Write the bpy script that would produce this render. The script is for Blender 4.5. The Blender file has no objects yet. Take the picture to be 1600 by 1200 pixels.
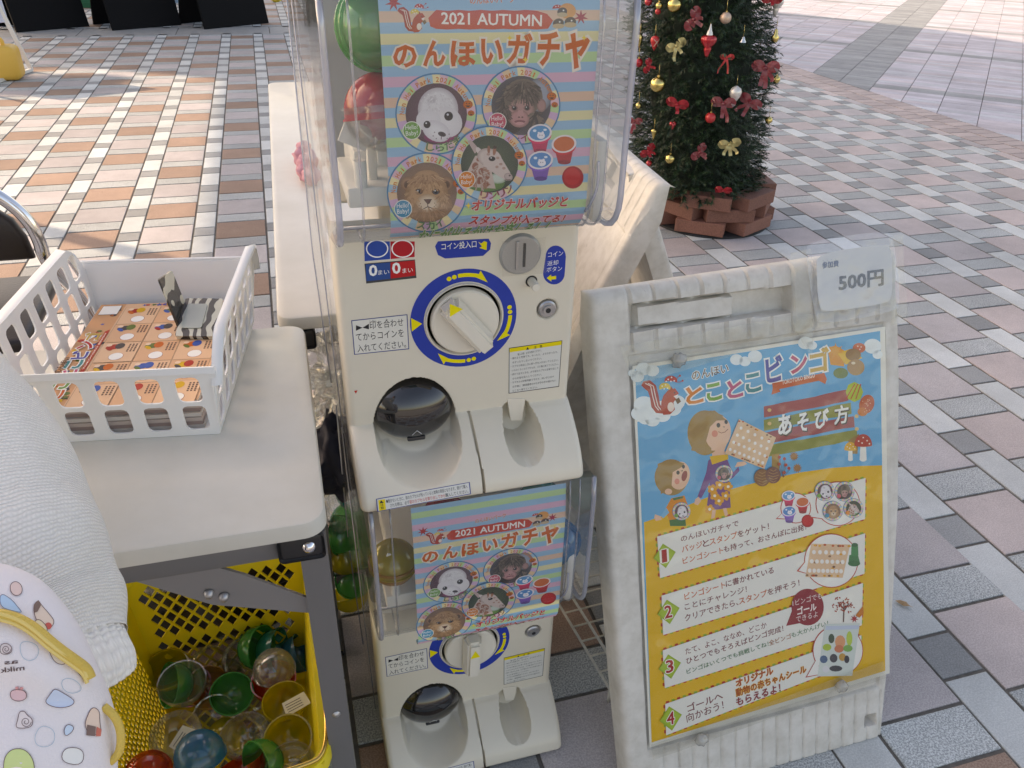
import bpy, bmesh, math, random
from mathutils import Vector, Matrix
from mathutils.bvhtree import BVHTree
from mathutils.geometry import tessellate_polygon
R = math.radians
random.seed(7)
SC = bpy.context.scene
COL = SC.collection

# ------------------------------------------------------------------ camera
CAM = Vector((0.390, -3.877, 1.263))
FPX = 1243.2
RX = Vector((0.96091, -0.27562, 0.02613)); FW = Vector((0.24803, 0.81509, -0.52355))
RX.normalize(); FW = (FW - RX*FW.dot(RX)).normalized(); DN = FW.cross(RX)
cd = bpy.data.cameras.new('camera'); cam = bpy.data.objects.new('camera', cd); COL.objects.link(cam)
cd.sensor_fit = 'HORIZONTAL'; cd.sensor_width = 36; cd.lens = 36*FPX/1600
cd.clip_start = 0.02; cd.clip_end = 900
M = Matrix((RX, -DN, -FW)).transposed().to_4x4(); M.translation = CAM; cam.matrix_world = M
SC.camera = cam

# ------------------------------------------------------------------ sky, sun, exposure
SUN_H = Vector((0.755, -0.656, 0)).normalized(); SUN_EL = R(36)
SUN_D = (SUN_H*math.cos(SUN_EL) + Vector((0, 0, -math.sin(SUN_EL)))).normalized()
w = bpy.data.worlds.new('World'); SC.world = w; w.use_nodes = True
nt = w.node_tree; bg = nt.nodes['Background']; sk = nt.nodes.new('ShaderNodeTexSky')
sk.sky_type = 'NISHITA'; sk.sun_disc = False; sk.sun_elevation = SUN_EL
sk.sun_rotation = math.atan2(-SUN_D.x, -SUN_D.y); sk.dust_density = 2.2; sk.air_density = 1.0; sk.ozone_density = 0.6
nt.links.new(sk.outputs[0], bg.inputs[0]); bg.inputs[1].default_value = 0.15
sl = bpy.data.lights.new('sun', 'SUN'); sl.energy = 2.0; sl.angle = R(0.5); sl.color = (1, .93, .83)
so = bpy.data.objects.new('sun', sl); COL.objects.link(so); so.location = (-4, 4, 8)
so.rotation_euler = SUN_D.to_track_quat('-Z', 'Y').to_euler()
vs = SC.view_settings; vs.view_transform = 'Standard'; vs.look = 'None'; vs.exposure = 1.24; vs.gamma = 1; vs.use_curve_mapping = False
vs.use_white_balance = True; vs.white_balance_temperature = 8900; vs.white_balance_tint = 18
SC.render.engine = 'CYCLES'
SC.cycles.transparent_max_bounces = 32; SC.cycles.max_bounces = 8; SC.cycles.use_denoising = True
SC.cycles.caustics_reflective = False; SC.cycles.caustics_refractive = False
SC.cycles.sample_clamp_indirect = 4

# ------------------------------------------------------------------ pixel rays onto real planes
def ray(x, y): return RX*((x-800)/FPX) + DN*((y-600)/FPX) + FW
def onz(x, y, z=0.0): d = ray(x, y); return CAM + d*((z-CAM.z)/d.z)
def ony(x, y, Y): d = ray(x, y); return CAM + d*((Y-CAM.y)/d.y)
def onx(x, y, X): d = ray(x, y); return CAM + d*((X-CAM.x)/d.x)
def at(x, y, Z): return CAM + ray(x, y)*Z

# ------------------------------------------------------------------ materials
def lin(c): return tuple(((v/255)/12.92 if v <= 10 else (((v/255)+.055)/1.055)**2.4) for v in c)
MATS = {}
def mat(name, color=(.5, .5, .5), rough=.5, metal=0, noise=None, bump=None, spec=.5, coat=0, seed=0, stretch=None):
    """noise=(scale, amount[, colour2]) bump=(scale, strength)"""
    if name in MATS: return MATS[name]
    m = bpy.data.materials.new(name); m.use_nodes = True; t = m.node_tree; b = t.nodes['Principled BSDF']
    b.inputs['Base Color'].default_value = (*color, 1); b.inputs['Roughness'].default_value = rough
    b.inputs['Metallic'].default_value = metal; b.inputs['Specular IOR Level'].default_value = spec
    b.inputs['Coat Weight'].default_value = coat
    if noise or bump:
        tc = t.nodes.new('ShaderNodeTexCoord'); mp = t.nodes.new('ShaderNodeMapping')
        t.links.new(tc.outputs['Object'], mp.inputs[0])
        if stretch: mp.inputs['Scale'].default_value = stretch
    if noise:
        n = t.nodes.new('ShaderNodeTexNoise'); n.inputs['Scale'].default_value = noise[0]; n.inputs['Detail'].default_value = 6
        n.inputs['Roughness'].default_value = .65
        t.links.new(mp.outputs[0], n.inputs['Vector'])
        r = t.nodes.new('ShaderNodeValToRGB'); a = noise[1]
        c2 = noise[2] if len(noise) > 2 else tuple(v*(1-a) for v in color)
        r.color_ramp.elements[0].position = noise[3] if len(noise) > 3 else .35; r.color_ramp.elements[1].position = noise[4] if len(noise) > 4 else .65
        r.color_ramp.elements[0].color = (*c2, 1); r.color_ramp.elements[1].color = (*color, 1)
        t.links.new(n.outputs['Fac'], r.inputs[0]); t.links.new(r.outputs[0], b.inputs['Base Color'])
    if bump:
        n = t.nodes.new('ShaderNodeTexNoise'); n.inputs['Scale'].default_value = bump[0]; n.inputs['Detail'].default_value = 4
        t.links.new(mp.outputs[0], n.inputs['Vector']); bp = t.nodes.new('ShaderNodeBump')
        bp.inputs['Strength'].default_value = bump[1]; bp.inputs['Distance'].default_value = .002
        t.links.new(n.outputs['Fac'], bp.inputs['Height']); t.links.new(bp.outputs[0], b.inputs['Normal'])
    MATS[name] = m; return m
def clear(name, tint=(.95, .96, .98), gloss=.10, rough=.08, haze=0.0, hazecol=(.8, .8, .8), edge=True, bump=None, fr=None):
    """thin transparent plastic sheet: tinted see-through, fresnel gloss and a little haze"""
    if name in MATS: return MATS[name]
    m = bpy.data.materials.new(name); m.use_nodes = True; t = m.node_tree; t.nodes.clear()
    o = t.nodes.new('ShaderNodeOutputMaterial'); tr = t.nodes.new('ShaderNodeBsdfTransparent'); tr.inputs[0].default_value = (*tint, 1)
    d = t.nodes.new('ShaderNodeBsdfDiffuse'); d.inputs[0].default_value = (*hazecol, 1)
    tl = t.nodes.new('ShaderNodeBsdfTranslucent'); tl.inputs[0].default_value = (*hazecol, 1)
    md = t.nodes.new('ShaderNodeMixShader'); md.inputs[0].default_value = .5; t.links.new(d.outputs[0], md.inputs[1]); t.links.new(tl.outputs[0], md.inputs[2])
    m1 = t.nodes.new('ShaderNodeMixShader'); m1.inputs[0].default_value = haze
    t.links.new(tr.outputs[0], m1.inputs[1]); t.links.new(md.outputs[0], m1.inputs[2])
    g = t.nodes.new('ShaderNodeBsdfGlossy'); g.inputs['Roughness'].default_value = rough; g.inputs[0].default_value = (.95, .95, .95, 1)
    lw = t.nodes.new('ShaderNodeLayerWeight'); lw.inputs[0].default_value = .25
    ml = t.nodes.new('ShaderNodeMath'); ml.operation = 'MULTIPLY_ADD'; ml.inputs[1].default_value = fr if fr is not None else .5; ml.inputs[2].default_value = gloss*.5
    t.links.new(lw.outputs['Fresnel'], ml.inputs[0])
    m2 = t.nodes.new('ShaderNodeMixShader'); t.links.new(ml.outputs[0], m2.inputs[0]); t.links.new(m1.outputs[0], m2.inputs[1]); t.links.new(g.outputs[0], m2.inputs[2])
    if bump:
        tc = t.nodes.new('ShaderNodeTexCoord'); n = t.nodes.new('ShaderNodeTexNoise'); n.inputs['Scale'].default_value = bump[0]
        t.links.new(tc.outputs['Object'], n.inputs['Vector']); bp = t.nodes.new('ShaderNodeBump'); bp.inputs['Strength'].default_value = bump[1]; bp.inputs['Distance'].default_value = .01
        t.links.new(n.outputs['Fac'], bp.inputs['Height']); t.links.new(bp.outputs[0], g.inputs['Normal'])
    t.links.new(m2.outputs[0], o.inputs[0]); MATS[name] = m; return m
def print_mat(name='print_ink', rough=.55, coat=0):
    if name in MATS: return MATS[name]
    m = bpy.data.materials.new(name); m.use_nodes = True; t = m.node_tree; b = t.nodes['Principled BSDF']
    a = t.nodes.new('ShaderNodeVertexColor'); a.layer_name = 'Col'; hs = t.nodes.new('ShaderNodeHueSaturation'); hs.inputs['Saturation'].default_value = 1.08; t.links.new(a.outputs[0], hs.inputs['Color']); t.links.new(hs.outputs[0], b.inputs['Base Color'])
    b.inputs['Roughness'].default_value = rough; b.inputs['Coat Weight'].default_value = coat; b.inputs['Coat Roughness'].default_value = .12
    MATS[name] = m; return m

# ------------------------------------------------------------------ object helpers
def obj(name, me, m=None, parent=None, smooth=False, kind=None):
    if isinstance(me, bmesh.types.BMesh):
        bm = me; me = bpy.data.meshes.new(name); bm.to_mesh(me); bm.free()
    if m is not None and not len(me.materials):
        for k in (m if isinstance(m, (list, tuple)) else [m]): me.materials.append(k)
    if smooth:
        for p in me.polygons: p.use_smooth = True
        if smooth != True: me.set_sharp_from_angle(angle=R(smooth))
    o = bpy.data.objects.new(name, me); COL.objects.link(o)
    if parent: o.parent = parent
    if kind: o['kind'] = kind
    return o
def tag(o, label, cat, group=None):
    o['label'] = label; o['category'] = cat
    if group: o['group'] = group
    return o
def thing(name, label, cat, loc=(0, 0, 0), rz=0, group=None):
    o = bpy.data.objects.new(name, None); COL.objects.link(o); o.location = loc; o.rotation_euler = (0, 0, rz); o.empty_display_size = .05
    return tag(o, label, cat, group)
def keepw(o, parent):  # parent without moving (parent has no rotation in these uses unless handled)
    o.parent = parent; o.matrix_parent_inverse = parent_matrix(parent).inverted()
def parent_matrix(p): return Matrix.LocRotScale(p.location, p.rotation_euler, None)
def B(): return bmesh.new()
def box(bm, c, s, rot=None, bev=0, seg=2, mi=0):
    g = bmesh.ops.create_cube(bm, size=1)['verts']
    Mx = Matrix.Translation(Vector(c)) @ (rot.to_4x4() if rot else Matrix()) @ Matrix.Diagonal((*s, 1))
    bmesh.ops.transform(bm, matrix=Mx, verts=g)
    es = list({e for v in g for e in v.link_edges}); fs = {f for v in g for f in v.link_faces}
    for f in fs: f.material_index = mi
    if bev: bmesh.ops.bevel(bm, geom=es, offset=bev, segments=seg, affect='EDGES', profile=.5)
def bar(bm, a, b, wd, th, up=Vector((0, 0, 1))):
    a = Vector(a); b = Vector(b); d = (b-a); L = d.length; d.normalize(); s = d.cross(up)
    if s.length < 1e-4: s = d.cross(Vector((0, 1, 0)))
    s.normalize(); u = s.cross(d); rot = Matrix((s, d, u)).transposed()
    box(bm, (a+b)/2, (wd, L, th), rot)
def tube(bm, pts, r, n=10, caps=True, closed=False):
    pts = [Vector(p) for p in pts]; N = len(pts); rings = []
    prev = None
    for i, p in enumerate(pts):
        if closed: d = pts[(i+1) % N]-pts[i-1]
        else: d = (pts[min(i+1, N-1)]-pts[max(i-1, 0)])
        d.normalize()
        if prev is None: s = d.orthogonal().normalized()
        else: s = (prev - d*prev.dot(d)).normalized()
        prev = s; u = d.cross(s); rr = r[i] if isinstance(r, (list, tuple)) else r
        rings.append([bm.verts.new(p + (s*math.cos(2*math.pi*k/n) + u*math.sin(2*math.pi*k/n))*rr) for k in range(n)])
    for i in range(N if closed else N-1):
        A = rings[i]; C = rings[(i+1) % N]
        for k in range(n): bm.faces.new((A[k], A[(k+1) % n], C[(k+1) % n], C[k]))
    if caps and not closed: bm.faces.new(rings[0][::-1]); bm.faces.new(rings[-1])
    return rings
def lathe(bm, prof, n=32, Mx=None, cap=False):
    rings = []
    for r, z in prof:
        rings.append([bm.verts.new((r*math.cos(2*math.pi*k/n), r*math.sin(2*math.pi*k/n), z)) for k in range(n)] if r > 1e-6 else [bm.verts.new((0, 0, z))])
    fs = []
    for A, C in zip(rings, rings[1:]):
        for k in range(n):
            k2 = (k+1) % n
            if len(A) == 1 and len(C) == 1: continue
            if len(A) == 1: fs.append(bm.faces.new((A[0], C[k2], C[k])))
            elif len(C) == 1: fs.append(bm.faces.new((A[k], A[k2], C[0])))
            else: fs.append(bm.faces.new((A[k], A[k2], C[k2], C[k])))
    vs_ = [v for r in rings for v in r]
    if Mx: bmesh.ops.transform(bm, matrix=Mx, verts=vs_)
    return vs_
def ellipsoid(bm, c, r, rot=None, u=24, v=14):
    g = bmesh.ops.create_uvsphere(bm, u_segments=u, v_segments=v, radius=1)['verts']
    bmesh.ops.transform(bm, matrix=Matrix.Translation(Vector(c)) @ (rot.to_4x4() if rot else Matrix()) @ Matrix.Diagonal((*r, 1)), verts=g); return g
def smoothpts(P, k=3):
    P = [Vector(p) for p in P]
    for _ in range(k):
        Q = [P[0]]
        for a, b in zip(P, P[1:]): Q += [a*.75+b*.25, a*.25+b*.75]
        P = Q+[P[-1]]
    return P
def copy_tree(o, parent=None, shift=None):
    c = o.copy(); COL.objects.link(c)
    if parent: c.parent = parent
    if shift is not None: c.location = c.location + Vector(shift)
    for ch in list(o.children): copy_tree(ch, c)
    return c

# ------------------------------------------------------------------ flat print drawn on a plane
FONT_CURVE = bpy.data.curves.new('lettering', 'FONT'); FONT_CURVE.resolution_u = 2
FONT_OBJ = bpy.data.objects.new('lettering', FONT_CURVE); COL.objects.link(FONT_OBJ)
DG = bpy.context.evaluated_depsgraph_get(); GCACHE = {}
def glyphs(s, off=0.0):
    k = (s, off)
    if k not in GCACHE:
        FONT_CURVE.body = s; FONT_CURVE.offset = off; DG.update()
        me = FONT_OBJ.evaluated_get(DG).to_mesh()
        GCACHE[k] = ([(v.co.x, v.co.y) for v in me.vertices], [tuple(p.vertices) for p in me.polygons])
        FONT_OBJ.evaluated_get(DG).to_mesh_clear()
    return GCACHE[k]
class Surf:
    """plane: origin, ex (right), ey (up), normal towards the viewer"""
    def __init__(s, O, ex, ey):
        s.O = Vector(O); s.ex = Vector(ex).normalized(); s.ey = Vector(ey).normalized(); s.n = s.ex.cross(s.ey)
    def at(s, x, y):
        d = ray(x, y); P = CAM + d*((s.O-CAM).dot(s.n)/d.dot(s.n)) - s.O
        return (P.dot(s.ex), P.dot(s.ey))
    def P(s, a, b, o=0): return s.O + s.ex*a + s.ey*b + s.n*o
class Prof(Surf):
    """sheet extruded along x with a bent profile of (y, z) points, from the top down; b = -arc length"""
    def __init__(s, pts):
        s.p = [Vector((0, y, z)) for y, z in pts]; s.s = [0]
        for a, c in zip(s.p, s.p[1:]): s.s.append(s.s[-1]+(c-a).length)
    def at(s, x, y):
        d = ray(x, y); best = None
        for i, (a, c) in enumerate(zip(s.p, s.p[1:])):
            t = (c-a).normalized(); n = Vector((0, t.z, -t.y)); q = CAM + d*((a-CAM).dot(n)/d.dot(n))
            L = (q-a).dot(t); seg = s.s[i+1]-s.s[i]
            lo = -1e9 if i == 0 else -1e-5; hi = 1e9 if i == len(s.p)-2 else seg+1e-5
            if lo <= L <= hi: return (q.x, -(s.s[i]+L))
            if best is None or abs(L) < best[0]: best = (abs(L), (q.x, -(s.s[i]+max(0, min(seg, L)))))
        return best[1]
    def P(s, a, b, o=0):
        L = -b; i = 0
        while i < len(s.p)-2 and L > s.s[i+1]: i += 1
        t = (s.p[i+1]-s.p[i]).normalized(); q = s.p[i]+t*(L-s.s[i]); n = Vector((0, t.z, -t.y))
        if n.y > 0: n = -n
        return Vector((a, q.y, q.z)) + n*o
class Ink:
    def __init__(s, S, f=None, dz=.00012, base=.0002):
        s.S = S; s.f = f or (lambda x, y: (x, y)); s.v = []; s.F = []; s.c = []; s.bb = []; s.dz = dz; s.base = base
    def q(s, x, y): return s.S.at(*s.f(x, y))
    def _add(s, V, F, col, colv=None, lv=None):
        x0 = min(v[0] for v in V); x1 = max(v[0] for v in V); y0 = min(v[1] for v in V); y1 = max(v[1] for v in V)
        if lv is None:
            lv = 0
            for b in s.bb:
                if b[0] < x1 and b[1] > x0 and b[2] < y1 and b[3] > y0: lv = max(lv, b[4]+1)
        s.bb.append((x0, x1, y0, y1, lv)); n = len(s.v)
        s.v += [(v[0], v[1], lv) for v in V]; s.F += [tuple(n+i for i in f) for f in F]
        s.c += (colv or [lin(col)]*len(V)); return lv
    def poly(s, P, col, lv=None, local=False):
        V = P if local else [s.q(*p) for p in P]
        F = tessellate_polygon([[Vector((a, b, 0)) for a, b in V]])
        return s._add(V, F, col, lv=lv)
    def ell(s, cx, cy, rx, ry=None, col=(0, 0, 0), rot=0, n=28, col2=None, k=.6, lv=None, arc=None):
        """col2: gradient towards the rim"""
        ry = rx if ry is None else ry; c, sn = math.cos(R(rot)), math.sin(R(rot)); V = [s.q(cx, cy)]
        a0, a1 = arc or (0, 360); m = n if not arc else n+1
        def ring(t): return [s.q(cx+rx*t*math.cos(R(a0+(a1-a0)*i/n))*c-ry*t*math.sin(R(a0+(a1-a0)*i/n))*sn, cy+rx*t*math.cos(R(a0+(a1-a0)*i/n))*sn+ry*t*math.sin(R(a0+(a1-a0)*i/n))*c) for i in range(m)]
        if col2 is None:
            V += ring(1); F = [(0, 1+i, 1+(i+1) % m if not arc else 2+i) for i in range(n)]; return s._add(V, F, col, lv=lv)
        V += ring(k)+ring(1); F = [(0, 1+i, 1+(i+1) % m) for i in range(n)] + [(1+i, 1+m+i, 1+m+(i+1) % m, 1+(i+1) % m) for i in range(n)]
        return s._add(V, F, col, [lin(col)]*(1+m)+[lin(col2)]*m, lv=lv)
    def line(s, P, wd, col, closed=False, lv=None):
        P = [Vector(p).to_2d() if len(p) > 2 else Vector(p) for p in P]; L = []; Rr = []; N = len(P)
        for i in range(N):
            a = P[i-1] if (i or closed) else P[0]; b = P[(i+1) % N] if (i < N-1 or closed) else P[-1]
            d = (b-a); d = d.normalized() if d.length > 0 else Vector((1, 0)); nn = Vector((-d.y, d.x))*wd/2
            L.append(s.q(*(P[i]+nn))); Rr.append(s.q(*(P[i]-nn)))
        V = L+Rr; F = [(i, (i+1) % N, N+(i+1) % N, N+i) for i in range(N if closed else N-1)]
        return s._add(V, F, col, lv=lv)
    def text(s, t, p0, p1, h, col, bold=.0, out=None, outw=.06, skew=None, lv=None, sh=None):
        """baseline p0 to p1 and height h in crop pixels; box taken from the glyphs' own extent"""
        V, F = glyphs(t, 0.0)
        if not V: return
        x0 = min(v[0] for v in V); x1 = max(v[0] for v in V); y0 = min(v[1] for v in V); y1 = max(v[1] for v in V)
        A = Vector(s.q(*p0)); Bq = Vector(s.q(*p1)); U = Vector(s.q(p0[0], p0[1]-h)); H = (U-A).length
        ex = (Bq-A)/(x1-x0); ey = Vector((-ex.y, ex.x)).normalized()*H/(y1-y0)
        if skew: ey = ey + ex.normalized()*H/(y1-y0)*skew
        rough_ = any(ord(ch) < 0x3000 or ord(ch) > 0x3100 for ch in t)
        def put(off, cl, dx=0, dy=0, lv=None):
            if off > .001 and rough_:
                V, F = glyphs(t, 0.0); m = 8 if off > .04 else 4
                for j in range(m):
                    a_ = 6.2832*(j+.5)/m; lv = s._add([tuple(A+ex*(v[0]-x0+dx+off*math.cos(a_))+ey*(v[1]-y0+dy+off*math.sin(a_))) for v in V], F, cl, lv=lv)+1
            V, F = glyphs(t, off if not rough_ else 0.0)
            return s._add([tuple(A+ex*(v[0]-x0+dx)+ey*(v[1]-y0+dy)) for v in V], F, cl, lv=lv)
        if sh: lv = put(max(outw, bold), sh, .06, -.06, lv=lv)+1
        if out: lv = put(outw, out, lv=lv)+1
        return put(bold, col, lv=lv)
    def runs(s, rs, p0, p1, h, **kw):
        """coloured runs on one line, width shared out by character count"""
        wt = lambda t: sum(.55 if ch in '、！!1 ' else 1 for ch in t)
        tot = sum(wt(t) for t, c in rs); k = 0; p0 = Vector(p0); d = Vector(p1)-p0
        for t, c in rs:
            a = p0+d*(k+.04)/tot; k += wt(t); s.text(t, a, p0+d*(k-.06)/tot, h, c, **kw)
    def build(s, name, parent=None, m=None, cut=None, shift=(0, 0, 0), clip=None):
        bm = bmesh.new(); cl = bm.verts.layers.float_color.new('Col'); VS = []
        for (a, b, lv), c in zip(s.v, s.c):
            v = bm.verts.new((a, b, lv)); v[cl] = (*c, 1); VS.append(v)
        for f in s.F:
            try: bm.faces.new([VS[i] for i in f])
            except ValueError: pass
        for b in (cut or []):
            bmesh.ops.bisect_plane(bm, geom=bm.verts[:]+bm.edges[:]+bm.faces[:], plane_co=(0, b, 0), plane_no=(0, 1, 0), dist=1e-7)
        if clip is not None:
            bmesh.ops.bisect_plane(bm, geom=bm.verts[:]+bm.edges[:]+bm.faces[:], plane_co=(0, clip, 0), plane_no=(0, -1, 0), dist=1e-7, clear_outer=True)
        for v in bm.verts: v.co = s.S.P(v.co.x, v.co.y, s.base+v.co.z*s.dz) + Vector(shift)
        bm.normal_update()
        ref = s.S.P(0, 0, 1)-s.S.P(0, 0, 0)
        for f in bm.faces:
            if f.normal.dot(ref) < 0: f.normal_flip()
        me = bpy.data.meshes.new(name); bm.to_mesh(me); bm.free()
        return obj(name, me, m or print_mat(), parent)

# ================================================================== GROUND AND PAVING
def tile_mat(name, base, speck, amt=.5, bstr=.5):
    m = bpy.data.materials.new(name); m.use_nodes = True; t = m.node_tree; b = t.nodes['Principled BSDF']; N = t.nodes.new; L = t.links.new
    geo = N('ShaderNodeNewGeometry'); oi = N('ShaderNodeObjectInfo'); at_ = N('ShaderNodeAttribute'); at_.attribute_name = 'rnd'
    n1 = N('ShaderNodeTexNoise'); n1.inputs['Scale'].default_value = 330; n1.inputs['Detail'].default_value = 2; L(geo.outputs['Position'], n1.inputs['Vector'])
    rp = N('ShaderNodeValToRGB'); rp.color_ramp.elements[0].position = .40; rp.color_ramp.elements[1].position = .62
    rp.color_ramp.elements[0].color = (*speck, 1); rp.color_ramp.elements[1].color = (*base, 1); L(n1.outputs['Fac'], rp.inputs[0])
    n2 = N('ShaderNodeTexNoise'); n2.inputs['Scale'].default_value = 3.1; n2.inputs['Detail'].default_value = 7; n2.inputs['Roughness'].default_value = .7; L(geo.outputs['Position'], n2.inputs['Vector'])
    ad = N('ShaderNodeMath'); ad.operation = 'ADD'; L(oi.outputs['Random'], ad.inputs[0]); L(at_.outputs['Fac'], ad.inputs[1])
    fr = N('ShaderNodeMath'); fr.operation = 'FRACT'; L(ad.outputs[0], fr.inputs[0])
    mr = N('ShaderNodeMapRange'); mr.inputs['To Min'].default_value = .84; mr.inputs['To Max'].default_value = 1.1; L(fr.outputs[0], mr.inputs['Value'])
    m2 = N('ShaderNodeMapRange'); m2.inputs['From Min'].default_value = .3; m2.inputs['From Max'].default_value = .7; m2.inputs['To Min'].default_value = .78; m2.inputs['To Max'].default_value = 1.10; L(n2.outputs['Fac'], m2.inputs['Value'])
    mu = N('ShaderNodeMath'); mu.operation = 'MULTIPLY'; L(mr.outputs[0], mu.inputs[0]); L(m2.outputs[0], mu.inputs[1])
    n4 = N('ShaderNodeTexNoise'); n4.inputs['Scale'].default_value = 19; n4.inputs['Detail'].default_value = 8; n4.inputs['Roughness'].default_value = .8; L(geo.outputs['Position'], n4.inputs['Vector'])
    m4 = N('ShaderNodeMapRange'); m4.inputs['From Min'].default_value = .60; m4.inputs['From Max'].default_value = .74; m4.inputs['To Min'].default_value = 1; m4.inputs['To Max'].default_value = .62; L(n4.outputs['Fac'], m4.inputs['Value'])
    mu2 = N('ShaderNodeMath'); mu2.operation = 'MULTIPLY'; L(mu.outputs[0], mu2.inputs[0]); L(m4.outputs[0], mu2.inputs[1]); mu = mu2
    hv = N('ShaderNodeHueSaturation'); L(rp.outputs[0], hv.inputs['Color']); L(mu.outputs[0], hv.inputs['Value'])
    L(hv.outputs[0], b.inputs['Base Color']); b.inputs['Roughness'].default_value = .78
    n3 = N('ShaderNodeTexNoise'); n3.inputs['Scale'].default_value = 190; n3.inputs['Detail'].default_value = 3; L(geo.outputs['Position'], n3.inputs['Vector'])
    bp = N('ShaderNodeBump'); bp.inputs['Strength'].default_value = bstr; bp.inputs['Distance'].default_value = .0022; L(n3.outputs['Fac'], bp.inputs['Height']); L(bp.outputs[0], b.inputs['Normal'])
    return m
TM = {'white': tile_mat('pale_tile', (.68, .705, .69), (.55, .58, .57), bstr=.4),
      'dark': tile_mat('dark_grey_tile', (.37, .38, .375), (.27, .28, .28)),
      'grey': tile_mat('speckled_grey_tile', (.58, .61, .60), (.28, .30, .30)),
      'lilac': tile_mat('mauve_tile', (.57, .53, .52), (.43, .39, .39)),
      'orange': tile_mat('terracotta_tile', (.43, .295, .225), (.31, .195, .14)),
      'pink': tile_mat('terracotta_bluish_light', (.60, .525, .505), (.48, .405, .385))}  # terracotta tile again, the bluer light at right put into its colour
PLANK = [tile_mat('plaza_plank_mauve', (.57, .56, .61), (.48, .47, .52)), tile_mat('plaza_plank_pale', (.57, .59, .63), (.48, .50, .54)),
         tile_mat('plaza_plank_grey', (.37, .39, .40), (.28, .30, .31)), tile_mat('plaza_plank_rose', (.59, .55, .58), (.50, .46, .49))]
BAND = tile_mat('brown_paver', (.58, .49, .46), (.44, .36, .34))
GROUT = mat('grout', (.17, .155, .135), .95, noise=(40, .35))
bm = B(); bmesh.ops.create_grid(bm, x_segments=1, y_segments=1, size=1); bmesh.ops.scale(bm, vec=(300, 300, 1), verts=bm.verts)
obj('ground', bm, mat('open_ground', (.36, .35, .33), .9, noise=(2, .2)), kind='structure').location = (0, 0, -.012)
bm = B(); box(bm, (1.8, 3.2, -.0065), (14.5, 17.6, .006)); floor_o = obj('pavement', bm, GROUT, kind='structure')
def tile_bm(sx, sy, j=.004, h=.0035):
    bm = B(); a, b = sx/2-j, sy/2-j; c = .0018
    lo = [bm.verts.new((x, y, -h-.001)) for x, y in ((-a, -b), (a, -b), (a, b), (-a, b))]
    mi = [bm.verts.new((x, y, -.0008)) for x, y in ((-a, -b), (a, -b), (a, b), (-a, b))]
    hi = [bm.verts.new((x, y, 0)) for x, y in ((-a+c, -b+c), (a-c, -b+c), (a-c, b-c), (-a+c, b-c))]
    bm.faces.new(hi)
    for A, C in ((lo, mi), (mi, hi)):
        for k in range(4): bm.faces.new((A[k], A[(k+1) % 4], C[(k+1) % 4], C[k]))
    return bm
def seen(P, occ=True):
    d = Vector(P)-CAM; Z = d.dot(FW)
    if Z < .1: return 0
    x = 800+FPX*d.dot(RX)/Z; y = 600+FPX*d.dot(DN)/Z
    if not (-30 < x < 1630 and -30 < y < 1230): return 0
    if occ:
        if 545 < x < 900 or (x < 490 and y > 520) or (x < 215 and y > 700): return 0
        if x > 960 and x < 1385 and y > 500: return 0
    return 1/(Z*Z)*abs(d.normalized().z)/Z*10
tiles = []
U = .1
def colx(k):  # the narrow column's edges in units
    wn = .90 if k < 3 else 1.02
    return 3*k+.5-wn/2, 3*k+.5+wn/2
for k in range(-16, 16):
    a, b = colx(k); nxt = colx(k+1)[0]
    for r in range(-60, 60):
        v = 3*r
        for (v0, v1, kk, x0, x1) in ((v+.5, v+1.5, 'dark', a, b), (v+1.5, v+3.5, 'white', a, b), (v, v+2, 'big', b, nxt), (v+2, v+3, 'grey', b, nxt)):
            X0, X1, Y0, Y1 = x0*U, x1*U, -v1*U, -v0*U
            if k >= 4: X0 -= .017*(k-3)/6 if k < 6 else .017; X1 -= .017*(k-3)/6 if k < 6 else .017
            if X0 > 4.66 or Y1 < -5.2 or Y0 > 11.5 or X1 < -4.9: continue
            X1 = min(X1, 4.665)
            if X1-X0 < .02: continue
            if 5.18 < (Y0+Y1)/2 < 5.74: continue
            if kk == 'big':
                red = (r+k) % 2 == 1; kind = ('orange' if X0 < 1.35 else 'pink') if red else 'lilac'  # same red tile, switching to the bluish-light copy at right
            else: kind = kk
            tiles.append(((X0+X1)/2, (Y0+Y1)/2, X1-X0, Y1-Y0, kind))
tiles = [(seen((t[0], t[1], 0))*t[2]*t[3], t) for t in tiles]; tiles.sort(key=lambda q: -q[0])
cache = {}; rest = {}
rng = random.Random(3)
for i, (sc_, (x, y, sx, sy, kind)) in enumerate(tiles):
    if i < 300 and sc_ > 0:
        key = (round(sx, 3), round(sy, 3), kind)
        if key not in cache:
            me = bpy.data.meshes.new('tile'); b_ = tile_bm(sx, sy); b_.to_mesh(me); b_.free(); me.materials.append(TM[kind]); cache[key] = me
        o = bpy.data.objects.new('tile', cache[key]); COL.objects.link(o); o.parent = floor_o
        o.location = (x, y, rng.uniform(-.0006, .0006)); o.rotation_euler = (rng.uniform(-.003, .003), rng.uniform(-.003, .003), rng.uniform(-.003, .003))
    else: rest.setdefault(kind, []).append((x, y, sx, sy))
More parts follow.
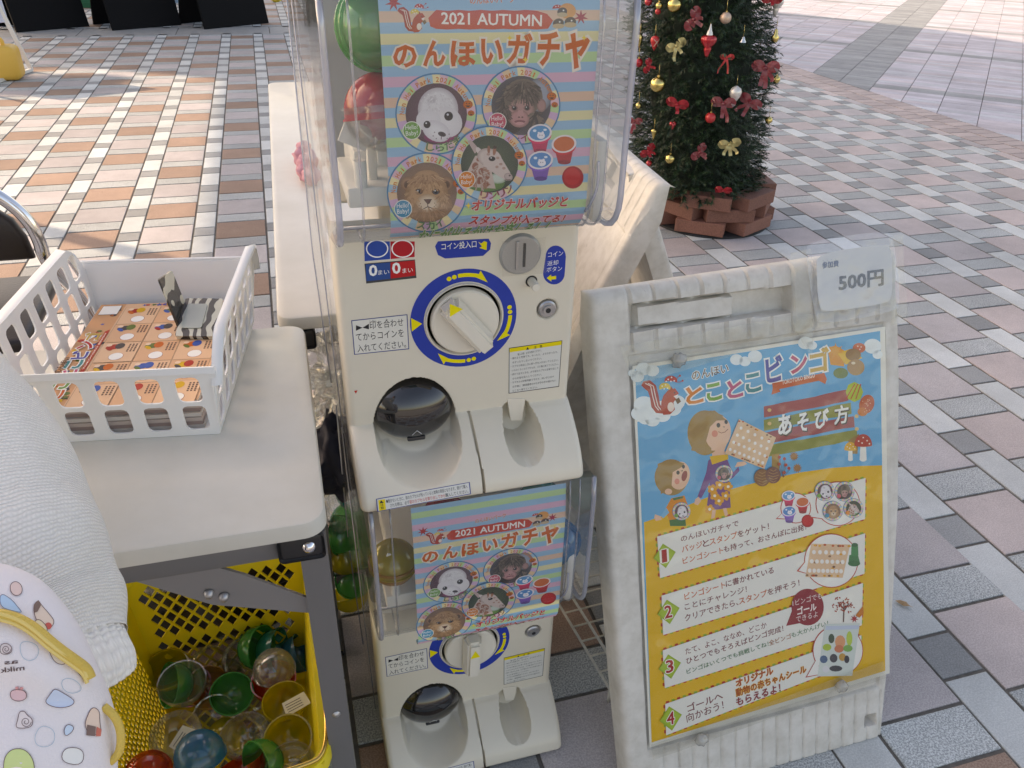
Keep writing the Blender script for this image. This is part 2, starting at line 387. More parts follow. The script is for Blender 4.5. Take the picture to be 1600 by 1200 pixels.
def joined_tiles(name, items, mats, parent, rz=0):
    """items: (x, y, sx, sy, material index)"""
    V = []; F = []; mi = []; rv = []; c = .0018; h = .0045; cr, sr = math.cos(rz), math.sin(rz)
    for (x, y, sx, sy, m_) in items:
        a, b = sx/2-.004, sy/2-.004; n = len(V); q = rng.random()
        for z, e in ((-h, 0), (-.0008, 0), (0, c)):
            for px, py in ((-a+e, -b+e), (a-e, -b+e), (a-e, b-e), (-a+e, b-e)):
                X, Y = x+px, y+py; V.append((X*cr-Y*sr, X*sr+Y*cr, z)); rv.append(q)
        F.append((n+8, n+9, n+10, n+11)); mi.append(m_)
        for l in (0, 4):
            for k in range(4): F.append((n+l+k, n+l+(k+1) % 4, n+l+4+(k+1) % 4, n+l+4+k)); mi.append(m_)
    me = bpy.data.meshes.new(name); me.from_pydata(V, [], F)
    for m_ in mats: me.materials.append(m_)
    me.polygons.foreach_set('material_index', mi)
    at_ = me.attributes.new('rnd', 'FLOAT', 'POINT'); at_.data.foreach_set('value', rv); me.update()
    o = obj(name, me, None, parent); o['kind'] = 'stuff'; return o
ks = list(TM); joined_tiles('tiling', [(*q, ks.index(k)) for k in rest for q in rest[k]], [TM[k] for k in ks], floor_o)
# smooth stone strip in front of the black boards
bm = B()
for i in range(-6, 6): box(bm, (i*.9+.02, 5.46, -.0025), (.892, .545, .005), bev=.0015, seg=1)
strip = obj('kerb_strip', bm, mat('smooth_stone', (.40, .39, .37), .7, noise=(12, .15), bump=(60, .2)), kind='structure')
# brown paver border
band = bpy.data.objects.new('paver_border', None); COL.objects.link(band); band['kind'] = 'structure'
bt = []; 
for i in range(-80, 150):
    y = i*.1
    bt.append((4.750, y+.002, .166, .0975, 0)); bt.append((4.918, y+.052, .166, .0975, 0))
bt2 = sorted(bt, key=lambda t: -seen((t[0], t[1], 0)))
pm = bpy.data.meshes.new('paver'); b_ = tile_bm(.166, .0975, .003); b_.to_mesh(pm); b_.free(); pm.materials.append(BAND)
nb = 0; rr = []
for t in bt2:
    if nb < 110 and seen((t[0], t[1], 0), False) > 0:
        o = bpy.data.objects.new('paver', pm); COL.objects.link(o); o.parent = band; o.location = (t[0], t[1], rng.uniform(-.0008, .0008)); o.rotation_euler = (0, 0, rng.uniform(-.006, .006)); nb += 1
    else: rr.append(t)
joined_tiles('paver_rows', rr, [BAND], band)
# plaza beyond the border, laid at 45 degrees: strips .27 m wide, planks .09 m
plz = bpy.data.objects.new('plaza_floor', None); COL.objects.link(plz); plz['kind'] = 'structure'
bm = B(); box(bm, (25, 8, -.0065), (40, 40, .006)); gb = obj('plaza_bed', bm, mat('plaza_joint', (.12, .12, .125), .95), plz); gb['kind'] = 'structure'
pk = []
S45 = math.sqrt(.5); PW = .2715; PL = .0925
off0 = (5.0 - 2.49)*S45
for i in range(-45, 75):
    q0 = off0+(i)*PW
    for j in range(-30, 150):
        p0 = (5+2)*S45+j*PL-6*PL
        # local frame: p along +45 deg, q along -45 deg
        pc, qc = p0+PL/2, q0+PW/2
        X = pc*S45+qc*S45; Y = pc*S45-qc*S45
        if X < 5.19 and X > 4.8:
            pass
        if X < 5.02 or X > 15 or Y < -5 or Y > 14: continue
        dk = (j % 24 in (6, 7)) or (i in (0, 1))
        m_ = 2 if dk else rng.choice((0, 0, 1, 3, 0))
        pk.append((pc, qc, PL, PW, m_))
def clipx(t):
    pc, qc, sx, sy, m_ = t; X = pc*S45+qc*S45
    return X > 5.19
sc2 = sorted([t for t in pk if clipx(t)], key=lambda t: -seen(((t[0]+t[1])*S45, (t[0]-t[1])*S45, 0), False))
edge = [t for t in pk if not clipx(t)]
pkm = []
for m_ in PLANK:
    me = bpy.data.meshes.new('plank'); b_ = tile_bm(PL, PW, .0022); b_.to_mesh(me); b_.free(); me.materials.append(m_); pkm.append(me)
rr = []
for n_, t in enumerate(sc2):
    if n_ < 260:
        o = bpy.data.objects.new('plank', pkm[t[4]]); COL.objects.link(o); o.parent = plz
        o.location = ((t[0]+t[1])*S45, (t[0]-t[1])*S45, rng.uniform(-.0005, .0005)); o.rotation_euler = (0, 0, R(45))
    else: rr.append(t)
# joined planks: rotate into the 45 degree frame (q axis mirrored)
V = []; F = []; mi = []; rv = []
def add_plank(t, clip):
    pc, qc, sx, sy, m_ = t; a, b = sx/2-.0022, sy/2-.0022; q = rng.random()
    P = [Vector(((pc+dx)+(qc+dy), (pc+dx)-(qc+dy)))*S45 for dx, dy in ((-a, -b), (a, -b), (a, b), (-a, b))]
    if clip:
        Q = []
        for i_ in range(4):
            A, C = P[i_], P[(i_+1) % 4]
            if A.x >= 5.006: Q.append(A)
            if (A.x-5.006)*(C.x-5.006) < 0: Q.append(A+(C-A)*((5.006-A.x)/(C.x-A.x)))
        P = Q
    if len(P) < 3: return
    n = len(V); k = len(P)
    for z in (-.0045, 0):
        for p in P: V.append((p.x, p.y, z)); rv.append(q)
    F.append(tuple(n+k+i_ for i_ in range(k))[::-1]); mi.append(m_)
    for i_ in range(k): F.append((n+i_, n+k+i_, n+k+(i_+1) % k, n+(i_+1) % k)); mi.append(m_)
for i in range(-45, 75):   # plank row along the border, cut to it
    pass
for t in rr: add_plank(t, False)
for i in range(-45, 75):
    for j in range(-40, 150):
        p0 = (5+2)*S45+j*PL-6*PL; q0 = off0+i*PW; pc, qc = p0+PL/2, q0+PW/2; X = (pc+qc)*S45; Y = (pc-qc)*S45
        if 4.82 < X <= 5.19 and -5 < Y < 14: add_plank((pc, qc, PL, PW, 2 if ((j % 24 in (6, 7)) or (i in (0, 1))) else rng.choice((0, 0, 1, 3))), True)
me = bpy.data.meshes.new('plank_field'); me.from_pydata(V, [], F)
for m_ in PLANK: me.materials.append(m_)
me.polygons.foreach_set('material_index', mi); at_ = me.attributes.new('rnd', 'FLOAT', 'POINT'); at_.data.foreach_set('value', rv)
o = obj('plank_field', me, None, plz); o['kind'] = 'stuff'

# ================================================================== ADDED UNSEEN BLOCKER, SHAPED TO CAST THE SHADE (overhead, off to the sunny side)
H = 9.0; SH = SUN_D*(H/SUN_D.z)   # from ground point to canopy point towards the sun
def up(x, y): p = Vector((x, y, 0)) + SUN_D*(H/SUN_D.z); return (p.x, p.y)
cn = thing('shade_blocker', 'added unseen canopy deck high overhead whose shade covers the stalls', 'blocker')
def slab(P):
    bm = B(); lo = [bm.verts.new((*up(*p), H)) for p in P]; hi = [bm.verts.new((*up(*p), H+.25)) for p in P]
    bm.faces.new(lo[::-1]); bm.faces.new(hi); n = len(P)
    for i in range(n): bm.faces.new((lo[i], lo[(i+1) % n], hi[(i+1) % n], hi[i]))
    obj('deck', bm, mat('blocker_white', (.7, .7, .69), .6, noise=(1, .1)), cn)
slab([(.03, -4.75), (9.1, -4.75), (8.95, 2.0), (8.42, 3.6), (8.08, 4.9), (7.2, 6.4), (6.2, 7.6), (5.5, 10), (.03, 10)])  # edges set for the lit patch and sunlit ground behind the camera
slab([(-9, 3.62), (-1.25, 3.72), (-.05, 3.05), (.028, 3.0), (.028, 10), (-9, 10)])
slab([(-9, -4.75), (.028, -4.75), (.028, -1.95), (-9, -1.95)])
slab([(-9, 2.9), (-1.62, 2.75), (-1.05, 2.72), (-.80, 3.24), (-1.3, 3.28), (-9, 3.3)])  # extra piece shaped for the pointed shadow in the patch
for i, (x, y) in enumerate(((.3, 9.6), (-8.6, 9.6), (-8.6, -4.5), (-4.5, -4.5))):
    X, Y = up(x, y); bm = B(); tube(bm, [(X, Y, -.01), (X, Y, H-.001)], .16, 16); obj('column', bm, mat('painted_steel', (.6, .6, .6), .4), cn, True)  # supports of the added shade slabs, also unseen
# unseen post added to cast the thin shadow across the sunlit patch
lp = thing('shadow_post', 'added unseen post standing beyond the left edge whose shadow crosses the bright paving', 'post', (0, 0, 0))
pb = Vector((-.6, -.25, 0)) - SUN_H*3.4
bm = B(); tube(bm, [(pb.x, pb.y, 0), (pb.x, pb.y, 3.4)], [.05, .045], 14); obj('pole', bm, mat('painted_steel'), lp, True)
bm = B(); tube(bm, [(pb.x, pb.y, 0), (pb.x, pb.y, .12)], .085, 14); obj('base', bm, mat('painted_steel'), lp, True)

# ================================================================== CAPSULE MACHINES
CREAM = mat('cream_abs', (.73, .675, .56), .32, noise=(9, .05), bump=(400, .03), coat=.15)
CREAM2 = mat('cream_knob', (.75, .70, .60), .28, coat=.2)
BLACKP = mat('black_gloss', (.012, .012, .013), .08, coat=1)
CHROME = mat('chrome', (.78, .78, .80), .12, 1)
STEEL = mat('steel', (.45, .45, .46), .38, .9)
CLEAR = clear('clear_acrylic', (.95, .96, .97), .08, .05, .045, (.72, .75, .8), fr=.40)
SHROUD = clear('clear_sleeve', (.93, .94, .92), .10, .12, .08, (.75, .74, .68), bump=(9, .4))
RIM = clear('acrylic_edge', (.72, .75, .84), .35, .15, .42, (.70, .74, .85))
WHITEP = mat('white_plastic', (.78, .77, .73), .35, bump=(90, .05))
FY = -3.02; HX0, HX1 = .441, .741; BX0, BX1 = .436, .732
UB = .600                       # base height of the upper unit
HP = [(-3.094, .62), (-3.102, .56), (-3.104, .388), (-3.102, .374), (-3.096, .362), (-3.086, .352), (-3.070, .346), (-3.026, .343)]
def eggc(x0, x1, yt, yb, f):     # centre, radii from a photo box on the front
    a = ony(*f(x0, (yt+yb)/2), FY-.03); b = ony(*f(x1, (yt+yb)/2), FY-.03); return (a.x+b.x)/2, (b.x-a.x)/2
M5 = lambda x, y: (500+x/3.53, 360+y/3.53)
M6 = lambda x, y: (500+x/3.333, 640+y/3.333)
H2 = lambda x, y: (440+x/2.857, y/2.857)
dz_ = lambda p: p.z-UB
door_c = ony(648, 640, FY); DCX = door_c.x; DCZ = dz_(door_c)
top_egg = dz_(ony(648, 590, FY)); bot_egg = dz_(ony(665, 765, FY-.077))
pk_c = ony(815, 668, FY-.03); PCX = pk_c.x; pk_top = dz_(ony(812, 622, FY)); pk_bot = dz_(ony(825, 717, FY-.055))
TZ = .078
def front(x, z):
    if z >= TZ: y = FY
    else:
        t = (TZ-z)/TZ; y = FY - .004 - .078*math.sin(min(1, t)*math.pi/2)**.85
    # rounded vertical corners and bottom lip
    for e in (x-BX0, BX1-x):
        if e < .010: y += .010 - math.sqrt(max(0, .010**2-(.010-e)**2))
    if z < .008: y += .008 - math.sqrt(max(0, .008**2-(.008-z)**2))
    if abs(z-TZ) < .0011: y += .003
    # left chute bowl
    zc = .068; rt = top_egg-zc; rb = zc-bot_egg; rx = .0545
    E = math.hypot((x-DCX-.002*0)/rx, (z-zc)/(rt if z > zc else rb))
    if E < 1:
        wall = min(1, (1-E)/.07) if z > zc-.02 else min(1, (1-E)/.22)
        dep = (FY+.052) if z > zc else None
        floor_y = FY + .050 - max(0, (zc+.02-z))*.95
        y = y*(1-wall) + max(y, floor_y - .012*E*E)*wall
    # coin return pocket
    zc = .055; rt = pk_top-zc; rb = zc-pk_bot; rx = .0255
    E = math.hypot((x-PCX)/rx, (z-zc)/(rt if z > zc else rb))
    if E < 1 and not (z > zc+rt*.9 and False):
        wall = min(1, (1-E)/.13); floor_y = FY+.022-max(0, (zc-z))*.5
        y = y*(1-wall)+max(y, floor_y)*wall
    # seam between the two tray lids
    sx = SEAM0+(TZ-z)/TZ*(SEAM1-SEAM0)
    if z < TZ and abs(x-sx) < .0012: y += .012
    # lock well
    e = math.hypot(x-LOCK.x, z-dz_(LOCK))
    if e < .0145: y += .004*min(1, (.0145-e)/.002)
    return y
SEAM0 = ony(733, 648, FY-.005).x; SEAM1 = ony(757, 752, FY-.08).x; LOCK = ony(855, 483, FY)
def machine_front():
    nx, nz = 210, 250; V = []; F = []; Z1 = .352
    for j in range(nz+1):
        z = Z1*(j/nz)**1.12
        for i in range(nx+1):
            x = BX0+(BX1-BX0)*i/nx; V.append((x, front(x, z), z))
    for j in range(nz):
        for i in range(nx): a = j*(nx+1)+i; F.append((a, a+1, a+nx+2, a+nx+1))
    n = nx+1
    # side returns
    for col_, xx in ((0, BX0), (nx, BX1)):
        base = len(V)
        for j in range(nz+1): V.append((xx, max(FY+.05, -2.965), V[j*n][2]))
        for j in range(nz):
            a, b_ = j*n+col_, (j+1)*n+col_; c, d = base+j+1, base+j; F.append((a, b_, c, d) if col_ == 0 else (a, d, c, b_))
    base = len(V)
    for i in range(nx+1): V.append((BX0+(BX1-BX0)*i/nx, -2.965, 0))
    for i in range(nx): F.append((i, base+i, base+i+1, i+1))
    me = bpy.data.meshes.new('front_panel'); me.from_pydata(V, [], F); me.update(); return me
FACE = Surf((0, FY, 0), (1, 0, 0), (0, 0, 1))
YEL = (238, 222, 60); BLU = (34, 62, 160); INKK = (25, 25, 28)
def arrow_ring(ink, upper):
    pass
def machine(upper):
    lab = ('cream capsule vending machine on top of the stack, its dial pointing to a yellow arrow' if upper else 'lower cream capsule vending machine standing on the paving under the other one')
    t = thing('capsule_machine', lab, 'capsule machine', group='stacked capsule vending machines')
    dzz = UB if upper else .006; sh = Vector((0 if upper else .006, 0, dzz)); un = Vector((0, 0, -UB))+sh
    def add(name, me, m, par=t, sm=False):
        o = obj(name, me, m, par, sm); o.location = sh; return o
    add('front_panel', FM, CREAM, sm=40)
    bm = B(); box(bm, (.596, -2.865, .176), (.20, .20, .35), bev=.004); add('inner_body', bm, CREAM)
    bm = B(); box(bm, (.596, -2.86, .0075), (.28, .21, .015), bev=.003)
    add('base', bm, CREAM); bm = B(); box(bm, (.593, -2.86, .3535), (.286, .20, .003)); add('shelf', bm, CREAM)
    # door
    bm = B(); ellipsoid(bm, (DCX-.001, FY+.013, DCZ-.003), (.0530, .033, .0445), Matrix.Rotation(R(-6), 3, 'X'), 40, 24)
    d = add('chute_door', bm, BLACKP, sm=True)
    I = Ink(FACE, M5)
    # knob
    kc = ony(*M5(795, 490), FY); ko = add('dial', (lambda b_: (lathe(b_, [(0, .010), (.0405, .010), (.0425, .008), (.043, 0), (.046, 0), (.0475, .004), (.0485, .004), (.0495, 0)], 64, Matrix.Translation((kc.x, FY, dz_(kc))) @ Matrix.Rotation(R(90), 4, 'X')), b_)[1])(B()), CREAM2, sm=30)
    bm = B(); ang = R(-52 if upper else 88)
    hl = .0415
    for s_ in range(13):
        pass
    g = bmesh.ops.create_cube(bm, size=1)['verts']
    bmesh.ops.transform(bm, matrix=Matrix.Diagonal((hl*2-.002, .030, .026, 1)), verts=g)
    bmesh.ops.bevel(bm, geom=list({e for v in bm.verts for e in v.link_edges}), offset=.0055, segments=5, affect='EDGES')
    for v in bm.verts:   # waist it a little and taper towards the top
        if v.co.z > 0: v.co.y *= .72; v.co.x *= .98
    bmesh.ops.transform(bm, matrix=Matrix.Translation((kc.x, FY-.0215, dz_(kc))) @ Matrix.Rotation(R(90), 4, 'X') @ Matrix.Rotation(ang, 4, 'Z'), verts=bm.verts)
    add('dial_handle', bm, CREAM2, ko, sm=45).location = (0, 0, 0)
    HS = Surf((0, FY-.0345, 0), (1, 0, 0), (0, 0, 1)); J = Ink(HS, lambda x, y: (x, y))
    c_ = HS.at(712, 484) if upper else (kc.x+.001, kc.z+.018)
    J.poly([(c_[0]-.007, c_[1]-.0085), (c_[0]-.007, c_[1]+.0085), (c_[0]+.0085, c_[1])] if upper else [(c_[0]-.008, c_[1]-.008), (c_[0]+.008, c_[1]-.008), (c_[0], c_[1]+.008)], YEL, local=True)
    J.build('arrow_mark', ko, shift=(0, 0, -UB))
    # blue ring with arrows (flat sticker)
    cx, cz = kc.x, kc.z; Rr = .0672; r0 = .0505; n = 72
    V = [(cx+Rr*math.cos(2*math.pi*i/n), cz+Rr*math.sin(2*math.pi*i/n)) for i in range(n)]+[(cx+r0*math.cos(2*math.pi*i/n), cz+r0*math.sin(2*math.pi*i/n)) for i in range(n)]
    rk = Ink(FACE); rk._add(V, [(i, (i+1) % n, n+(i+1) % n, n+i) for i in range(n)], BLU)
    def pol(a, r): return (cx+r*math.cos(R(a)), cz+r*math.sin(R(a)))
    for a0, sg in ((108, -1), (10, -1), (-78, -1)):   # dots, curved bar, arrow head turning clockwise
        rm = .0588
        for k_, rad in ((0, .0030), (1, .0030)): p = pol(a0+sg*k_*6.5, rm); rk.poly([(p[0]+rad*math.cos(j*.6283), p[1]+rad*math.sin(j*.6283)) for j in range(10)], YEL, local=True)
        st = [pol(a0+sg*(11+j*2.2), rm+.0028) for j in range(14)]; en = [pol(a0+sg*(11+j*2.2), rm-.0022) for j in range(14)]
        rk._add(st+en, [(j, j+1, 15+j, 14+j) for j in range(13)], YEL)
        rk.poly([pol(a0+sg*36, rm+.0075), pol(a0+sg*34.5, rm-.0025), pol(a0+sg*50, rm-.0035)], YEL, local=True)
    rk.poly([pol(188, .0662), pol(172, .0662), pol(180, .0525)], YEL, local=True)
    rk.build('dial_ring', t, shift=un-Vector((0, 0, 0)))
    # printed stickers
    K = Ink(FACE, M5)
    if upper:
        K.poly([(243, 60), (522, 60), (524, 148), (246, 172)], (240, 240, 240)); K.poly([(243, 60), (385, 60), (387, 158), (246, 170)], (35, 75, 160)); K.poly([(388, 60), (522, 60), (522, 146), (389, 158)], (190, 40, 50))
        for cx_, cc in ((315, (245, 245, 245)), (455, (245, 245, 245))):
            K.ell(cx_, 100, 62, 50, cc); K.ell(cx_, 100, 55, 43, (35, 75, 160) if cx_ < 400 else (190, 40, 50))
        K.build('card_slot_sticker', t, shift=un)
        K = Ink(FACE, M5); K.poly([(245, 183), (524, 160), (532, 262), (255, 293)], (60, 60, 62))
        K.poly([(252, 187), (386, 176), (388, 266), (256, 280)], (40, 78, 140)); K.poly([(389, 176), (522, 165), (526, 248), (390, 265)], (195, 45, 50))
        for x_ in (272, 402): K.text('0', (x_, 250 if x_ < 300 else 238), (x_+42, 248 if x_ < 300 else 233), 58, (245, 245, 245), bold=.03)
        K.text('まい', (320, 245), (382, 240), 26, (240, 240, 240)); K.text('まい', (455, 235), (512, 229), 26, (240, 240, 240)); K.build('counter_plate', t, shift=un)
        K = Ink(FACE, M5); K.poly([(634, 88), (650, 60), (930, 45), (943, 70), (938, 105), (900, 140), (690, 155), (650, 135)], BLU)
        K.text('コイン投入口', (670, 108), (862, 92), 38, (240, 240, 240), bold=.01)
        K.poly([(872, 62), (888, 72), (905, 58), (921, 64), (918, 108), (878, 96), (893, 88)], YEL); K.build('coin_slot_sticker', t, shift=un)
        K = Ink(FACE, M5)
        P = [(1300+56*math.cos(R(a))*1, 145+62*math.sin(R(a))) for a in range(-180, 1, 15)]+[(1290+60*math.cos(R(a)), 236+62*math.sin(R(a))) for a in range(0, 181, 15)]
        K.poly(P, BLU); K.text('コイン', (1257, 148), (1340, 138), 27, (240, 240, 240)); K.text('返却', (1253, 196), (1313, 189), 27, (240, 240, 240)); K.text('ボタン', (1249, 230), (1334, 222), 27, (240, 240, 240))
        K.poly([(1250, 262), (1275, 243), (1274, 254), (1302, 250), (1302, 268), (1275, 271), (1276, 282)], YEL); K.build('return_button_sticker', t, shift=un)
        # coin slot, button
        s_ = ony(*M5(1104, 130), FY); bm = B(); lathe(bm, [(0, .004), (.0235, .004), (.0255, .002), (.0265, 0)], 40, Matrix.Translation((s_.x, FY, dz_(s_))) @ Matrix.Rotation(R(90), 4, 'X')); cs = add('coin_slot', bm, mat('coin_plate', (.42, .43, .43), .35, .6, bump=(300, .2)), sm=30)
        bm = B(); box(bm, (s_.x+.004, FY-.0042, dz_(s_)), (.003, .002, .03)); o = add('slot', bm, mat('dark_slot', (.02, .02, .02), .6), cs); o.location = (0, 0, 0)
        bm = B(); box(bm, (s_.x-.005, FY-.0048, dz_(s_)), (.004, .003, .036), bev=.0006); o = add('slot_guard', bm, STEEL, cs); o.location = (0, 0, 0)
        s_ = ony(*M5(1166, 280), FY); bm = B(); lathe(bm, [(0, .020), (.0045, .020), (.0052, .019), (.0056, 0)], 20, Matrix.Translation((s_.x, FY, dz_(s_))) @ Matrix.Rotation(R(90), 4, 'X')); add('return_button', bm, CREAM2, sm=40)
        bm = B(); lathe(bm, [(0, .0004), (.0076, .0004)], 20, Matrix.Translation((s_.x, FY, dz_(s_))) @ Matrix.Rotation(R(90), 4, 'X')); add('button_well', bm, mat('dark_slot'))
        K = Ink(FACE, M5); K.poly([(995, 50), (1235, 25), (1240, 225), (998, 243)], (200, 200, 190)); o = K.build('clear_tape', t, clear('tape', (.96, .96, .95), .06, .25, .06), shift=un-Vector((0, .0065, 0)))
        K = Ink(FACE, M5); K.poly([(188, 885), (207, 881), (198, 901)], (200, 50, 40)); K.build('red_tick', t, shift=un)
    # lock
    bm = B(); Mx = Matrix.Translation((LOCK.x, FY+.004, dz_(LOCK))) @ Matrix.Rotation(R(90), 4, 'X')
    lathe(bm, [(0, .0075), (.0035, .0075), (.0036, .0085), (.0065, .0085), (.0068, .006), (.0098, .006), (.0118, .0045), (.0122, 0)], 32, Mx); lk = add('lock', bm, STEEL, sm=30)
    bm = B(); lathe(bm, [(0, .0008), (.0034, .0008)], 16, Matrix.Translation((LOCK.x, FY-.0038, dz_(LOCK))) @ Matrix.Rotation(R(90), 4, 'X')); o = add('keyhole', bm, mat('dark_slot'), lk); o.location = (0, 0, 0)
    K = Ink(FACE, M5); K.poly([(172, 496), (482, 462), (492, 655), (188, 686)], (70, 80, 130)); K.poly([(177, 500), (477, 467), (487, 650), (193, 681)], (222, 220, 212))
    K.poly([(198, 522), (198, 553), (234, 536)], INKK); K.poly([(270, 514), (270, 545), (234, 536)], INKK)
    K.text('印を合わせ', (275, 545), (460, 526), 44, INKK); K.text('てからコインを', (200, 610), (462, 584), 42, INKK); K.text('入れてください。', (207, 672), (475, 645), 42, INKK)
    K.text('しるし', (275, 506), (312, 502), 11, INKK); K.text('あ', (362, 497), (373, 496), 10, INKK); K.build('instruction_sticker', t, shift=un)
    K = Ink(FACE, M5); K.poly([(1042, 648), (1336, 606), (1318, 862), (1040, 900)], (60, 60, 60)); K.poly([(1045, 652), (1332, 610), (1315, 858), (1044, 896)], (214, 214, 208)); K.poly([(1045, 651), (1332, 609), (1331, 630), (1046, 672)], (232, 210, 60))
    K.text('注　意', (1178, 653), (1225, 646), 16, INKK); K.poly([(1137, 658), (1153, 655), (1144, 642)], INKK)
    TT = ['購入の際、必ずお読みください。', '・揺れると危険です。ゆったり、よりかかったり、', '　ゆすったりしないでください。', '・カプセル取出し口に奥へ手を入れないでください。', '・いらなくなったカプセルは、ゴミ箱に捨ててください。', '・続けて出すときは、必ず前のカプセルを取り出して', '　からお金を投入してください。', '・カプセルは対象年齢ですので、幼い子さまや', '　お子様に（親保護者のかたが子の手の届かない', '　ところへ捨ててください。']
    for i, s_ in enumerate(TT):
        yy = 690+i*22.5; x0 = 1052 + (38 if i == 0 else 0); x1 = x0+min(262, len(s_)*11.3)
        K.text(s_.strip('　'), (x0+(10 if s_[0] == '　' else 0), yy-i*.3), (x1-(x0-1052), yy-i*.3-(x1-x0)*.143), 12, INKK)
    K.build('caution_sticker', t, shift=un)
    # tongue over the coin return
    bm = B(); P = [FACE.at(*M5(*p)) for p in ((1032, 925), (1132, 925), (1112, 1046), (1052, 1046))]
    lo = [bm.verts.new((a, FY-.001, b-UB)) for a, b in P]; hi = [bm.verts.new((a, FY+.012, b-UB)) for a, b in P]
    bm.faces.new(lo[::-1]); bm.faces.new(hi)
    for i in range(4): bm.faces.new((lo[i], lo[(i+1) % 4], hi[(i+1) % 4], hi[i]))
    bmesh.ops.recalc_face_normals(bm, faces=bm.faces); add('coin_tongue', bm, CREAM2)
    # tray warning label, lying on the sloped lid
    a = onz(0, 0, 0)
    t0, t1 = (.0165, front(.46, .0165)), (.034, front(.46, .034)); u = Vector((0, t1[1]-t0[1], t1[0]-t0[0])).normalized()
    TS = Surf((0, t0[1]-.0008, t0[0]+UB), (1, 0, 0), u)
    K = Ink(TS, M6); K.poly([(292, 465), (780, 377), (786, 440), (298, 532)], (70, 80, 140)); K.poly([(297, 468), (775, 381), (781, 437), (303, 528)], (216, 216, 210)); K.poly([(303, 472), (338, 466), (344, 520), (308, 527)], (236, 208, 50))
    K.poly([(310, 488), (332, 485), (318, 472)], INKK); K.text('注', (314, 503), (332, 500), 14, INKK); K.text('意', (316, 520), (334, 517), 14, INKK)
    K.text('●動かないときに、前のカプセルが残っていると故障の原因となります。続けて購入', (346, 488), (768, 408), 20, INKK)
    K.runs([('される際は、必ず', INKK), ('前のカプセルを取り出してから', (205, 40, 45)), ('購入してください。', INKK)], (366, 510), (774, 434), 20); K.build('tray_label', t, shift=un)
    from mathutils.bvhtree import BVHTree as BV_
    bv = BV_.FromPolygons([v.co for v in d.data.vertices], [p.vertices for p in d.data.polygons])
    def ond(x, z): h_ = bv.ray_cast(Vector((x, FY-.2, z)), Vector((0, 1, 0))); return h_[0]+Vector((0, -.0004, 0))
    bm = B(); tube(bm, [ond(DCX-.007, DCZ-.0285), ond(DCX-.001, DCZ-.0205), ond(DCX+.005, DCZ-.0285)], .0005, 6); o = obj('chevron', bm, mat('etch', (.6, .6, .6), .4), d)
    bm = B(); box(bm, ond(DCX-.001, DCZ-.0385), (.024, .006, .006), bev=.002); obj('door_catch', bm, mat('smoked', (.03, .03, .035), .3), d, 40)
    # hopper: clear bent front, sides, thick rim
    bm = B(); pr = [(y, z) for y, z in HP]; pr[0] = (-3.096, .592)
    A = [bm.verts.new((HX0, y, z)) for y, z in pr]; Cc = [bm.verts.new((HX1, y, z)) for y, z in pr]
    for i in range(len(pr)-1): bm.faces.new((A[i], A[i+1], Cc[i+1], Cc[i]))
    hp = add('hopper', bm, CLEAR, sm=True)
    for x_, dx in ((HX0, -.0), (HX1, 0)):
        bm = B(); bk = [bm.verts.new((x_, -2.80, pr[0][1])), bm.verts.new((x_, -2.80, .352))]; fr_ = [bm.verts.new((x_, y, z)) for y, z in pr]
        bm.faces.new([bk[0]]+fr_+[bk[1]]); o = obj('hopper_side', bm, CLEAR, hp)
        bm = B(); tube(bm, [(x_, y-.001, z) for y, z in pr], .0034, 12); o = obj('rim', bm, RIM, hp, True)
    for x_ in (HX0+.024, HX1-.020, HX1-.034):
        bm = B(); tube(bm, [(x_, y-.0006, z) for y, z in pr], .0013, 6); obj('hopper_line', bm, clear('reflection_acrylic', (.86, .88, .93), .3, .08, .12, (.8, .83, .9)), hp, True)  # thin strips added for the vertical reflection lines on the clear front
    bm = B(); tube(bm, [(HX0, -3.028, .3465), (HX1, -3.028, .3465)], .0025, 8); obj('rim', bm, RIM, hp, True)
    bm = B(); tube(bm, smoothpts([(.712, -3.105, .428), (.7125, -3.109, .405), (.708, -3.106, .385), (.704, -3.098, .372)], 2), .0016, 8); obj('hopper_line', bm, RIM, hp, True)
    # clear sleeve down the left side
    bm = B(); q = [(HX0-.003, -3.09, .593), (HX0-.003, -3.085, .345), (BX0-.003, -2.99, .33), (BX0-.002, -3.01, .09), (BX0-.0015, -3.07, .015), (BX0-.009, -2.80, .015), (BX0-.013, -2.72, .20), (BX0-.013, -2.84, .593)]
    bm.faces.new([bm.verts.new(p) for p in q]); sv = add('clear_sleeve', bm, SHROUD)
    bm = B(); tube(bm, [q[5], q[6], q[7]], .0012, 6); tube(bm, [(BX0-.011, -2.90, .593), (BX0-.009, -2.93, .3), (BX0-.006, -2.96, .03)], .0009, 6); obj('sleeve_edge', bm, RIM, sv, True)
    # inner feed mechanism
    bm = B(); box(bm, (.50, -3.0, .39), (.09, .12, .022), bev=.003); box(bm, (.485, -3.03, .425), (.010, .012, .055), bev=.003); box(bm, (.505, -3.04, .435), (.030, .004, .035), bev=.002)
    tube(bm, [(.470, -3.055, .40), (.470, -3.055, .428)], .0065, 12)
    box(bm, (.47, -3.05, .455), (.03, .003, .03), Matrix.Rotation(R(25), 3, 'Y'), bev=.001); box(bm, (.60, -2.93, .40), (.26, .12, .04), bev=.004)
    box(bm, (.722, -3.04, .40), (.012, .10, .09), bev=.003)
    add('feed_mechanism', bm, mat('ivory_abs', (.74, .72, .66), .35), sm=40)
    bm = B(); box(bm, (.593, -2.795, .47), (.296, .008, .24)); add('back_wall', bm, mat('grey_translucent', (.42, .43, .44), .4))
    if upper:
        bm = B(); box(bm, (.591, -2.945, .607), (.306, .325, .026), bev=.008, seg=3); add('lid', bm, CREAM, sm=40)
    return t
FM = machine_front()
MU = machine(True); ML = machine(False)

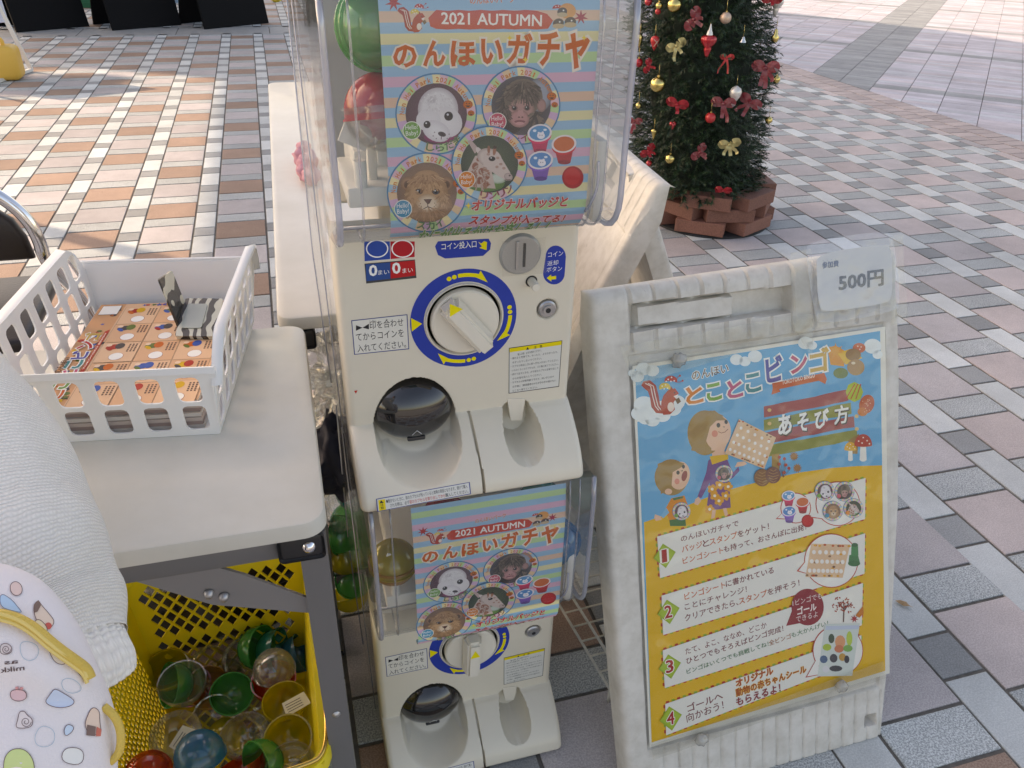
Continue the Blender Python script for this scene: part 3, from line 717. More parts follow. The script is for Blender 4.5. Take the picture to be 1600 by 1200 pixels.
# ------------------------------------------------------------------ autumn poster behind the clear front
POST = Prof([(y+.0032, z+UB) for y, z in HP])
def cc(t, k=1): return tuple(min(255, v*k) for v in t)
def animal(I, kind, cx, cy, r):
    q = r/140.0; E_ = lambda x, y, a, b=None, c=(0, 0, 0), c2=None, rot=0, k=.6, n=20: I.ell(cx+x*q, cy+y*q, a*q, (b or a)*q, c, rot=rot, col2=c2, k=k, n=n)
    if kind == 'seal':
        I.ell(cx, cy, r, col=(110, 80, 92), col2=(86, 62, 70), k=.5, n=30); E_(20, 105, 78, 28, (160, 70, 112), (130, 66, 96))
        E_(8, -20, 92, 100, (225, 222, 222), (186, 176, 180), k=.75, n=30); E_(42, 36, 78, 70, (228, 224, 224), (218, 213, 214), k=.3, rot=30, n=26); E_(-36, 28, 56, 52, (226, 222, 223), (219, 215, 216), k=.3)
        E_(0, 78, 66, 46, (234, 231, 231), (212, 206, 209), rot=25, k=.3); E_(-20, -65, 26, 18, (196, 190, 192), (216, 212, 213))
        E_(-42, 48, 16, 17, (24, 18, 22), (60, 52, 58), k=.8); E_(56, 10, 20, 21, (20, 15, 18), (58, 50, 54), k=.8); E_(-46, 42, 4, 4, (220, 220, 225)); E_(52, 3, 5, 5, (220, 220, 225))
        E_(26, 92, 19, 11, (52, 44, 50), (96, 86, 92), rot=18, k=.6); I.line([(cx+24*q, cy+100*q), (cx+22*q, cy+116*q)], 4*q, (120, 100, 108))
        for a, b in ((-8, 84), (-14, 100), (58, 92), (66, 106), (50, 112), (0, 112)): E_(a, b, 3, 3, (140, 128, 134))
    if kind == 'monkey':
        I.ell(cx, cy, r, col=(60, 54, 54), col2=(84, 82, 88), k=.6, n=30); E_(85, -50, 60, 80, (152, 158, 170), (110, 112, 120)); E_(-70, 80, 80, 60, (40, 34, 34), (58, 50, 50))
        E_(10, -40, 92, 86, (96, 84, 76), (120, 106, 94), k=.6); E_(96, 0, 22, 32, (172, 134, 128), (130, 104, 98)); E_(0, -58, 46, 58, (66, 60, 58), (104, 92, 84), k=.5)
        E_(-2, 20, 66, 52, (182, 142, 136), (128, 104, 96), k=.7, n=26); E_(-8, 62, 48, 42, (190, 142, 140), (150, 112, 108), k=.7)
        for sx in (-30, 30):
            E_(sx-2, 12, 17, 13, (150, 112, 108)); E_(sx-2, 12, 11, 11, (62, 50, 50)); E_(sx-2, 12, 6, 6, (22, 18, 18)); E_(sx-5, 8, 2.6, 2.6, (230, 230, 230))
        I.poly([(cx-14*q, cy+22*q), (cx+8*q, cy+22*q), (cx+14*q, cy+54*q), (cx-20*q, cy+54*q)], (196, 150, 146)); E_(-10, 55, 5, 3.5, (92, 60, 60)); E_(6, 55, 5, 3.5, (92, 60, 60))
        E_(-6, 76, 26, 7, (132, 78, 84)); E_(-6, 84, 20, 7, (206, 156, 154)); I.line([(cx-34*q, cy-10*q), (cx-18*q, cy-16*q)], 4*q, (90, 72, 66)); I.line([(cx+16*q, cy-16*q), (cx+34*q, cy-10*q)], 4*q, (90, 72, 66))
    if kind == 'giraffe':
        I.ell(cx, cy, r, col=(70, 84, 66), col2=(52, 66, 56), k=.6, n=30); E_(-20, 95, 95, 40, (110, 142, 84), (92, 122, 76)); E_(40, 70, 44, 26, (200, 208, 196), (150, 168, 140))
        I.poly([(cx+x*q, cy+y*q) for x, y in ((-70, -40), (-10, -50), (30, 120), (-110, 110), (-120, 60))], (206, 186, 176))
        for x, y, a, b in ((-70, 10, 16, 20), (-40, 35, 14, 18), (-80, 55, 18, 18), (-48, 80, 16, 20), (-10, 60, 12, 18), (-90, 95, 18, 14), (-15, 98, 14, 14), (-55, -22, 10, 10)): E_(x, y, a, b, (150, 96, 80), (170, 116, 98), rot=20, n=9)
        I.poly([(cx+x*q, cy+y*q) for x, y in ((-72, -52), (-108, -112), (-92, -120), (-48, -70))], (196, 172, 166)); E_(-50, -62, 12, 24, (222, 208, 202), rot=-35)
        E_(0, -30, 62, 46, (214, 198, 190), (180, 158, 150), rot=20, k=.7); I.poly([(cx+x*q, cy+y*q) for x, y in ((-30, -60), (40, -60), (100, 40), (108, 66), (84, 82), (30, 50), (-30, 10))], (212, 194, 186)); E_(92, 62, 22, 18, (196, 176, 170), (168, 148, 144), rot=30)
        E_(24, -64, 8, 22, (170, 118, 96), rot=8); E_(26, -82, 9, 8, (66, 50, 46)); E_(-4, -70, 7, 20, (160, 110, 92)); E_(12, -26, 17, 12, (26, 22, 24), (90, 76, 72), k=.75); E_(8, -30, 4, 3, (230, 230, 230)); E_(98, 56, 5, 4, (80, 62, 60)); I.line([(cx+72*q, cy+78*q), (cx+102*q, cy+76*q)], 4*q, (120, 96, 92))
        for x, y in ((40, -30), (55, 0), (70, 20), (36, 14), (-6, -48)): E_(x, y, 9, 7, (184, 150, 138), n=8)
    if kind == 'lion':
        I.ell(cx, cy, r, col=(150, 118, 96), col2=(128, 104, 90), k=.6, n=30); E_(0, 60, 120, 74, (176, 138, 108), (150, 118, 94), k=.7)
        for sx in (-88, 88): E_(sx, -40, 34, 34, (170, 132, 106), (138, 106, 84)); E_(sx, -36, 20, 20, (96, 72, 60), (130, 98, 80))
        E_(0, 0, 98, 92, (196, 158, 124), (160, 124, 96), k=.7, n=30); E_(0, -70, 60, 34, (186, 148, 116), (176, 138, 106)); E_(4, 50, 56, 44, (218, 196, 172), (184, 150, 120), k=.55)
        for x, y in ((-40, -66), (-20, -78), (0, -60), (22, -76), (42, -62), (-54, -46), (54, -44), (-10, -44), (14, -46)): E_(x, y, 6, 8, (150, 112, 84), (172, 134, 104), n=8)
        for sx in (-38, 42): E_(sx, -4, 20, 14, (120, 88, 68)); E_(sx, -3, 13, 12, (66, 74, 84)); E_(sx, -3, 7, 7, (18, 16, 18)); E_(sx-4, -8, 3, 3, (235, 235, 235)); E_(sx, -22, 14, 4, (226, 200, 170), n=8)
        I.poly([(cx+x*q, cy+y*q) for x, y in ((-16, 32), (24, 30), (12, 52), (2, 54))], (92, 62, 58)); I.line([(cx+4*q, cy+52*q), (cx+4*q, cy+66*q), (cx-16*q, cy+76*q)], 4*q, (74, 50, 46)); I.line([(cx+4*q, cy+66*q), (cx+26*q, cy+74*q)], 4*q, (74, 50, 46))
        for x, y in ((-30, 52), (-36, 60), (36, 50), (42, 58), (-26, 64), (34, 66)): E_(x, y, 2.5, 2.5, (120, 90, 70), n=6)
def fur(I, cx, cy, rx, ry, cols, n, L, seed=1, down=True):
    g_ = random.Random(seed); top_ = max(b_[4] for b_ in I.bb[-14:])+1
    for _ in range(n):
        a = g_.uniform(0, 6.283); q = math.sqrt(g_.random())*.93; x, y = cx+rx*q*math.cos(a), cy+ry*q*math.sin(a); dx, dy = (x-cx)/rx*.8, .5+(y-cy)/ry*.5; m = math.hypot(dx, dy)+.01; l = 2.0*L*g_.uniform(.6, 1.3)
        I.line([(x, y), (x+dx/m*l, y+dy/m*l)], g_.uniform(3.5, 6.5), g_.choice(cols), lv=top_+(_ % 5))
_animal = animal
def animal(I, kind, cx, cy, r):
    _animal(I, kind, cx, cy, r)
    if r < 60: return
    q = r/140.0
    if kind == 'seal': fur(I, cx+4*q, cy-58*q, 76*q, 46*q, [(220, 216, 216), (212, 207, 208), (230, 227, 227)], 90, 5, 2)
    if kind == 'monkey': fur(I, cx+8*q, cy-66*q, 82*q, 50*q, [(84, 74, 68), (128, 114, 102), (70, 62, 58), (106, 92, 82)], 150, 13, 3); fur(I, cx-80*q, cy+20*q, 26*q, 70*q, [(84, 74, 68), (110, 98, 88)], 50, 12, 4); fur(I, cx+70*q, cy+60*q, 24*q, 40*q, [(96, 84, 76), (122, 108, 98)], 40, 12, 5)
    if kind == 'lion': fur(I, cx, cy-54*q, 82*q, 34*q, [(178, 140, 108), (206, 168, 134), (160, 120, 92), (190, 150, 118)], 130, 11, 6); fur(I, cx, cy+92*q, 90*q, 26*q, [(160, 126, 98), (186, 148, 116)], 60, 12, 7); fur(I, cx-70*q, cy+25*q, 24*q, 44*q, [(170, 134, 104), (196, 160, 128)], 40, 10, 8); fur(I, cx+74*q, cy+25*q, 24*q, 44*q, [(170, 134, 104), (196, 160, 128)], 40, 10, 9)
    if kind == 'giraffe': fur(I, cx-50*q, cy+60*q, 46*q, 60*q, [(190, 166, 154), (176, 130, 112)], 60, 10, 10)
def pumpkin(I, x, y, r):
    I.ell(x, y, r, r*.85, (214, 116, 52), col2=(180, 86, 40), n=16); I.poly([(x-r*.5, y-r*.1), (x-r*.2, y-r*.4), (x-r*.1, y-r*.05)], (50, 30, 24)); I.poly([(x+r*.1, y-r*.05), (x+r*.25, y-r*.4), (x+r*.5, y-r*.1)], (50, 30, 24)); I.poly([(x-r*.55, y+r*.2), (x+r*.55, y+r*.2), (x+r*.2, y+r*.55), (x-r*.2, y+r*.5)], (50, 30, 24))
def arc_text(I, s, cx, cy, r, a0, a1, h, col, inward=False):
    n = len(s); da = (a1-a0)/n
    for i, ch in enumerate(s):
        if ch == ' ': continue
        a = R(a0+da*(i+.5)); wd = abs(R(da))*r*.84
        if ch in 'il!1': wd *= .45
        sg = -1 if inward else 1; tx, ty = -math.sin(a)*sg, math.cos(a)*sg; px, py = cx+r*math.cos(a), cy+r*math.sin(a)
        I.text_free(ch, (px-tx*wd/2, py-ty*wd/2), (px+tx*wd/2, py+ty*wd/2), h, col)
def text_free(s, t, p0, p1, h, col, bold=.02):
    V, F = glyphs(t, bold)
    if not V: return
    x0 = min(v[0] for v in V); x1 = max(v[0] for v in V); y0 = 0; y1 = .72
    e = Vector(p1)-Vector(p0); ex = e/(x1-x0); up_ = Vector((e.y, -e.x)).normalized()*h/(y1-y0)
    s._add([s.q(*(Vector(p0)+ex*(v[0]-x0)+up_*(v[1]-y0))) for v in V], F, col)
Ink.text_free = text_free
def badge(I, cx, cy, r, kind, name, word, dot, detail=True, st='のんほいパーク'):
    wd = [(186, 214, 160), (228, 190, 200), (240, 224, 176), (160, 196, 214), (232, 200, 164), (214, 178, 206)]
    I.ell(cx, cy, r*1.04, col=(70, 130, 170), n=40)
    n = 30
    for i in range(n):
        a0, a1 = 360*i/n, 360*(i+1)/n; P = [(cx+r*math.cos(R(a)), cy+r*math.sin(R(a))) for a in (a0, (a0+a1)/2, a1)]+[(cx+r*.72*math.cos(R(a)), cy+r*.72*math.sin(R(a))) for a in (a1, a0)]
        I.poly(P, wd[(i*5) % 6], lv=LV)
    animal(I, kind, cx, cy, r*.78)
    if not detail: I.ell(cx-r*.62, cy+r*.45, r*.22, col=dot, n=14); return
    arc_text(I, 'Non Hoi Park 2021 Autumn', cx, cy, r*.81, 178, 345, r*.13, (214, 130, 70))
    pumpkin(I, cx+r*.80, cy-r*.24, r*.125); pumpkin(I, cx+r*.88, cy-r*.02, r*.085)
    x, y = cx-r*.62, cy+r*.42; I.ell(x, y, r*.235, col=(236, 236, 226), n=24); I.ell(x, y, r*.215, col=dot, n=24)
    I.text_free('Hello!', (x-r*.16, y-r*.02), (x+r*.15, y-r*.04), r*.12, (245, 245, 240), .0); I.text_free('Baby!', (x-r*.15, y+r*.13), (x+r*.15, y+r*.11), r*.12, (245, 245, 240), .0)
    arc_text(I, name, cx, cy, r*.94, 108, 108-14*len(name)*1.15, r*.17, (90, 130, 90) if dot[1] > 140 else (150, 80, 90), inward=True)
def squirrel(I, x, y, k, tailc=(176, 62, 50)):
    P = lambda L: [(x+a*k, y+b*k) for a, b in L]
    I.poly(P([(-60, -48), (-40, -52), (-22, -36), (-14, -6), (-10, 20), (4, 40), (-2, 48), (-22, 46), (-36, 28), (-40, 0), (-46, -18), (-58, -28), (-66, -36)]), tailc)
    for d in (0, 8): I.line(P([(-54+d, -42), (-38+d, -34), (-32+d, -4), (-24+d, 26), (-14+d, 38)]), 2.6*k, (238, 226, 214))
    I.poly(P([(0, -6), (14, -22), (30, -26), (40, -14), (38, 4), (30, 14), (34, 36), (20, 50), (0, 52), (-8, 36), (-6, 12)]), (186, 70, 54)); I.ell(x+22*k, y+28*k, 10*k, 14*k, (238, 220, 206))
    I.poly(P([(16, -20), (34, -28), (46, -12), (36, -2), (22, -2)]), (190, 74, 56)); I.ell(x+33*k, y-14*k, 2.4*k, col=(20, 20, 20)); I.poly(P([(30, -4), (44, -10), (38, 4)]), (240, 228, 220)); I.poly(P([(20, -22), (22, -34), (28, -26)]), (176, 62, 50))
    I.poly(P([(34, 6), (46, 0), (52, 12), (42, 20)]), (120, 92, 62))
    I.ell(x+4*k, y-30*k, 17*k, 14*k, (226, 196, 92), arc=(150, 390)); 
    for a, b in ((-4, -34), (6, -38), (12, -28), (2, -26)): I.ell(x+a*k, y+b*k, 2.4*k, col=(245, 240, 215), n=10)
    I.ell(x+22*k, y-50*k, 19*k, 15*k, (196, 64, 56), arc=(170, 380)); 
    for a, b in ((14, -54), (24, -60), (32, -50), (22, -48), (8, -48)): I.ell(x+a*k, y+b*k, 2.4*k, col=(245, 235, 230), n=10)
    I.line(P([(38, -52), (44, -62), (48, -64)]), 1.5*k, (196, 64, 56)); I.ell(x+49*k, y-65*k, 3*k, col=(196, 64, 56), n=10); I.line(P([(38, -46), (50, -46), (56, -50)]), 1.5*k, (196, 64, 56)); I.ell(x+57*k, y-50*k, 3*k, col=(196, 64, 56), n=10)
def maple(I, x, y, r, col, rot=0):
    P = []
    for i in range(7):
        a = -90+rot+i*360/7; P.append((x+r*math.cos(R(a)), y+r*math.sin(R(a)))); P.append((x+r*.36*math.cos(R(a+25)), y+r*.36*math.sin(R(a+25))))
    I.poly(P, col)
def acorns(I, x, y, k):
    I.ell(x-38*k, y-58*k, 24*k, 17*k, (196, 70, 62), arc=(170, 370)); 
    for a, b in ((-46, -66), (-34, -68), (-26, -60)): I.ell(x+a*k, y+b*k, 3*k, col=(240, 230, 225), n=8)
    I.ell(x+8*k, y-46*k, 40*k, 36*k, (226, 160, 100))
    for a, b, s_ in ((-16, -42, .9), (-34, 12, 1), (22, 6, 1.05)):
        I.ell(x+a*k, y+b*k, 26*k*s_, 22*k*s_, (72, 56, 52), rot=-15); I.ell(x+a*k, y+(b+14)*k, 28*k*s_, 12*k*s_, (196, 172, 140)); I.ell(x+(a+6)*k, y+(b-6)*k, 4*k, 4*k, (230, 228, 226))
    maple(I, x+72*k, y-16*k, 36*k, (176, 52, 74))
def stamps(I, x, y, k, lids=True):
    def pot(a, b, s_, body, face, inner=False):
        X, Y = x+a*k, y+b*k; I.poly([(X-46*s_*k, Y+6*k), (X+46*s_*k, Y+6*k), (X+30*s_*k, Y+82*s_*k), (X-26*s_*k, Y+82*s_*k)], body); I.ell(X+2*k, Y+82*s_*k, 28*s_*k, 10*s_*k, cc(body, .8))
        I.ell(X, Y+12*k, 54*s_*k, 38*s_*k, cc(body, 1.15), rot=-8); I.ell(X, Y, 56*s_*k, 40*s_*k, (236, 226, 226), rot=-8); I.ell(X, Y, 47*s_*k, 33*s_*k, face, rot=-8)
        if not inner:
            I.ell(X+6*k, Y+12*k, 18*k*s_, 15*k*s_, (240, 236, 240)); I.ell(X-4*k, Y, 5*k, 5*k, (240, 236, 240)); I.ell(X+14*k, Y-2*k, 5*k, 5*k, (240, 236, 240)); I.ell(X+1*k, Y+10*k, 2*k, 2*k, (40, 40, 60)); I.ell(X+11*k, Y+10*k, 2*k, 2*k, (40, 40, 60)); I.ell(X-22*k, Y-10*k, 8*k, 6*k, (226, 236, 244)); I.ell(X+24*k, Y-14*k, 8*k, 5*k, (226, 236, 244))
    pot(110, 20, 1, (190, 66, 72), (214, 120, 84), True); pot(0, -30, .98, (204, 74, 104), (84, 152, 196)); pot(4, 92, 1.02, (126, 92, 172), (84, 144, 196)); I.ell(x+150*k, y+170*k, 48*k, 50*k, (196, 56, 60), col2=(172, 44, 50)); I.ell(x+148*k, y+166*k, 36*k, 38*k, (206, 66, 68))
LV = None
def autumn_poster():
    I = Ink(POST, H2, dz=.00002, base=-.0001)
    x0a, z0 = POST.at(*H2(434, -60)); x0 = .4925; x1 = .7035
    top = -(0.004); bot = POST.at(*H2(450, 1090))[1]
    I.poly([(x0, top), (x1, top), (x1, bot), (x0, bot)], (150, 190, 214), local=True)
    cols = [(222, 178, 196), (226, 190, 166), (228, 218, 172), (184, 214, 160)]; p = .00925; k = 0; b = top
    b0 = POST.at(*H2(440, 345))[1]   # top of a pink stripe
    kk = -int((top-b0)/p)-2
    while True:
        t_ = b0-kk*2*p
        if t_-p < bot: break
        a_, c_ = min(t_, top), max(t_-p, bot)
        if a_ > c_: I._add([(x0, a_), (x1, a_), (x1, c_), (x0, c_)], [(0, 1, 2, 3)], cols[kk % 4], lv=1)
        kk += 1
    for P_ in I.bb: pass
    squirrel(I, 590, 88, 1.1); maple(I, 500, 12, 40, (186, 66, 60)); I.text('のんほいパーク', (842, 18), (1040, 10), 34, (214, 118, 96), bold=.02, out=(228, 226, 214), outw=.05)
    P = [(x, 95+(-56 if 0 else 0)) for x in ()]
    rb = [(655, 80)]+[(690+i*50, 44+(4 if i % 2 else 0)-(i*0)) for i in range(0, 10)]+[(1185, 62), (1212, 92), (1190, 128)]+[(1140-i*50, 132-(3 if i % 2 else 0)) for i in range(0, 10)]+[(664, 118)]
    I.poly(rb, (206, 84, 72)); I.text('2021 AUTUMN', (714, 107), (1160, 117), 52, (246, 240, 232), bold=.02); acorns(I, 1268, 92, .95)
    for ch, a, b, c_, d_ in (('の', 495, 196, 608, 305), ('ん', 628, 176, 735, 300), ('ほ', 750, 178, 868, 300), ('い', 884, 170, 990, 290), ('ガ', 1002, 145, 1118, 288), ('チ', 1134, 138, 1240, 296), ('ャ', 1256, 146, 1368, 308)):
        I.text(ch, (a+8, d_-8), (c_-8, d_-8), d_-b-16, (214, 108, 62), bold=.035, out=(238, 228, 214), outw=.10, lv=14)
    for b in ((690, 508, 176, 'seal', 'しらだま', 'しらだま', (110, 160, 84)), (1068, 470, 170, 'monkey', 'レイカ', 'レイカ', (206, 92, 110)), (648, 858, 172, 'lion', 'スカイ', 'スカイ', (64, 146, 176)), (926, 730, 164, 'giraffe', 'リンリン', 'リン', (226, 134, 66))): badge(I, *b)
    stamps(I, 1150, 622, 1.0)
    I.text('オリジナルバッジと', (845, 938), (1268, 918), 46, (200, 66, 62), bold=.035, out=(238, 226, 218), outw=.075, skew=.12)
    I.text('スタンプが入ってる！', (832, 1003), (1250, 990), 42, (200, 66, 62), bold=.035, out=(238, 226, 218), outw=.075, skew=.12)
    I.text('なにが出るかはお楽しみ！！', (590, 1058), (1175, 1034), 34, (96, 150, 70), bold=.035, out=(232, 232, 210), outw=.07, skew=.12)
    for x, y in ((1088, 266), (1018, 170), (1350, 168), (832, 915)): I.poly([(x, y-14), (x+4, y-4), (x+14, y), (x+4, y+4), (x, y+14), (x-4, y+4), (x-14, y), (x-4, y-4)], (244, 214, 96))
    return I
AP = autumn_poster(); cuts = [-s for s in POST.s[1:-1]]
bm = B()
o = AP.build('poster', MU, cut=cuts)
o = AP.build('poster', ML, cut=cuts, clip=-(POST.s[-1]-.050), shift=(.006, .0, -.626))

# ================================================================== A-FRAME SIGNS
SIGNP = mat('weathered_sign_plastic', (.66, .635, .58), .55, noise=(26, .22, (.52, .49, .43), .30, .60), bump=(150, .15))
def add_dirt(m, dirt=(.20, .17, .13), cov=.62):
    t = m.node_tree; b = t.nodes['Principled BSDF']; src = b.inputs['Base Color'].links[0].from_socket; tc = t.nodes.new('ShaderNodeTexCoord'); mp = t.nodes.new('ShaderNodeMapping'); mp.inputs['Scale'].default_value = (1, .6, 1); t.links.new(tc.outputs['Object'], mp.inputs[0])
    n = t.nodes.new('ShaderNodeTexNoise'); n.inputs['Scale'].default_value = 55; n.inputs['Detail'].default_value = 8; n.inputs['Roughness'].default_value = .75; t.links.new(mp.outputs[0], n.inputs['Vector'])
    r = t.nodes.new('ShaderNodeValToRGB'); r.color_ramp.elements[0].position = cov; r.color_ramp.elements[1].position = cov+.10; r.color_ramp.elements[0].color = (0, 0, 0, 1); r.color_ramp.elements[1].color = (.75, .75, .75, 1); t.links.new(n.outputs['Fac'], r.inputs[0])
    mx = t.nodes.new('ShaderNodeMixRGB'); t.links.new(r.outputs[0], mx.inputs[0]); t.links.new(src, mx.inputs[1]); mx.inputs[2].default_value = (*dirt, 1); t.links.new(mx.outputs[0], b.inputs['Base Color'])
add_dirt(SIGNP, cov=.64)
SL = [(0, .012), (.25, .004), (.5, -.001), (.75, -.006), (1, -.009)]; SR = [(0, .502), (.25, .521), (.5, .529), (.75, .5255), (1, .514)]
def itp(T, t):
    for (a, x), (b, y) in zip(T, T[1:]):
        if t <= b: return x+(y-x)*(t-a)/(b-a)
    return T[-1][1]
GR = [.052+.0385*i for i in range(13)]; GB = [.075+.0262*i for i in range(17)]
def sign_h(a, b, L, Rr, Ht):
    o = 0
    if b > .752:
        for g in GR:
            if abs(a-g) < .012: o -= .0042*math.exp(-((a-g)/.0022)**2); o += .0012*math.exp(-((a-g-.004)/.002)**2)
    if b < .098:
        for g in GB:
            if abs(a-g) < .01: o -= .0034*math.exp(-((a-g)/.0018)**2)
    def smin(x): return max(0, min(1, x/.0025))
    ins = min(smin(a-.046), smin(.492-a), smin(b-.100), smin(.748-b)); o -= .0055*ins
    ins = min(smin(a-.056), smin(.482-a), smin(b-.108), smin(.742-b)); o += .0015*ins
    s_ = min(smin(a-.053), smin(.322-a), smin(b-.781), smin(.822-b))
    if s_ > 0: o = o*(1-s_)-.0240*s_; k = min(smin(a-.064), smin(.225-a), smin(b-.7845), smin(.8185-b)); o += .0160*k
    s_ = min(smin(a-.462), smin(.486-a), smin(b-.030), smin(.052-b)); o -= .02*s_
    for e, r in ((a-L, .012), (Rr-a, .012), (b, .006), (Ht-b, .022)):
        if e < r: o -= r-math.sqrt(max(0, r*r-(r-e)**2))
    return o
def sign_panel_mesh():
    nx, ny = 200, 300; V = []; F = []; T = .046
    for j in range(ny+1):
        t = j/ny
        for i in range(nx+1):
            L, Rr = itp(SL, t), itp(SR, t); a = L+(Rr-L)*i/nx; Ht = .845+.021*a/.52; b = t*Ht; V.append((a, b, sign_h(a, b, L, Rr, Ht)))
    n = nx+1
    for j in range(ny):
        for i in range(nx): k = j*n+i; F.append((k, k+1, k+n+1, k+n))
    ring = list(range(0, n)) + [j*n+nx for j in range(1, ny+1)] + [ny*n+i for i in range(nx-1, -1, -1)] + [j*n for j in range(ny-1, 0, -1)]
    def loop(ins, z):
        base = len(V)
        for r in ring:
            a, b, _ = V[r]; V.append((a+(ins if a < .26 else -ins)*(1 if abs(a-.26) > .2 else abs(a-.26)/.2), b+(ins if b < .4 else -ins)*(1 if abs(b-.42) > .3 else abs(b-.42)/.3), z*(1-.42*max(0, min(1, (b-.80)/.06)))))
        return base
    l1 = loop(0, -T); l2 = loop(.016, -T); l3 = loop(.017, -.030); m = len(ring)
    for k in range(m):
        k2 = (k+1) % m; F.append((ring[k2], ring[k], l1+k, l1+k2)); F.append((l1+k2, l1+k, l2+k, l2+k2)); F.append((l2+k2, l2+k, l3+k, l3+k2))
    F.append(tuple(l3+k for k in range(m))[::-1])
    me = bpy.data.meshes.new('sign_panel'); me.from_pydata(V, [], F); me.update()
    for p in me.polygons: p.use_smooth = True
    me.set_sharp_from_angle(angle=R(38)); me.materials.append(SIGNP); return me
SPM = sign_panel_mesh()
def frame(O, ex, up_):
    ex = Vector(ex).normalized(); up_ = Vector(up_); up_ = (up_-ex*up_.dot(ex)).normalized(); n = ex.cross(up_)
    Mx = Matrix((ex, up_, n)).transposed().to_4x4(); Mx.translation = O; return Mx
yw, ln = R(.6), R(20.8); EX = Vector((math.cos(yw), math.sin(yw), 0)); BK = Vector((-math.sin(yw), math.cos(yw), 0))
SO = Vector((.80, -3.228, .0)); SUP = BK*math.sin(ln)+Vector((0, 0, math.cos(ln))); MS = frame(SO, EX, SUP)
S1 = thing('a_frame_sign', 'weathered ivory plastic A-frame sign carrying the blue and yellow bingo poster', 'sign', SO, group='ivory plastic A-frame signs')
def panel(name, t, Mx):
    o = bpy.data.objects.new(name, SPM); COL.objects.link(o); o.parent = t; o.matrix_parent_inverse = Matrix(); o.matrix_basis = parent_matrix(t).inverted() @ Mx; return o
pf = panel('front_panel', S1, MS)
up2 = -BK*.42+Vector((0, 0, .905)); foot = SO+EX*.522+BK*.700+Vector((0, 0, .004)); pr_ = panel('rear_panel', S1, frame(foot, -EX, up2)); pr_.scale = (1, .98, 1)
bm = B(); tube(bm, [MS @ Vector((.02, .832, -.046)), MS @ Vector((.49, .85, -.046))], .007, 10); o = obj('hinge_rod', bm, STEEL, None, True); o.parent = S1; o.matrix_parent_inverse = parent_matrix(S1).inverted()
S2 = thing('a_frame_sign', 'weathered ivory A-frame sign seen end-on between the machines and the tree', 'sign', (1.08, -2.25, 0), group='ivory plastic A-frame signs')
RD = Vector((math.cos(R(82)), math.sin(R(82)), 0)); LF = Vector((.712, -2.49, 0)); AX = Vector((1.075, -2.50, .80)); RF = Vector((1.425, -2.45, 0))
upl = (AX-LF); p2 = panel('left_panel', S2, frame(LF+RD*.52, -RD, upl)); upr = (AX+Vector((.012, 0, 0))-RF); p3 = panel('right_panel', S2, frame(RF, RD, upr))
p2.scale = (1, 1.03, 1); p3.scale = (1, 1.02, 1); p2.name = 'panel'; p3.name = 'panel'

# ---- bingo poster
BS = Surf(MS @ Vector((0, 0, .0006)), EX, SUP); idn = lambda x, y: (x, y)
CA = lambda x, y: (980+x/3.81, 520+y/3.81); CB = lambda x, y: (980+x/2.927, 790+y/2.927)
bp_ = bpy.data.objects.new('bingo_poster', None); COL.objects.link(bp_)
I = Ink(BS, idn, dz=.00003)
I.poly([(988, 572), (1383, 510), (1390, 1052), (1015, 1168)], (226, 224, 212))
I.poly([(992, 577), (1375, 517), (1383, 1048), (1018, 1160)], (86, 168, 206))
hill = [(1006, 816), (1040, 804), (1080, 787), (1120, 771), (1150, 762), (1203, 748), (1250, 738), (1300, 731), (1340, 728), (1378, 727)]
I.poly(hill+[(1383, 1048), (1018, 1160)], (230, 178, 40))
I.f = CA
for x, y, r in ((95, 215, 45), (150, 225, 40), (60, 260, 40), (30, 240, 26), (100, 430, 62), (70, 480, 48), (150, 520, 44), (210, 490, 48), (270, 450, 52), (300, 410, 44), (110, 505, 48), (650, 160, 38), (700, 170, 34), (760, 140, 42), (1060, 60, 44), (1100, 75, 30), (1460, 80, 52), (1490, 130, 30)): I.ell(x, y, r, r*.85, (226, 234, 232), lv=3)
I.poly([(55, 440), (300, 380), (340, 430), (300, 480), (60, 530)], (226, 234, 232), lv=4)
I.poly([(1190, 90), (1240, 75), (1300, 110), (1290, 200), (1210, 190)], (226, 150, 70)); I.poly([(1250, 120), (1330, 95), (1400, 150), (1300, 190)], (232, 186, 80)); maple(I, 1240, 110, 52, (226, 160, 80))
I.ell(1380, 90, 38, 30, (206, 110, 82)); I.ell(1345, 130, 46, 36, (150, 112, 74)); I.ell(1360, 205, 52, 48, (176, 136, 92)); I.ell(1270, 240, 44, 32, (100, 120, 60)); I.ell(1345, 180, 12, 8, (226, 210, 180))
for x, y in ((1372, 80), (1392, 84), (1384, 98)): I.ell(x, y, 4, col=(240, 230, 220), n=8)
squirrel(I, 215, 385, 2.0)
I.text('のんほい', (388, 282), (604, 234), 52, (92, 62, 40), bold=.01, out=(238, 238, 230), outw=.07)
for ch, a, b, c_, d_, cc_ in (('と', 345, 308, 462, 432, (226, 132, 66)), ('こ', 468, 290, 572, 412, (106, 160, 66)), ('と', 590, 270, 698, 396, (200, 96, 130)), ('こ', 700, 232, 806, 362, (36, 132, 136)), ('ビ', 822, 130, 936, 300, (76, 76, 150)), ('ン', 968, 118, 1082, 246, (200, 90, 116)), ('ゴ', 1082, 84, 1212, 244, (212, 170, 90))):
    I.text(ch, (a+12, d_-4), (c_-12, d_-4-.17*(c_-a)), d_-b-26, cc_, bold=.035, out=(240, 240, 232), outw=.095)
I.poly([(862, 300), (1172, 238), (1188, 275), (1178, 305), (1140, 285), (905, 335), (912, 350), (858, 368), (866, 330)], (206, 96, 58)); I.text('TOKOTOKO BINGO', (922, 308), (1116, 264), 26, (250, 236, 220), bold=.02)
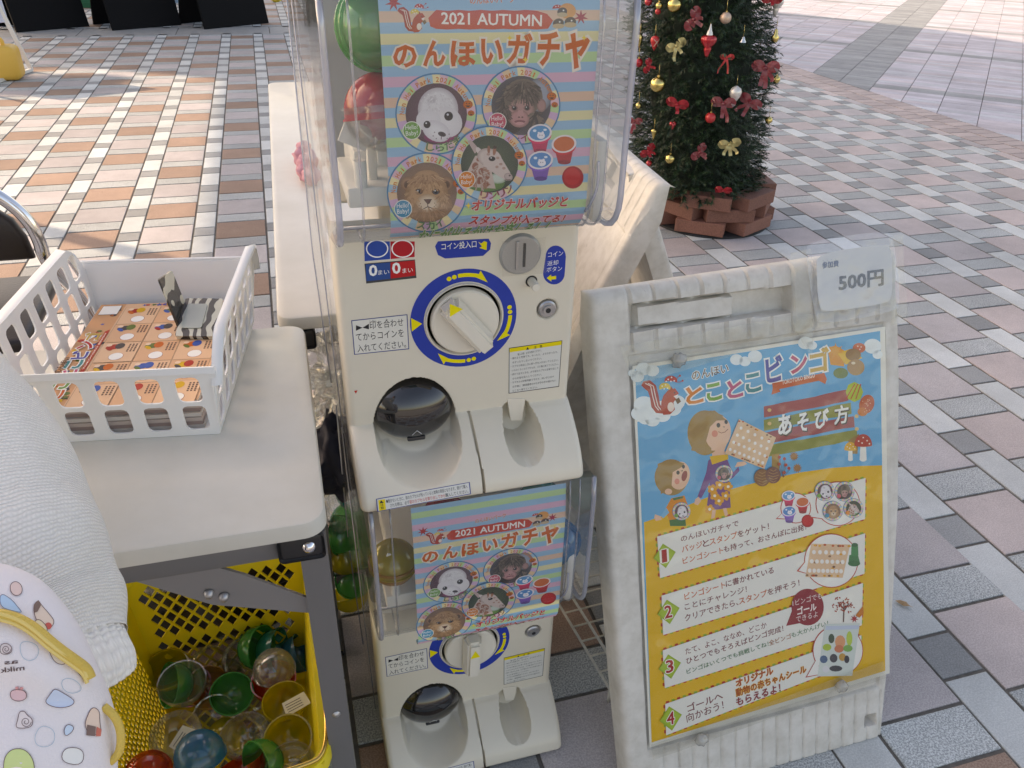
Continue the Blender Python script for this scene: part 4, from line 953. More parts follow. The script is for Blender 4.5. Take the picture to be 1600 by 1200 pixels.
for i_, cc_ in enumerate(((168, 84, 86), (132, 136, 62), (160, 76, 80), (132, 136, 62))):
    y = i_*80; q0 = [(812+i_*2+15*k, 438+y-15*k*.2 - (3 if k % 2 else 0)-3.4*k*.3) for k in ()]
    a0, a1 = 438+y, (340+y); I.poly([(812, a0)]+[(812+60*k, a0+(a1-a0)*k*60/500+rng.uniform(-4, 4)) for k in range(1, 8)]+[(1312+i_*18, a1-4), (1318+i_*18, a1+62)]+[(812+60*k, a0+66+(a1-a0)*k*60/500+rng.uniform(-3, 3)) for k in range(8, 0, -1)]+[(814, a0+66)], cc_)
    I.ell(846, a0+22, 12, 11, (222, 186, 130), n=12); 
I.ell(1365, 496, 12, 11, (222, 186, 130), n=12); I.ell(1366, 572, 12, 11, (222, 186, 130), n=12)
I.poly([(860, 725), (905, 718), (905, 830), (860, 835)], (166, 132, 74)); I.poly([(1315, 640), (1380, 600), (1370, 720), (1330, 720)], (146, 112, 60))
for ch, a, b, c_, d_ in (('あ', 893, 480, 985, 612), ('そ', 1008, 470, 1085, 590), ('び', 1110, 450, 1205, 575), ('方', 1225, 425, 1322, 548)):
    I.text(ch, (a+8, d_-2), (c_-8, d_-2-.15*(c_-a)), d_-b-16, (240, 240, 232), bold=.03, sh=(60, 50, 44), outw=.045)
P = [(1352+52*math.cos(R(a)), 352+60*math.sin(R(a))) for a in range(0, 360, 45)]; I.poly(P, (168, 186, 62))
for d in (-30, 0, 30): I.line([(1330+d, 395), (1372+d*.6, 305)], 6, (196, 70, 60))
I.ell(1425, 425, 44, 58, (196, 96, 66), rot=20); I.ell(1400, 470, 30, 26, (206, 120, 70))
for k in range(14): I.ell(1400+rng.uniform(-5, 50), 390+rng.uniform(0, 80), 3, col=(232, 190, 160), n=6)
for x, y, k, cc_ in ((1328, 672, .8, (222, 166, 66)), (1404, 635, 1.15, (184, 66, 56))):
    I.poly([(x-14*k, y+30*k), (x+14*k, y+30*k), (x+18*k, y+105*k), (x-18*k, y+105*k)], (232, 230, 220)); I.ell(x, y+102*k, 18*k, 12*k, (232, 230, 220)); I.ell(x, y+30*k, 46*k, 58*k, cc_, arc=(180, 360)); I.ell(x, y+30*k, 46*k, 8*k, cc_)
    for a, b in ((-24, 8), (0, -10), (20, 6), (-6, 18), (32, 22)): I.ell(x+a*k, y+b*k, 4*k, col=(244, 236, 224), n=8)
SKN = (232, 188, 160); HAIR = (156, 122, 70)
def dress():
    I.poly([(482, 760), (510, 740), (590, 738), (610, 790), (632, 830), (662, 796), (668, 822), (630, 862), (606, 880), (616, 1040), (470, 1062), (492, 890), (440, 985), (418, 975), (470, 830)], (112, 70, 128))
    for x, y in ((505, 930), (550, 905), (520, 970), (585, 970), (545, 1000), (600, 915), (490, 1050)):
        for a in range(0, 360, 72): I.ell(x+18*math.cos(R(a)), y+18*math.sin(R(a)), 12, col=(226, 156, 50), n=9)
        I.ell(x, y, 9, col=(246, 236, 214), n=9)
dress(); I.poly([(500, 680), (570, 670), (590, 745), (510, 770)], SKN); I.poly([(490, 735), (600, 722), (602, 752), (505, 785)], (228, 180, 66))
I.ell(462, 595, 104, 134, HAIR); I.poly([(420, 480), (500, 462), (570, 492), (600, 600), (480, 720), (380, 700)], HAIR)
I.ell(540, 595, 76, 102, SKN, rot=8); I.poly([(490, 520), (500, 700), (576, 705), (600, 640), (520, 500)], SKN); I.poly([(458, 470), (520, 462), (592, 520), (530, 522), (492, 560), (470, 640), (400, 600)], HAIR)
I.ell(542, 550, 11, 14, (30, 26, 26)); I.ell(588, 530, 10, 13, (30, 26, 26)); I.line([(570, 558), (578, 556), (574, 566)], 3, (50, 36, 32)); I.ell(520, 600, 18, 20, (222, 138, 120)); I.line([(542, 588), (560, 596), (582, 590), (600, 572)], 3.5, (140, 60, 54))
I.poly([(655, 770), (700, 765), (712, 780), (690, 792), (640, 800)], SKN); I.poly([(425, 975), (440, 1000), (420, 1026), (398, 1018), (404, 990)], SKN); I.poly([(505, 1055), (528, 1050), (520, 1100), (498, 1108)], SKN); I.poly([(568, 1045), (590, 1042), (600, 1085), (582, 1092)], SKN)
I.ell(262, 860, 100, 108, HAIR); I.ell(312, 850, 60, 84, SKN, rot=10); I.poly([(180, 780), (260, 752), (340, 778), (322, 800), (270, 830), (262, 930), (200, 960)], HAIR); I.ell(245, 945, 22, 18, SKN)
I.ell(302, 832, 10, 12, (30, 26, 26)); I.ell(334, 796, 9, 12, (30, 26, 26)); I.line([(318, 822), (332, 818), (324, 826)], 3, (50, 36, 32)); I.ell(340, 852, 16, 32, (150, 60, 50), rot=14); I.ell(296, 884, 15, 17, (222, 138, 120))
I.poly([(262, 985), (340, 968), (372, 1060), (340, 1112), (250, 1120), (225, 1050)], (226, 140, 50)); I.poly([(270, 985), (330, 972), (332, 984), (276, 998)], (56, 110, 62)); I.poly([(232, 1040), (200, 1090), (214, 1104), (250, 1070)], (110, 180, 210)); I.poly([(250, 1115), (345, 1100), (350, 1150), (255, 1150)], (46, 110, 60)); I.poly([(165, 1080), (200, 1092), (205, 1112), (170, 1120), (160, 1100)], SKN)
badge(I, 575, 838, 50, 'monkey', '', '', (206, 92, 110), False); badge(I, 322, 1062, 52, 'seal', '', '', (110, 160, 84), False)
def card(Pq, nx=5, ny=4):
    I.poly(Pq, (226, 190, 156)); A, Bq, Cq, D = [Vector(p) for p in Pq]
    def at_(u, v): return (A*(1-u)+Bq*u)*(1-v)+(D*(1-u)+Cq*u)*v
    for k in range(26): p = at_(rng.random(), rng.choice((.05, .95, rng.random()))); I.ell(p.x, p.y, 7, 5, rng.choice(((196, 90, 56), (110, 70, 56), (222, 160, 70), (150, 110, 80))), n=7)
    for j in range(ny):
        for i_ in range(nx+j): p = at_((i_+.7)/(nx+j+.4), (j+.9)/(ny+.6)); I.ell(p.x, p.y, 9, 10, (240, 234, 226), n=10)
card([(662, 512), (882, 622), (812, 808), (578, 716)])
for x, y, k in ((800, 860, 1), (865, 845, .95)):
    I.ell(x, y, 48*k, 52*k, (134, 92, 60) if k == 1 else (118, 76, 66))
    for j in range(5): I.line([(x-36*k+abs(j-2)*8, y-34*k+j*17*k), (x, y-24*k+j*17*k), (x+36*k-abs(j-2)*8, y-34*k+j*17*k)], 4, (176, 134, 90))
for x, y in ((905, 740), (935, 750), (962, 806), (930, 830), (900, 780), (940, 785)): I.ell(x, y, 10, col=(184, 70, 56), n=10); I.line([(x, y+8), (925, 860)], 2, (120, 70, 50))
for x, y, r in ((992, 735, 30), (1012, 805, 30)):
    I.poly([(x+(r if i % 2 else r*.6)*math.cos(R(i*15)), y+(r if i % 2 else r*.6)*math.sin(R(i*15))) for i in range(24)], (160, 112, 66))
I.f = CB
BX = [[(135, 140), (1087, -128), (1085, 60), (148, 330)], [(155, 410), (1085, 125), (1082, 310), (162, 590)], [(160, 660), (1075, 352), (1070, 545), (170, 832)], [(172, 905), (1068, 590), (1066, 705), (176, 1048)]]
for Q in BX:
    I.poly(Q, (232, 230, 220))
    V4 = [Vector(p) for p in Q]; k = 0
    for a, b in zip(V4, V4[1:]+V4[:1]):
        d = b-a; L = d.length; u = d/L; nn = Vector((-u.y, u.x)); n = int(L/27)
        for j in range(n):
            c_ = a+u*(j+.5)*L/n; k += 1; s_ = 7.5; I.poly([c_-u*s_-nn*s_, c_+u*s_-nn*s_, c_+u*s_+nn*s_, c_-u*s_+nn*s_], (196, 72, 52) if k % 2 else (146, 176, 66), lv=5)
for (x, y), n_ in zip(((169, 228), (187, 484), (193, 734), (197, 971)), '1234'):
    I.poly([(x-51, y+12), (x-8, y-56), (x+51, y-18), (x+6, y+56)], (150, 176, 58)); I.poly([(x-43, y+9), (x-7, y-47), (x+43, y-14), (x+5, y+47)], (162, 190, 70)); I.text(n_, (x-(9 if n_ == '1' else 16), y+30), (x+(9 if n_ == '1' else 16), y+(26 if n_ == '1' else 22)), 56, (176, 44, 46), bold=.02, out=(244, 240, 226), outw=.07)
DR = (118, 36, 44); OR = (206, 96, 44); GR_ = (46, 112, 62)
I.text('のんほいガチャで', (245, 166), (508, 92), 29, DR, bold=.008)
I.runs([('バッジ', OR), ('と', DR), ('スタンプ', OR), ('をゲット！', DR)], (248, 215), (648, 106), 31, bold=.014)
I.runs([('ビンゴシート', OR), ('も持って、おさんぽに出発！', DR)], (252, 266), (818, 108), 30, bold=.012)
I.runs([('ビンゴシート', OR), ('に書かれている', DR)], (260, 430), (670, 306), 31, bold=.014)
I.text('ことにチャレンジ！', (262, 478), (545, 394), 30, DR, bold=.008)
I.runs([('クリアできたら、', DR), ('スタンプ', OR), ('を押そう！', DR)], (262, 529), (788, 364), 31, bold=.012)
I.text('たて、よこ、ななめ、どこか', (266, 680), (636, 556), 29, DR, bold=.008)
I.text('ひとつでもそろえばビンゴ完成！', (270, 724), (712, 572), 30, DR, bold=.012)
I.runs([('ビンゴはいくつでも挑戦してね！', GR_), ('全ビンゴ', (166, 96, 44)), ('も大かんげい！', GR_)], (270, 769), (918, 545), 24, bold=.006)
I.ell(822, 462, 74, 84, (146, 44, 54)); I.poly([(750, 480), (724, 548), (790, 535)], (146, 44, 54))
I.text('1ビンゴでも', (754, 458), (888, 422), 28, (240, 226, 220)); I.text('ゴール', (776, 498), (862, 474), 34, (246, 236, 230), bold=.03); I.text('できるよ', (770, 532), (868, 506), 27, (240, 226, 220))
I.text('ゴールへ', (276, 942), (436, 880), 36, DR, bold=.014); I.text('向かおう！', (272, 990), (440, 926), 40, DR, bold=.006)
I.text('オリジナル', (498, 827), (665, 766), 32, (176, 66, 36), bold=.045, out=(240, 190, 90), outw=.075); I.text('動物の赤ちゃんシール', (497, 872), (816, 760), 36, (176, 66, 36), bold=.022, out=(240, 190, 90), outw=.075); I.text('もらえるよ！', (498, 914), (698, 846), 36, (150, 50, 50), bold=.03)
def bubble(x, y, r, tail):
    I.ell(x, y, r+4, col=(196, 72, 60), n=36); I.poly(tail, (196, 72, 60)); I.ell(x, y, r, col=(236, 234, 226), n=36)
    c_ = Vector((x, y)); t_ = [Vector(p)+(c_-Vector(p)).normalized()*(9 if i == 1 else 3) for i, p in enumerate(tail)]; I.poly(t_, (236, 234, 226))
bubble(768, 10, 66, [(708, 30), (676, 60), (740, 62)]); stamps(I, 735, -30, .58)
bubble(960, -10, 98, [(880, 30), (826, 52), (905, 62)])
for x, y, k in ((900, -68, 'seal'), (990, -66, 'monkey'), (935, 22, 'lion'), (1030, 10, 'giraffe')): badge(I, x, y, 44, k, '', '', {'seal': (110, 160, 84), 'monkey': (206, 92, 110), 'lion': (64, 146, 176), 'giraffe': (226, 134, 66)}[k], False)
bubble(930, 250, 120, [(820, 240), (772, 298), (826, 312)]); card([(838, 172), (1016, 176), (982, 328), (812, 324)], 6, 3)
I.poly([(1012, 225), (1050, 215), (1060, 255), (1008, 262)], (40, 120, 74)); I.ell(1034, 262, 28, 14, (32, 104, 62)); I.poly([(1022, 178), (1052, 178), (1054, 225), (1020, 230)], (46, 132, 82)); I.ell(1037, 178, 15, 9, (30, 96, 60))
bubble(960, 660, 112, [(860, 700), (812, 784), (880, 770)])
I.poly([(900, 540), (1060, 536), (1025, 775), (866, 778)], (206, 214, 206)); I.poly([(905, 548), (1056, 544), (1053, 562), (902, 566)], (190, 200, 214))
for x, y, a, b, cc_ in ((930, 605, 14, 22, (60, 80, 60)), (970, 620, 24, 30, (226, 160, 120)), (1012, 605, 14, 34, (180, 200, 90)), (910, 645, 20, 16, (170, 190, 80)), (965, 652, 22, 18, (212, 130, 100)), (1005, 650, 22, 16, (120, 170, 90)), (895, 700, 18, 18, (70, 100, 130)), (940, 695, 18, 20, (60, 60, 66)), (980, 690, 16, 18, (196, 150, 80)), (905, 745, 16, 16, (216, 216, 216)), (950, 742, 30, 14, (60, 62, 66)), (1000, 700, 12, 18, (50, 50, 56))): I.ell(x, y, a, b, cc_, n=12)
I.line([(985, 530), (988, 470), (960, 440)], 5, (90, 54, 46)); I.line([(988, 480), (1010, 445)], 4, (90, 54, 46)); I.line([(988, 470), (985, 430)], 4, (90, 54, 46))
for k in range(60): a = rng.uniform(0, 6.28); r = rng.uniform(8, 52); I.ell(986+r*math.cos(a), 452+r*.85*math.sin(a), 4.5, 3, (166, 66, 48), rot=rng.uniform(0, 180), n=6)
I.poly([(1040, 500), (1075, 455), (1078, 490), (1058, 510)], (206, 120, 50)); maple(I, 1035, 515, 20, (176, 52, 60))
pi = I.build('print', bp_, print_mat('poster_ink', .4, .3)); tag(bp_, 'blue and yellow bingo instruction poster taped on the front A-frame sign', 'poster'); 
# clear vinyl sleeve over the poster, tape strips, tape-wrapped knobs
VIN = clear('clear_vinyl', (.98, .98, .975), .06, .09, .008, (.8, .8, .78), bump=(16, .8), fr=.22); TAPE = clear('packing_tape', (.95, .95, .93), .08, .2, .10, (.75, .74, .70), bump=(26, .6), fr=.3)
def sheet(name, S, Pq, m, o=.0, parent=None, nu=24, nv=12, amp=.0012, seed=1):
    """thin crumpled sheet over a quad given by four photo points on surface S"""
    Q = [Vector(S.at(*p)) for p in Pq]; V = []; F = []
    from mathutils import noise
    for j in range(nv+1):
        for i in range(nu+1):
            u, v = i/nu, j/nv; p = (Q[0]*(1-u)+Q[1]*u)*(1-v)+(Q[3]*(1-u)+Q[2]*u)*v
            V.append(S.P(p.x, p.y, o+amp*(noise.noise(Vector((p.x*28+seed, p.y*28, seed)))+.6))); 
    for j in range(nv):
        for i in range(nu): k = j*(nu+1)+i; F.append((k, k+nu+1, k+nu+2, k+1))
    me = bpy.data.meshes.new(name); me.from_pydata(V, [], F); return obj(name, me, m, parent, True)
tag(sheet('clear_sleeve', BS, [(984, 566), (1386, 504), (1392, 1062), (1012, 1182)], VIN, .0035, nu=50, nv=70, amp=.0024), 'clear vinyl sheet covering the blue and yellow bingo poster', 'vinyl sheet')
tag(sheet('tape_strip', BS, [(966, 540), (1240, 492), (1385, 478), (988, 602)], TAPE, .0062, nu=60), 'wide clear tape along the top of the bingo poster', 'tape')
tag(sheet('tape_strip', BS, [(1014, 1160), (1376, 1030), (1380, 1056), (1018, 1184)], TAPE, .0062, nu=60, seed=5), 'wide clear tape along the bottom of the bingo poster', 'tape')
tag(sheet('tape_strip', BS, [(1228, 395), (1262, 388), (1264, 560), (1234, 512)], TAPE, .0085, nu=10, nv=20, amp=.003, seed=9), 'crumpled clear tape left of the 500 yen card', 'tape')
tag(sheet('tape_strip', BS, [(1382, 370), (1403, 366), (1412, 500), (1386, 508)], TAPE, .0085, nu=10, nv=20, amp=.002, seed=12), 'clear tape strip right of the 500 yen card', 'tape')
def blob(bm, c, r, seed, amp=.35, ax=(1, 1, 1)):
    from mathutils import noise
    g = bmesh.ops.create_icosphere(bm, subdivisions=3, radius=1)['verts']
    for v in g:
        n = noise.noise(v.co*2.2+Vector((seed, 0, 0))); v.co = Vector((v.co.x*ax[0], v.co.y*ax[1], v.co.z*ax[2]))*r*(1+amp*n)+Vector(c)
    return g
MW = clear('milky_film', (.92, .92, .90), .15, .25, .40, (.85, .84, .80))
for (x, y), w_ in (((1056, 562), 'top left'), ((1092, 1150), 'bottom left'), ((1309, 1068), 'bottom right')):
    bm = B(); a, b = BS.at(x, y); blob(bm, BS.P(a, b, .010), .0105, x, .4, (1, .8, 1.1)); sg = obj('suction_cup', bm, MW, None, True); tag(sg, 'milky clear suction cup at the %s corner of the bingo poster' % w_, 'suction cup')
# 500 yen card
CC = lambda x, y: (1220+x/5.714, 350+y/5.714); CS = Surf(MS @ Vector((0, 0, .0105)), EX, SUP)
cdh = bpy.data.objects.new('price_card', None); COL.objects.link(cdh); tag(cdh, 'white rounded price card reading 500 yen in a clear pouch on the sign corner', 'price card')
def rounded(P, k=2):
    P = [Vector(p) for p in P]
    for _ in range(k):
        P = [q for a, b in zip(P, P[1:]+P[:1]) for q in (a*.75+b*.25, a*.25+b*.75)]
    return P
J = Ink(CS, CC); J.poly(rounded([(322, 262), (925, 178), (990, 210), (1000, 660), (930, 712), (400, 790), (335, 740), (318, 400)]), (224, 222, 214)); J.text('参加費', (368, 398), (514, 380), 58, (56, 78, 120), bold=.03)
J.text('500円', (520, 600), (912, 545), 142, (34, 34, 40), bold=.04)
for k in range(4): J.ell(378+k*37, 328-k*5, 3, col=(90, 100, 120), n=6)
J.build('card', cdh, print_mat('card_print', .25, .6))
CS2 = Surf(MS @ Vector((0, 0, .013)), EX, SUP); J = Ink(CS2, CC); J.poly(rounded([(228, 150), (920, 62), (1010, 100), (1075, 700), (1000, 790), (360, 900), (300, 820), (225, 300)]), (1, 1, 1)); J.build('pouch', cdh, clear('pouch_film', (.93, .94, .97), .10, .06, .14, (.74, .77, .84), bump=(30, .35)))

# ================================================================== TABLES
TT_ = mat('table_laminate', (.67, .65, .59), .42, noise=(7, .10, (.59, .57, .505), .3, .7), coat=.1); GREYM = mat('grey_metal', (.20, .20, .205), .45, .5, bump=(80, .08)); BLK = mat('black_plastic', (.02, .02, .022), .4)
def table(x0, x1, y0, y1, label, legs, rz=0):
    cx, cy = (x0+x1)/2, (y0+y1)/2; t = thing('folding_table', label, 'table', (cx, cy, 0), rz, 'white folding tables'); w_, d_ = x1-x0, y1-y0
    bm = B(); n = 8; r = .025; P = []
    for sx, sy, a0 in ((1, 1, 0), (-1, 1, 90), (-1, -1, 180), (1, -1, 270)):
        for k in range(n+1): a = R(a0+90*k/n); P.append((sx*(w_/2-r)+r*math.cos(a), sy*(d_/2-r)+r*math.sin(a)))
    def ring(o, z): return [bm.verts.new((x-math.copysign(o, x), y-math.copysign(o, y), z)) for x, y in P]
    L = [ring(.004, .677), ring(0, .680), ring(0, .694), ring(.0015, .6988), ring(.0035, .700)]; m = len(P)
    for A, Cc in zip(L, L[1:]):
        for k in range(m): bm.faces.new((A[k], A[(k+1) % m], Cc[(k+1) % m], Cc[k]))
    bm.faces.new(L[0][::-1]); bm.faces.new(L[-1]); obj('tabletop', bm, TT_, t, 35)
    long_x = w_ > d_; e = .03
    for s_ in (-1, 1):
        bm = B(); 
        if long_x: box(bm, (0, s_*(d_/2-.035), .653), (w_-.05, .022, .036), bev=.003); 
        else: box(bm, (s_*(w_/2-.035), 0, .653), (.022, d_-.05, .036), bev=.003)
        obj('rail', bm, GREYM, t, 35)
    for sx in (-1, 1):
        for sy in (-1, 1):
            bm = B(); px, py = sx*(w_/2-.018), sy*(d_/2-.030); qx, qy = px, py
            if long_x: px += 0; qx = px-sx*.0
            bar(bm, (px, py, .668), (px, py, 0.012), .030, .020, Vector((0, 1, 0))); lg = obj('leg', bm, GREYM, t)
            bm = B(); box(bm, (px, py, .006), (.034, .026, .012), bev=.002); obj('foot_cap', bm, BLK, lg)
            bm = B(); g_ = 1
            lathe(bm, [(0, .003), (.003, .0025), (.0055, 0)], 16, Matrix.Translation((px, py-.0105, .36)) @ Matrix.Rotation(R(90), 4, 'X')); obj('rivet', bm, STEEL, lg, True)
            bm = B()
            if long_x:
                A_ = Vector((px-sx*.195, py-sy*.005, .650)); B_ = Vector((px, py-sy*.005, .548)); Mi = A_.lerp(B_, .45)+Vector((0, 0, -.004))
                P_ = [A_+Vector((-sx*.035, 0, .02)), A_+Vector((-sx*.01, 0, -.006)), Mi+Vector((-sx*.01, 0, -.024)), B_+Vector((0, 0, -.018)), B_+Vector((0, 0, .0)), Mi+Vector((sx*.03, 0, .012)), A_+Vector((sx*.035, 0, .02))]
                f0 = [bm.verts.new(p+Vector((0, -.002, 0))) for p in P_]; f1 = [bm.verts.new(p+Vector((0, .002, 0))) for p in P_]; bm.faces.new(f0); bm.faces.new(f1[::-1]); m_ = len(P_)
                for k in range(m_): bm.faces.new((f0[k], f1[k], f1[(k+1) % m_], f0[(k+1) % m_]))
                bmesh.ops.recalc_face_normals(bm, faces=bm.faces); br = obj('brace', bm, mat('grey_zinc', (.30, .30, .305), .42, .7), t)
                for kk in (.02, .062): 
                    bm = B(); c_ = A_.lerp(B_, .5)+Vector((-sx*.02+sx*(kk-.02)*.35, -.003, -.004-(kk-.02)*.2)); lathe(bm, [(0, .006), (.004, .0055), (.0058, 0)], 16, Matrix.Translation(c_) @ Matrix.Rotation(R(90), 4, 'X')); obj('bolt', bm, STEEL, br, True)
            else: bar(bm, (px, py-sy*.2, .65), (px, py, .45), .02, .006); obj('brace', bm, GREYM, t)
            bm = B(); box(bm, (px-sx*.012, py-.012, .653), (.050, .004, .034), bev=.006, seg=3); cb = obj('corner_bracket', bm, BLK, t, 40)
            bm = B(); lathe(bm, [(0, .005), (.005, .004), (.0075, 0)], 18, Matrix.Translation((px-sx*.004, py-.0145, .653)) @ Matrix.Rotation(R(90), 4, 'X')); obj('rivet', bm, CHROME, cb, True)
    bm = B(); k_ = w_/2-.018 if long_x else 0
    for s_ in (-1, 1):
        bm = B()
        if long_x: bar(bm, (s_*k_, -d_/2+.04, .12), (s_*k_, d_/2-.04, .12), .02, .02)
        else: bar(bm, (-w_/2+.04, s_*(d_/2-.03), .12), (w_/2-.04, s_*(d_/2-.03), .12), .02, .02)
        obj('cross_bar', bm, GREYM, t)
    return t
table(-1.405, .395, -3.208, -2.748, 'white folding table on grey legs holding the white plastic basket', 0, R(-.6))
table(.374, .824, -2.74, -.935, 'second white folding table stretching away behind the capsule machines', 0, R(-1.0))
bm = B()
for k in range(7): blob(bm, (.449+rng.uniform(-.012, .012), -2.0+k*.03-.08, .722+rng.uniform(-.006, .01)), .020, k, .4)
tag(obj('pink_pouch', bm, mat('pink_cloth', (.62, .30, .34), .8, bump=(60, .5)), None, True), 'small crumpled pink cloth pouch lying on the far white table', 'pouch')

# ================================================================== WHITE BASKET
def holed(bm, outer, holes, th, Mx):
    L = [[Vector((x, y, 0)) for x, y in outer]]+[[Vector((x, y, 0)) for x, y in h] for h in holes]
    T = tessellate_polygon(L); flat = [p for l in L for p in l]
    f = [bm.verts.new(Mx @ Vector((p.x, p.y, th/2))) for p in flat]; b = [bm.verts.new(Mx @ Vector((p.x, p.y, -th/2))) for p in flat]
    for t in T:
        try: bm.faces.new([f[i] for i in t]); bm.faces.new([b[i] for i in t][::-1])
        except ValueError: pass
    k = 0
    for l in L:
        n = len(l)
        for i in range(n): bm.faces.new((f[k+i], f[k+(i+1) % n], b[k+(i+1) % n], b[k+i]))
        k += n
def rrect(cx, cy, w_, h_, r=.003, n=3, sk=0):
    P = []
    for sx, sy, a0 in ((1, 1, 0), (-1, 1, 90), (-1, -1, 180), (1, -1, 270)):
        for k in range(n+1): a = R(a0+90*k/n); y = sy*(h_/2-r)+r*math.sin(a); P.append((cx+sx*(w_/2-r)+r*math.cos(a)+sk*y, cy+y))
    return P
WB = thing('white_basket', 'white plastic openwork basket with raised ends on the near table', 'basket', (.196, -2.866, .7005), R(-8.2))
WM = mat('white_polyprop', (.82, .83, .83), .3, bump=(60, .04)); WM.node_tree.nodes['Principled BSDF'].inputs['Subsurface Weight'].default_value = .25; WM.node_tree.nodes['Principled BSDF'].inputs['Subsurface Radius'].default_value = (.01, .01, .01)
bw, bd, bh = .216, .295, .082   # floor size, wall height
fl = .013                        # outward flare
bm = B(); box(bm, (0, 0, .0015), (bw, bd, .003)); obj('floor', bm, WM, WB)
def wall(name, c, ex, L, h_, rows, cols, top=None, flare=fl, outline=None):
    ex = Vector(ex); n_ = Vector((ex.y, -ex.x, 0)); upv = (Vector((0, 0, h_))+n_*flare); Ls = upv.length; Mx = frame(Vector(c), ex, upv)
    holes = []
    for r in range(rows):
        for q in range(cols): holes.append(rrect(-L/2+(q+.5+.0)*L/cols, .006+(r+.5)*(Ls-.014)/rows, L/cols*.62, (Ls-.014)/rows*.86, .007))
    bm = B(); holed(bm, outline(L, Ls) if outline else [(-L/2, 0), (L/2, 0), (L/2+flare, Ls), (-L/2-flare, Ls)], holes, .0022, Mx); o = obj(name, bm, WM, WB)
    return Mx, Ls
Mx, Ls = wall('front_wall', (0, -bd/2, 0), (1, 0, 0), bw, .098, 2, 5)
bm = B(); bar(bm, Mx @ Vector((-bw/2-fl, Ls, .003)), Mx @ Vector((bw/2+fl, Ls, .003)), .008, .003, Vector((0, -1, .2))); obj('rim', bm, WM, WB)
Mx, Ls = wall('back_wall', (0, bd/2, 0), (-1, 0, 0), bw, .096, 1, 1, outline=None) if False else wall('back_wall', (0, bd/2, 0), (-1, 0, 0), bw, .096, 0, 1)
bm = B(); bar(bm, Mx @ Vector((-bw/2-fl, Ls, .003)), Mx @ Vector((bw/2+fl, Ls, .003)), .008, .003, Vector((0, 1, .2))); obj('rim', bm, WM, WB)
def hump(L, Ls):
    P = [(-L/2, 0), (L/2, 0)]; Rr = L/2+.016
    for k in range(0, 25):
        t = k/24; x = Rr-2*Rr*t; e = abs(x)/Rr; P.append((x, Ls*(1-.42*max(0, (e-.72)/.28)**2.2)))
    return P
for s_ in (1, -1):
    Mx, Ls = wall('end_wall', (s_*bw/2, 0, 0), (0, s_, 0), bd, .132, 3, 7, flare=.012, outline=hump)
    P = hump(bd, Ls)[2:]; bm = B(); pp = [Mx @ Vector((x, y, 0)) for x, y in P]; pq = [Mx @ Vector((x*1.015, y+.003, .011)) for x, y in P]
    A = [bm.verts.new(p) for p in pp]; Cc = [bm.verts.new(p) for p in pq]; D = [bm.verts.new(p-Vector((0, 0, .006))) for p in pq]
    for k in range(len(P)-1): bm.faces.new((A[k], A[k+1], Cc[k+1], Cc[k])); bm.faces.new((Cc[k], Cc[k+1], D[k+1], D[k]))
    obj('rim', bm, WM, WB, True)
# ---- stack of bingo sheets inside
SB = Matrix.Translation((.192, -2.868, .7045)) @ Matrix.Rotation(R(-8.2), 4, 'Z')
st = thing('sheet_stack', 'stack of illustrated bingo sheets lying in the white basket', 'paper stack', (.192, -2.868, .7045), R(-8.2))
for k in range(7):
    bm = B(); box(bm, (rng.uniform(-.002, .002), rng.uniform(-.003, .003), .0022+k*.0056), (.186, .272, .0050)); obj('sheet_bundle', bm, mat('paper_edge_%d' % (k % 3), ((.62, .58, .54), (.32, .24, .22), (.50, .42, .38))[k % 3], .6), st)
TS = Surf(SB @ Vector((0, 0, .0393)), SB.to_3x3() @ Vector((1, 0, 0)), SB.to_3x3() @ Vector((0, 1, 0)))
I = Ink(TS); W2, H2_ = .0925, .1355
PT = lambda L: [(x, y) for x, y in L]
I.poly([(-W2, -H2_), (W2, -H2_), (W2, H2_), (-W2, H2_)], (226, 184, 150), local=True)
def loc_ell(x, y, rx, ry, col, n=14, rot=0, lv=None): c, s_ = math.cos(R(rot)), math.sin(R(rot)); I.poly([(x+rx*math.cos(6.2832*k/n)*c-ry*math.sin(6.2832*k/n)*s_, y+rx*math.cos(6.2832*k/n)*s_+ry*math.sin(6.2832*k/n)*c) for k in range(n)], col, local=True, lv=lv)
I.poly([(-W2, -H2_), (-.058, -H2_), (-.058, H2_), (-W2, H2_)], (214, 160, 120), local=True)
cols5 = [(176, 58, 44), (214, 168, 56), (96, 112, 50), (70, 60, 58), (206, 110, 60), (60, 90, 160)]
for k in range(80):
    s_ = rng.random(); x, y = (rng.uniform(-W2+.004, -.060), rng.uniform(-H2_+.005, H2_-.005)) if s_ < .6 else (rng.uniform(-.05, W2-.004), rng.choice((-1, 1))*(H2_-.006))
    r = rng.uniform(.003, .006); a0 = rng.uniform(0, 90); cq = rng.choice(cols5)
    I.poly([(x+(r if j % 2 else r*.45)*math.cos(R(a0+j*36)), y+(r if j % 2 else r*.45)*math.sin(R(a0+j*36))) for j in range(10)] if k % 3 else [(x+r*math.cos(R(j*30)), y+r*.8*math.sin(R(j*30))) for j in range(12)], cq, local=True)
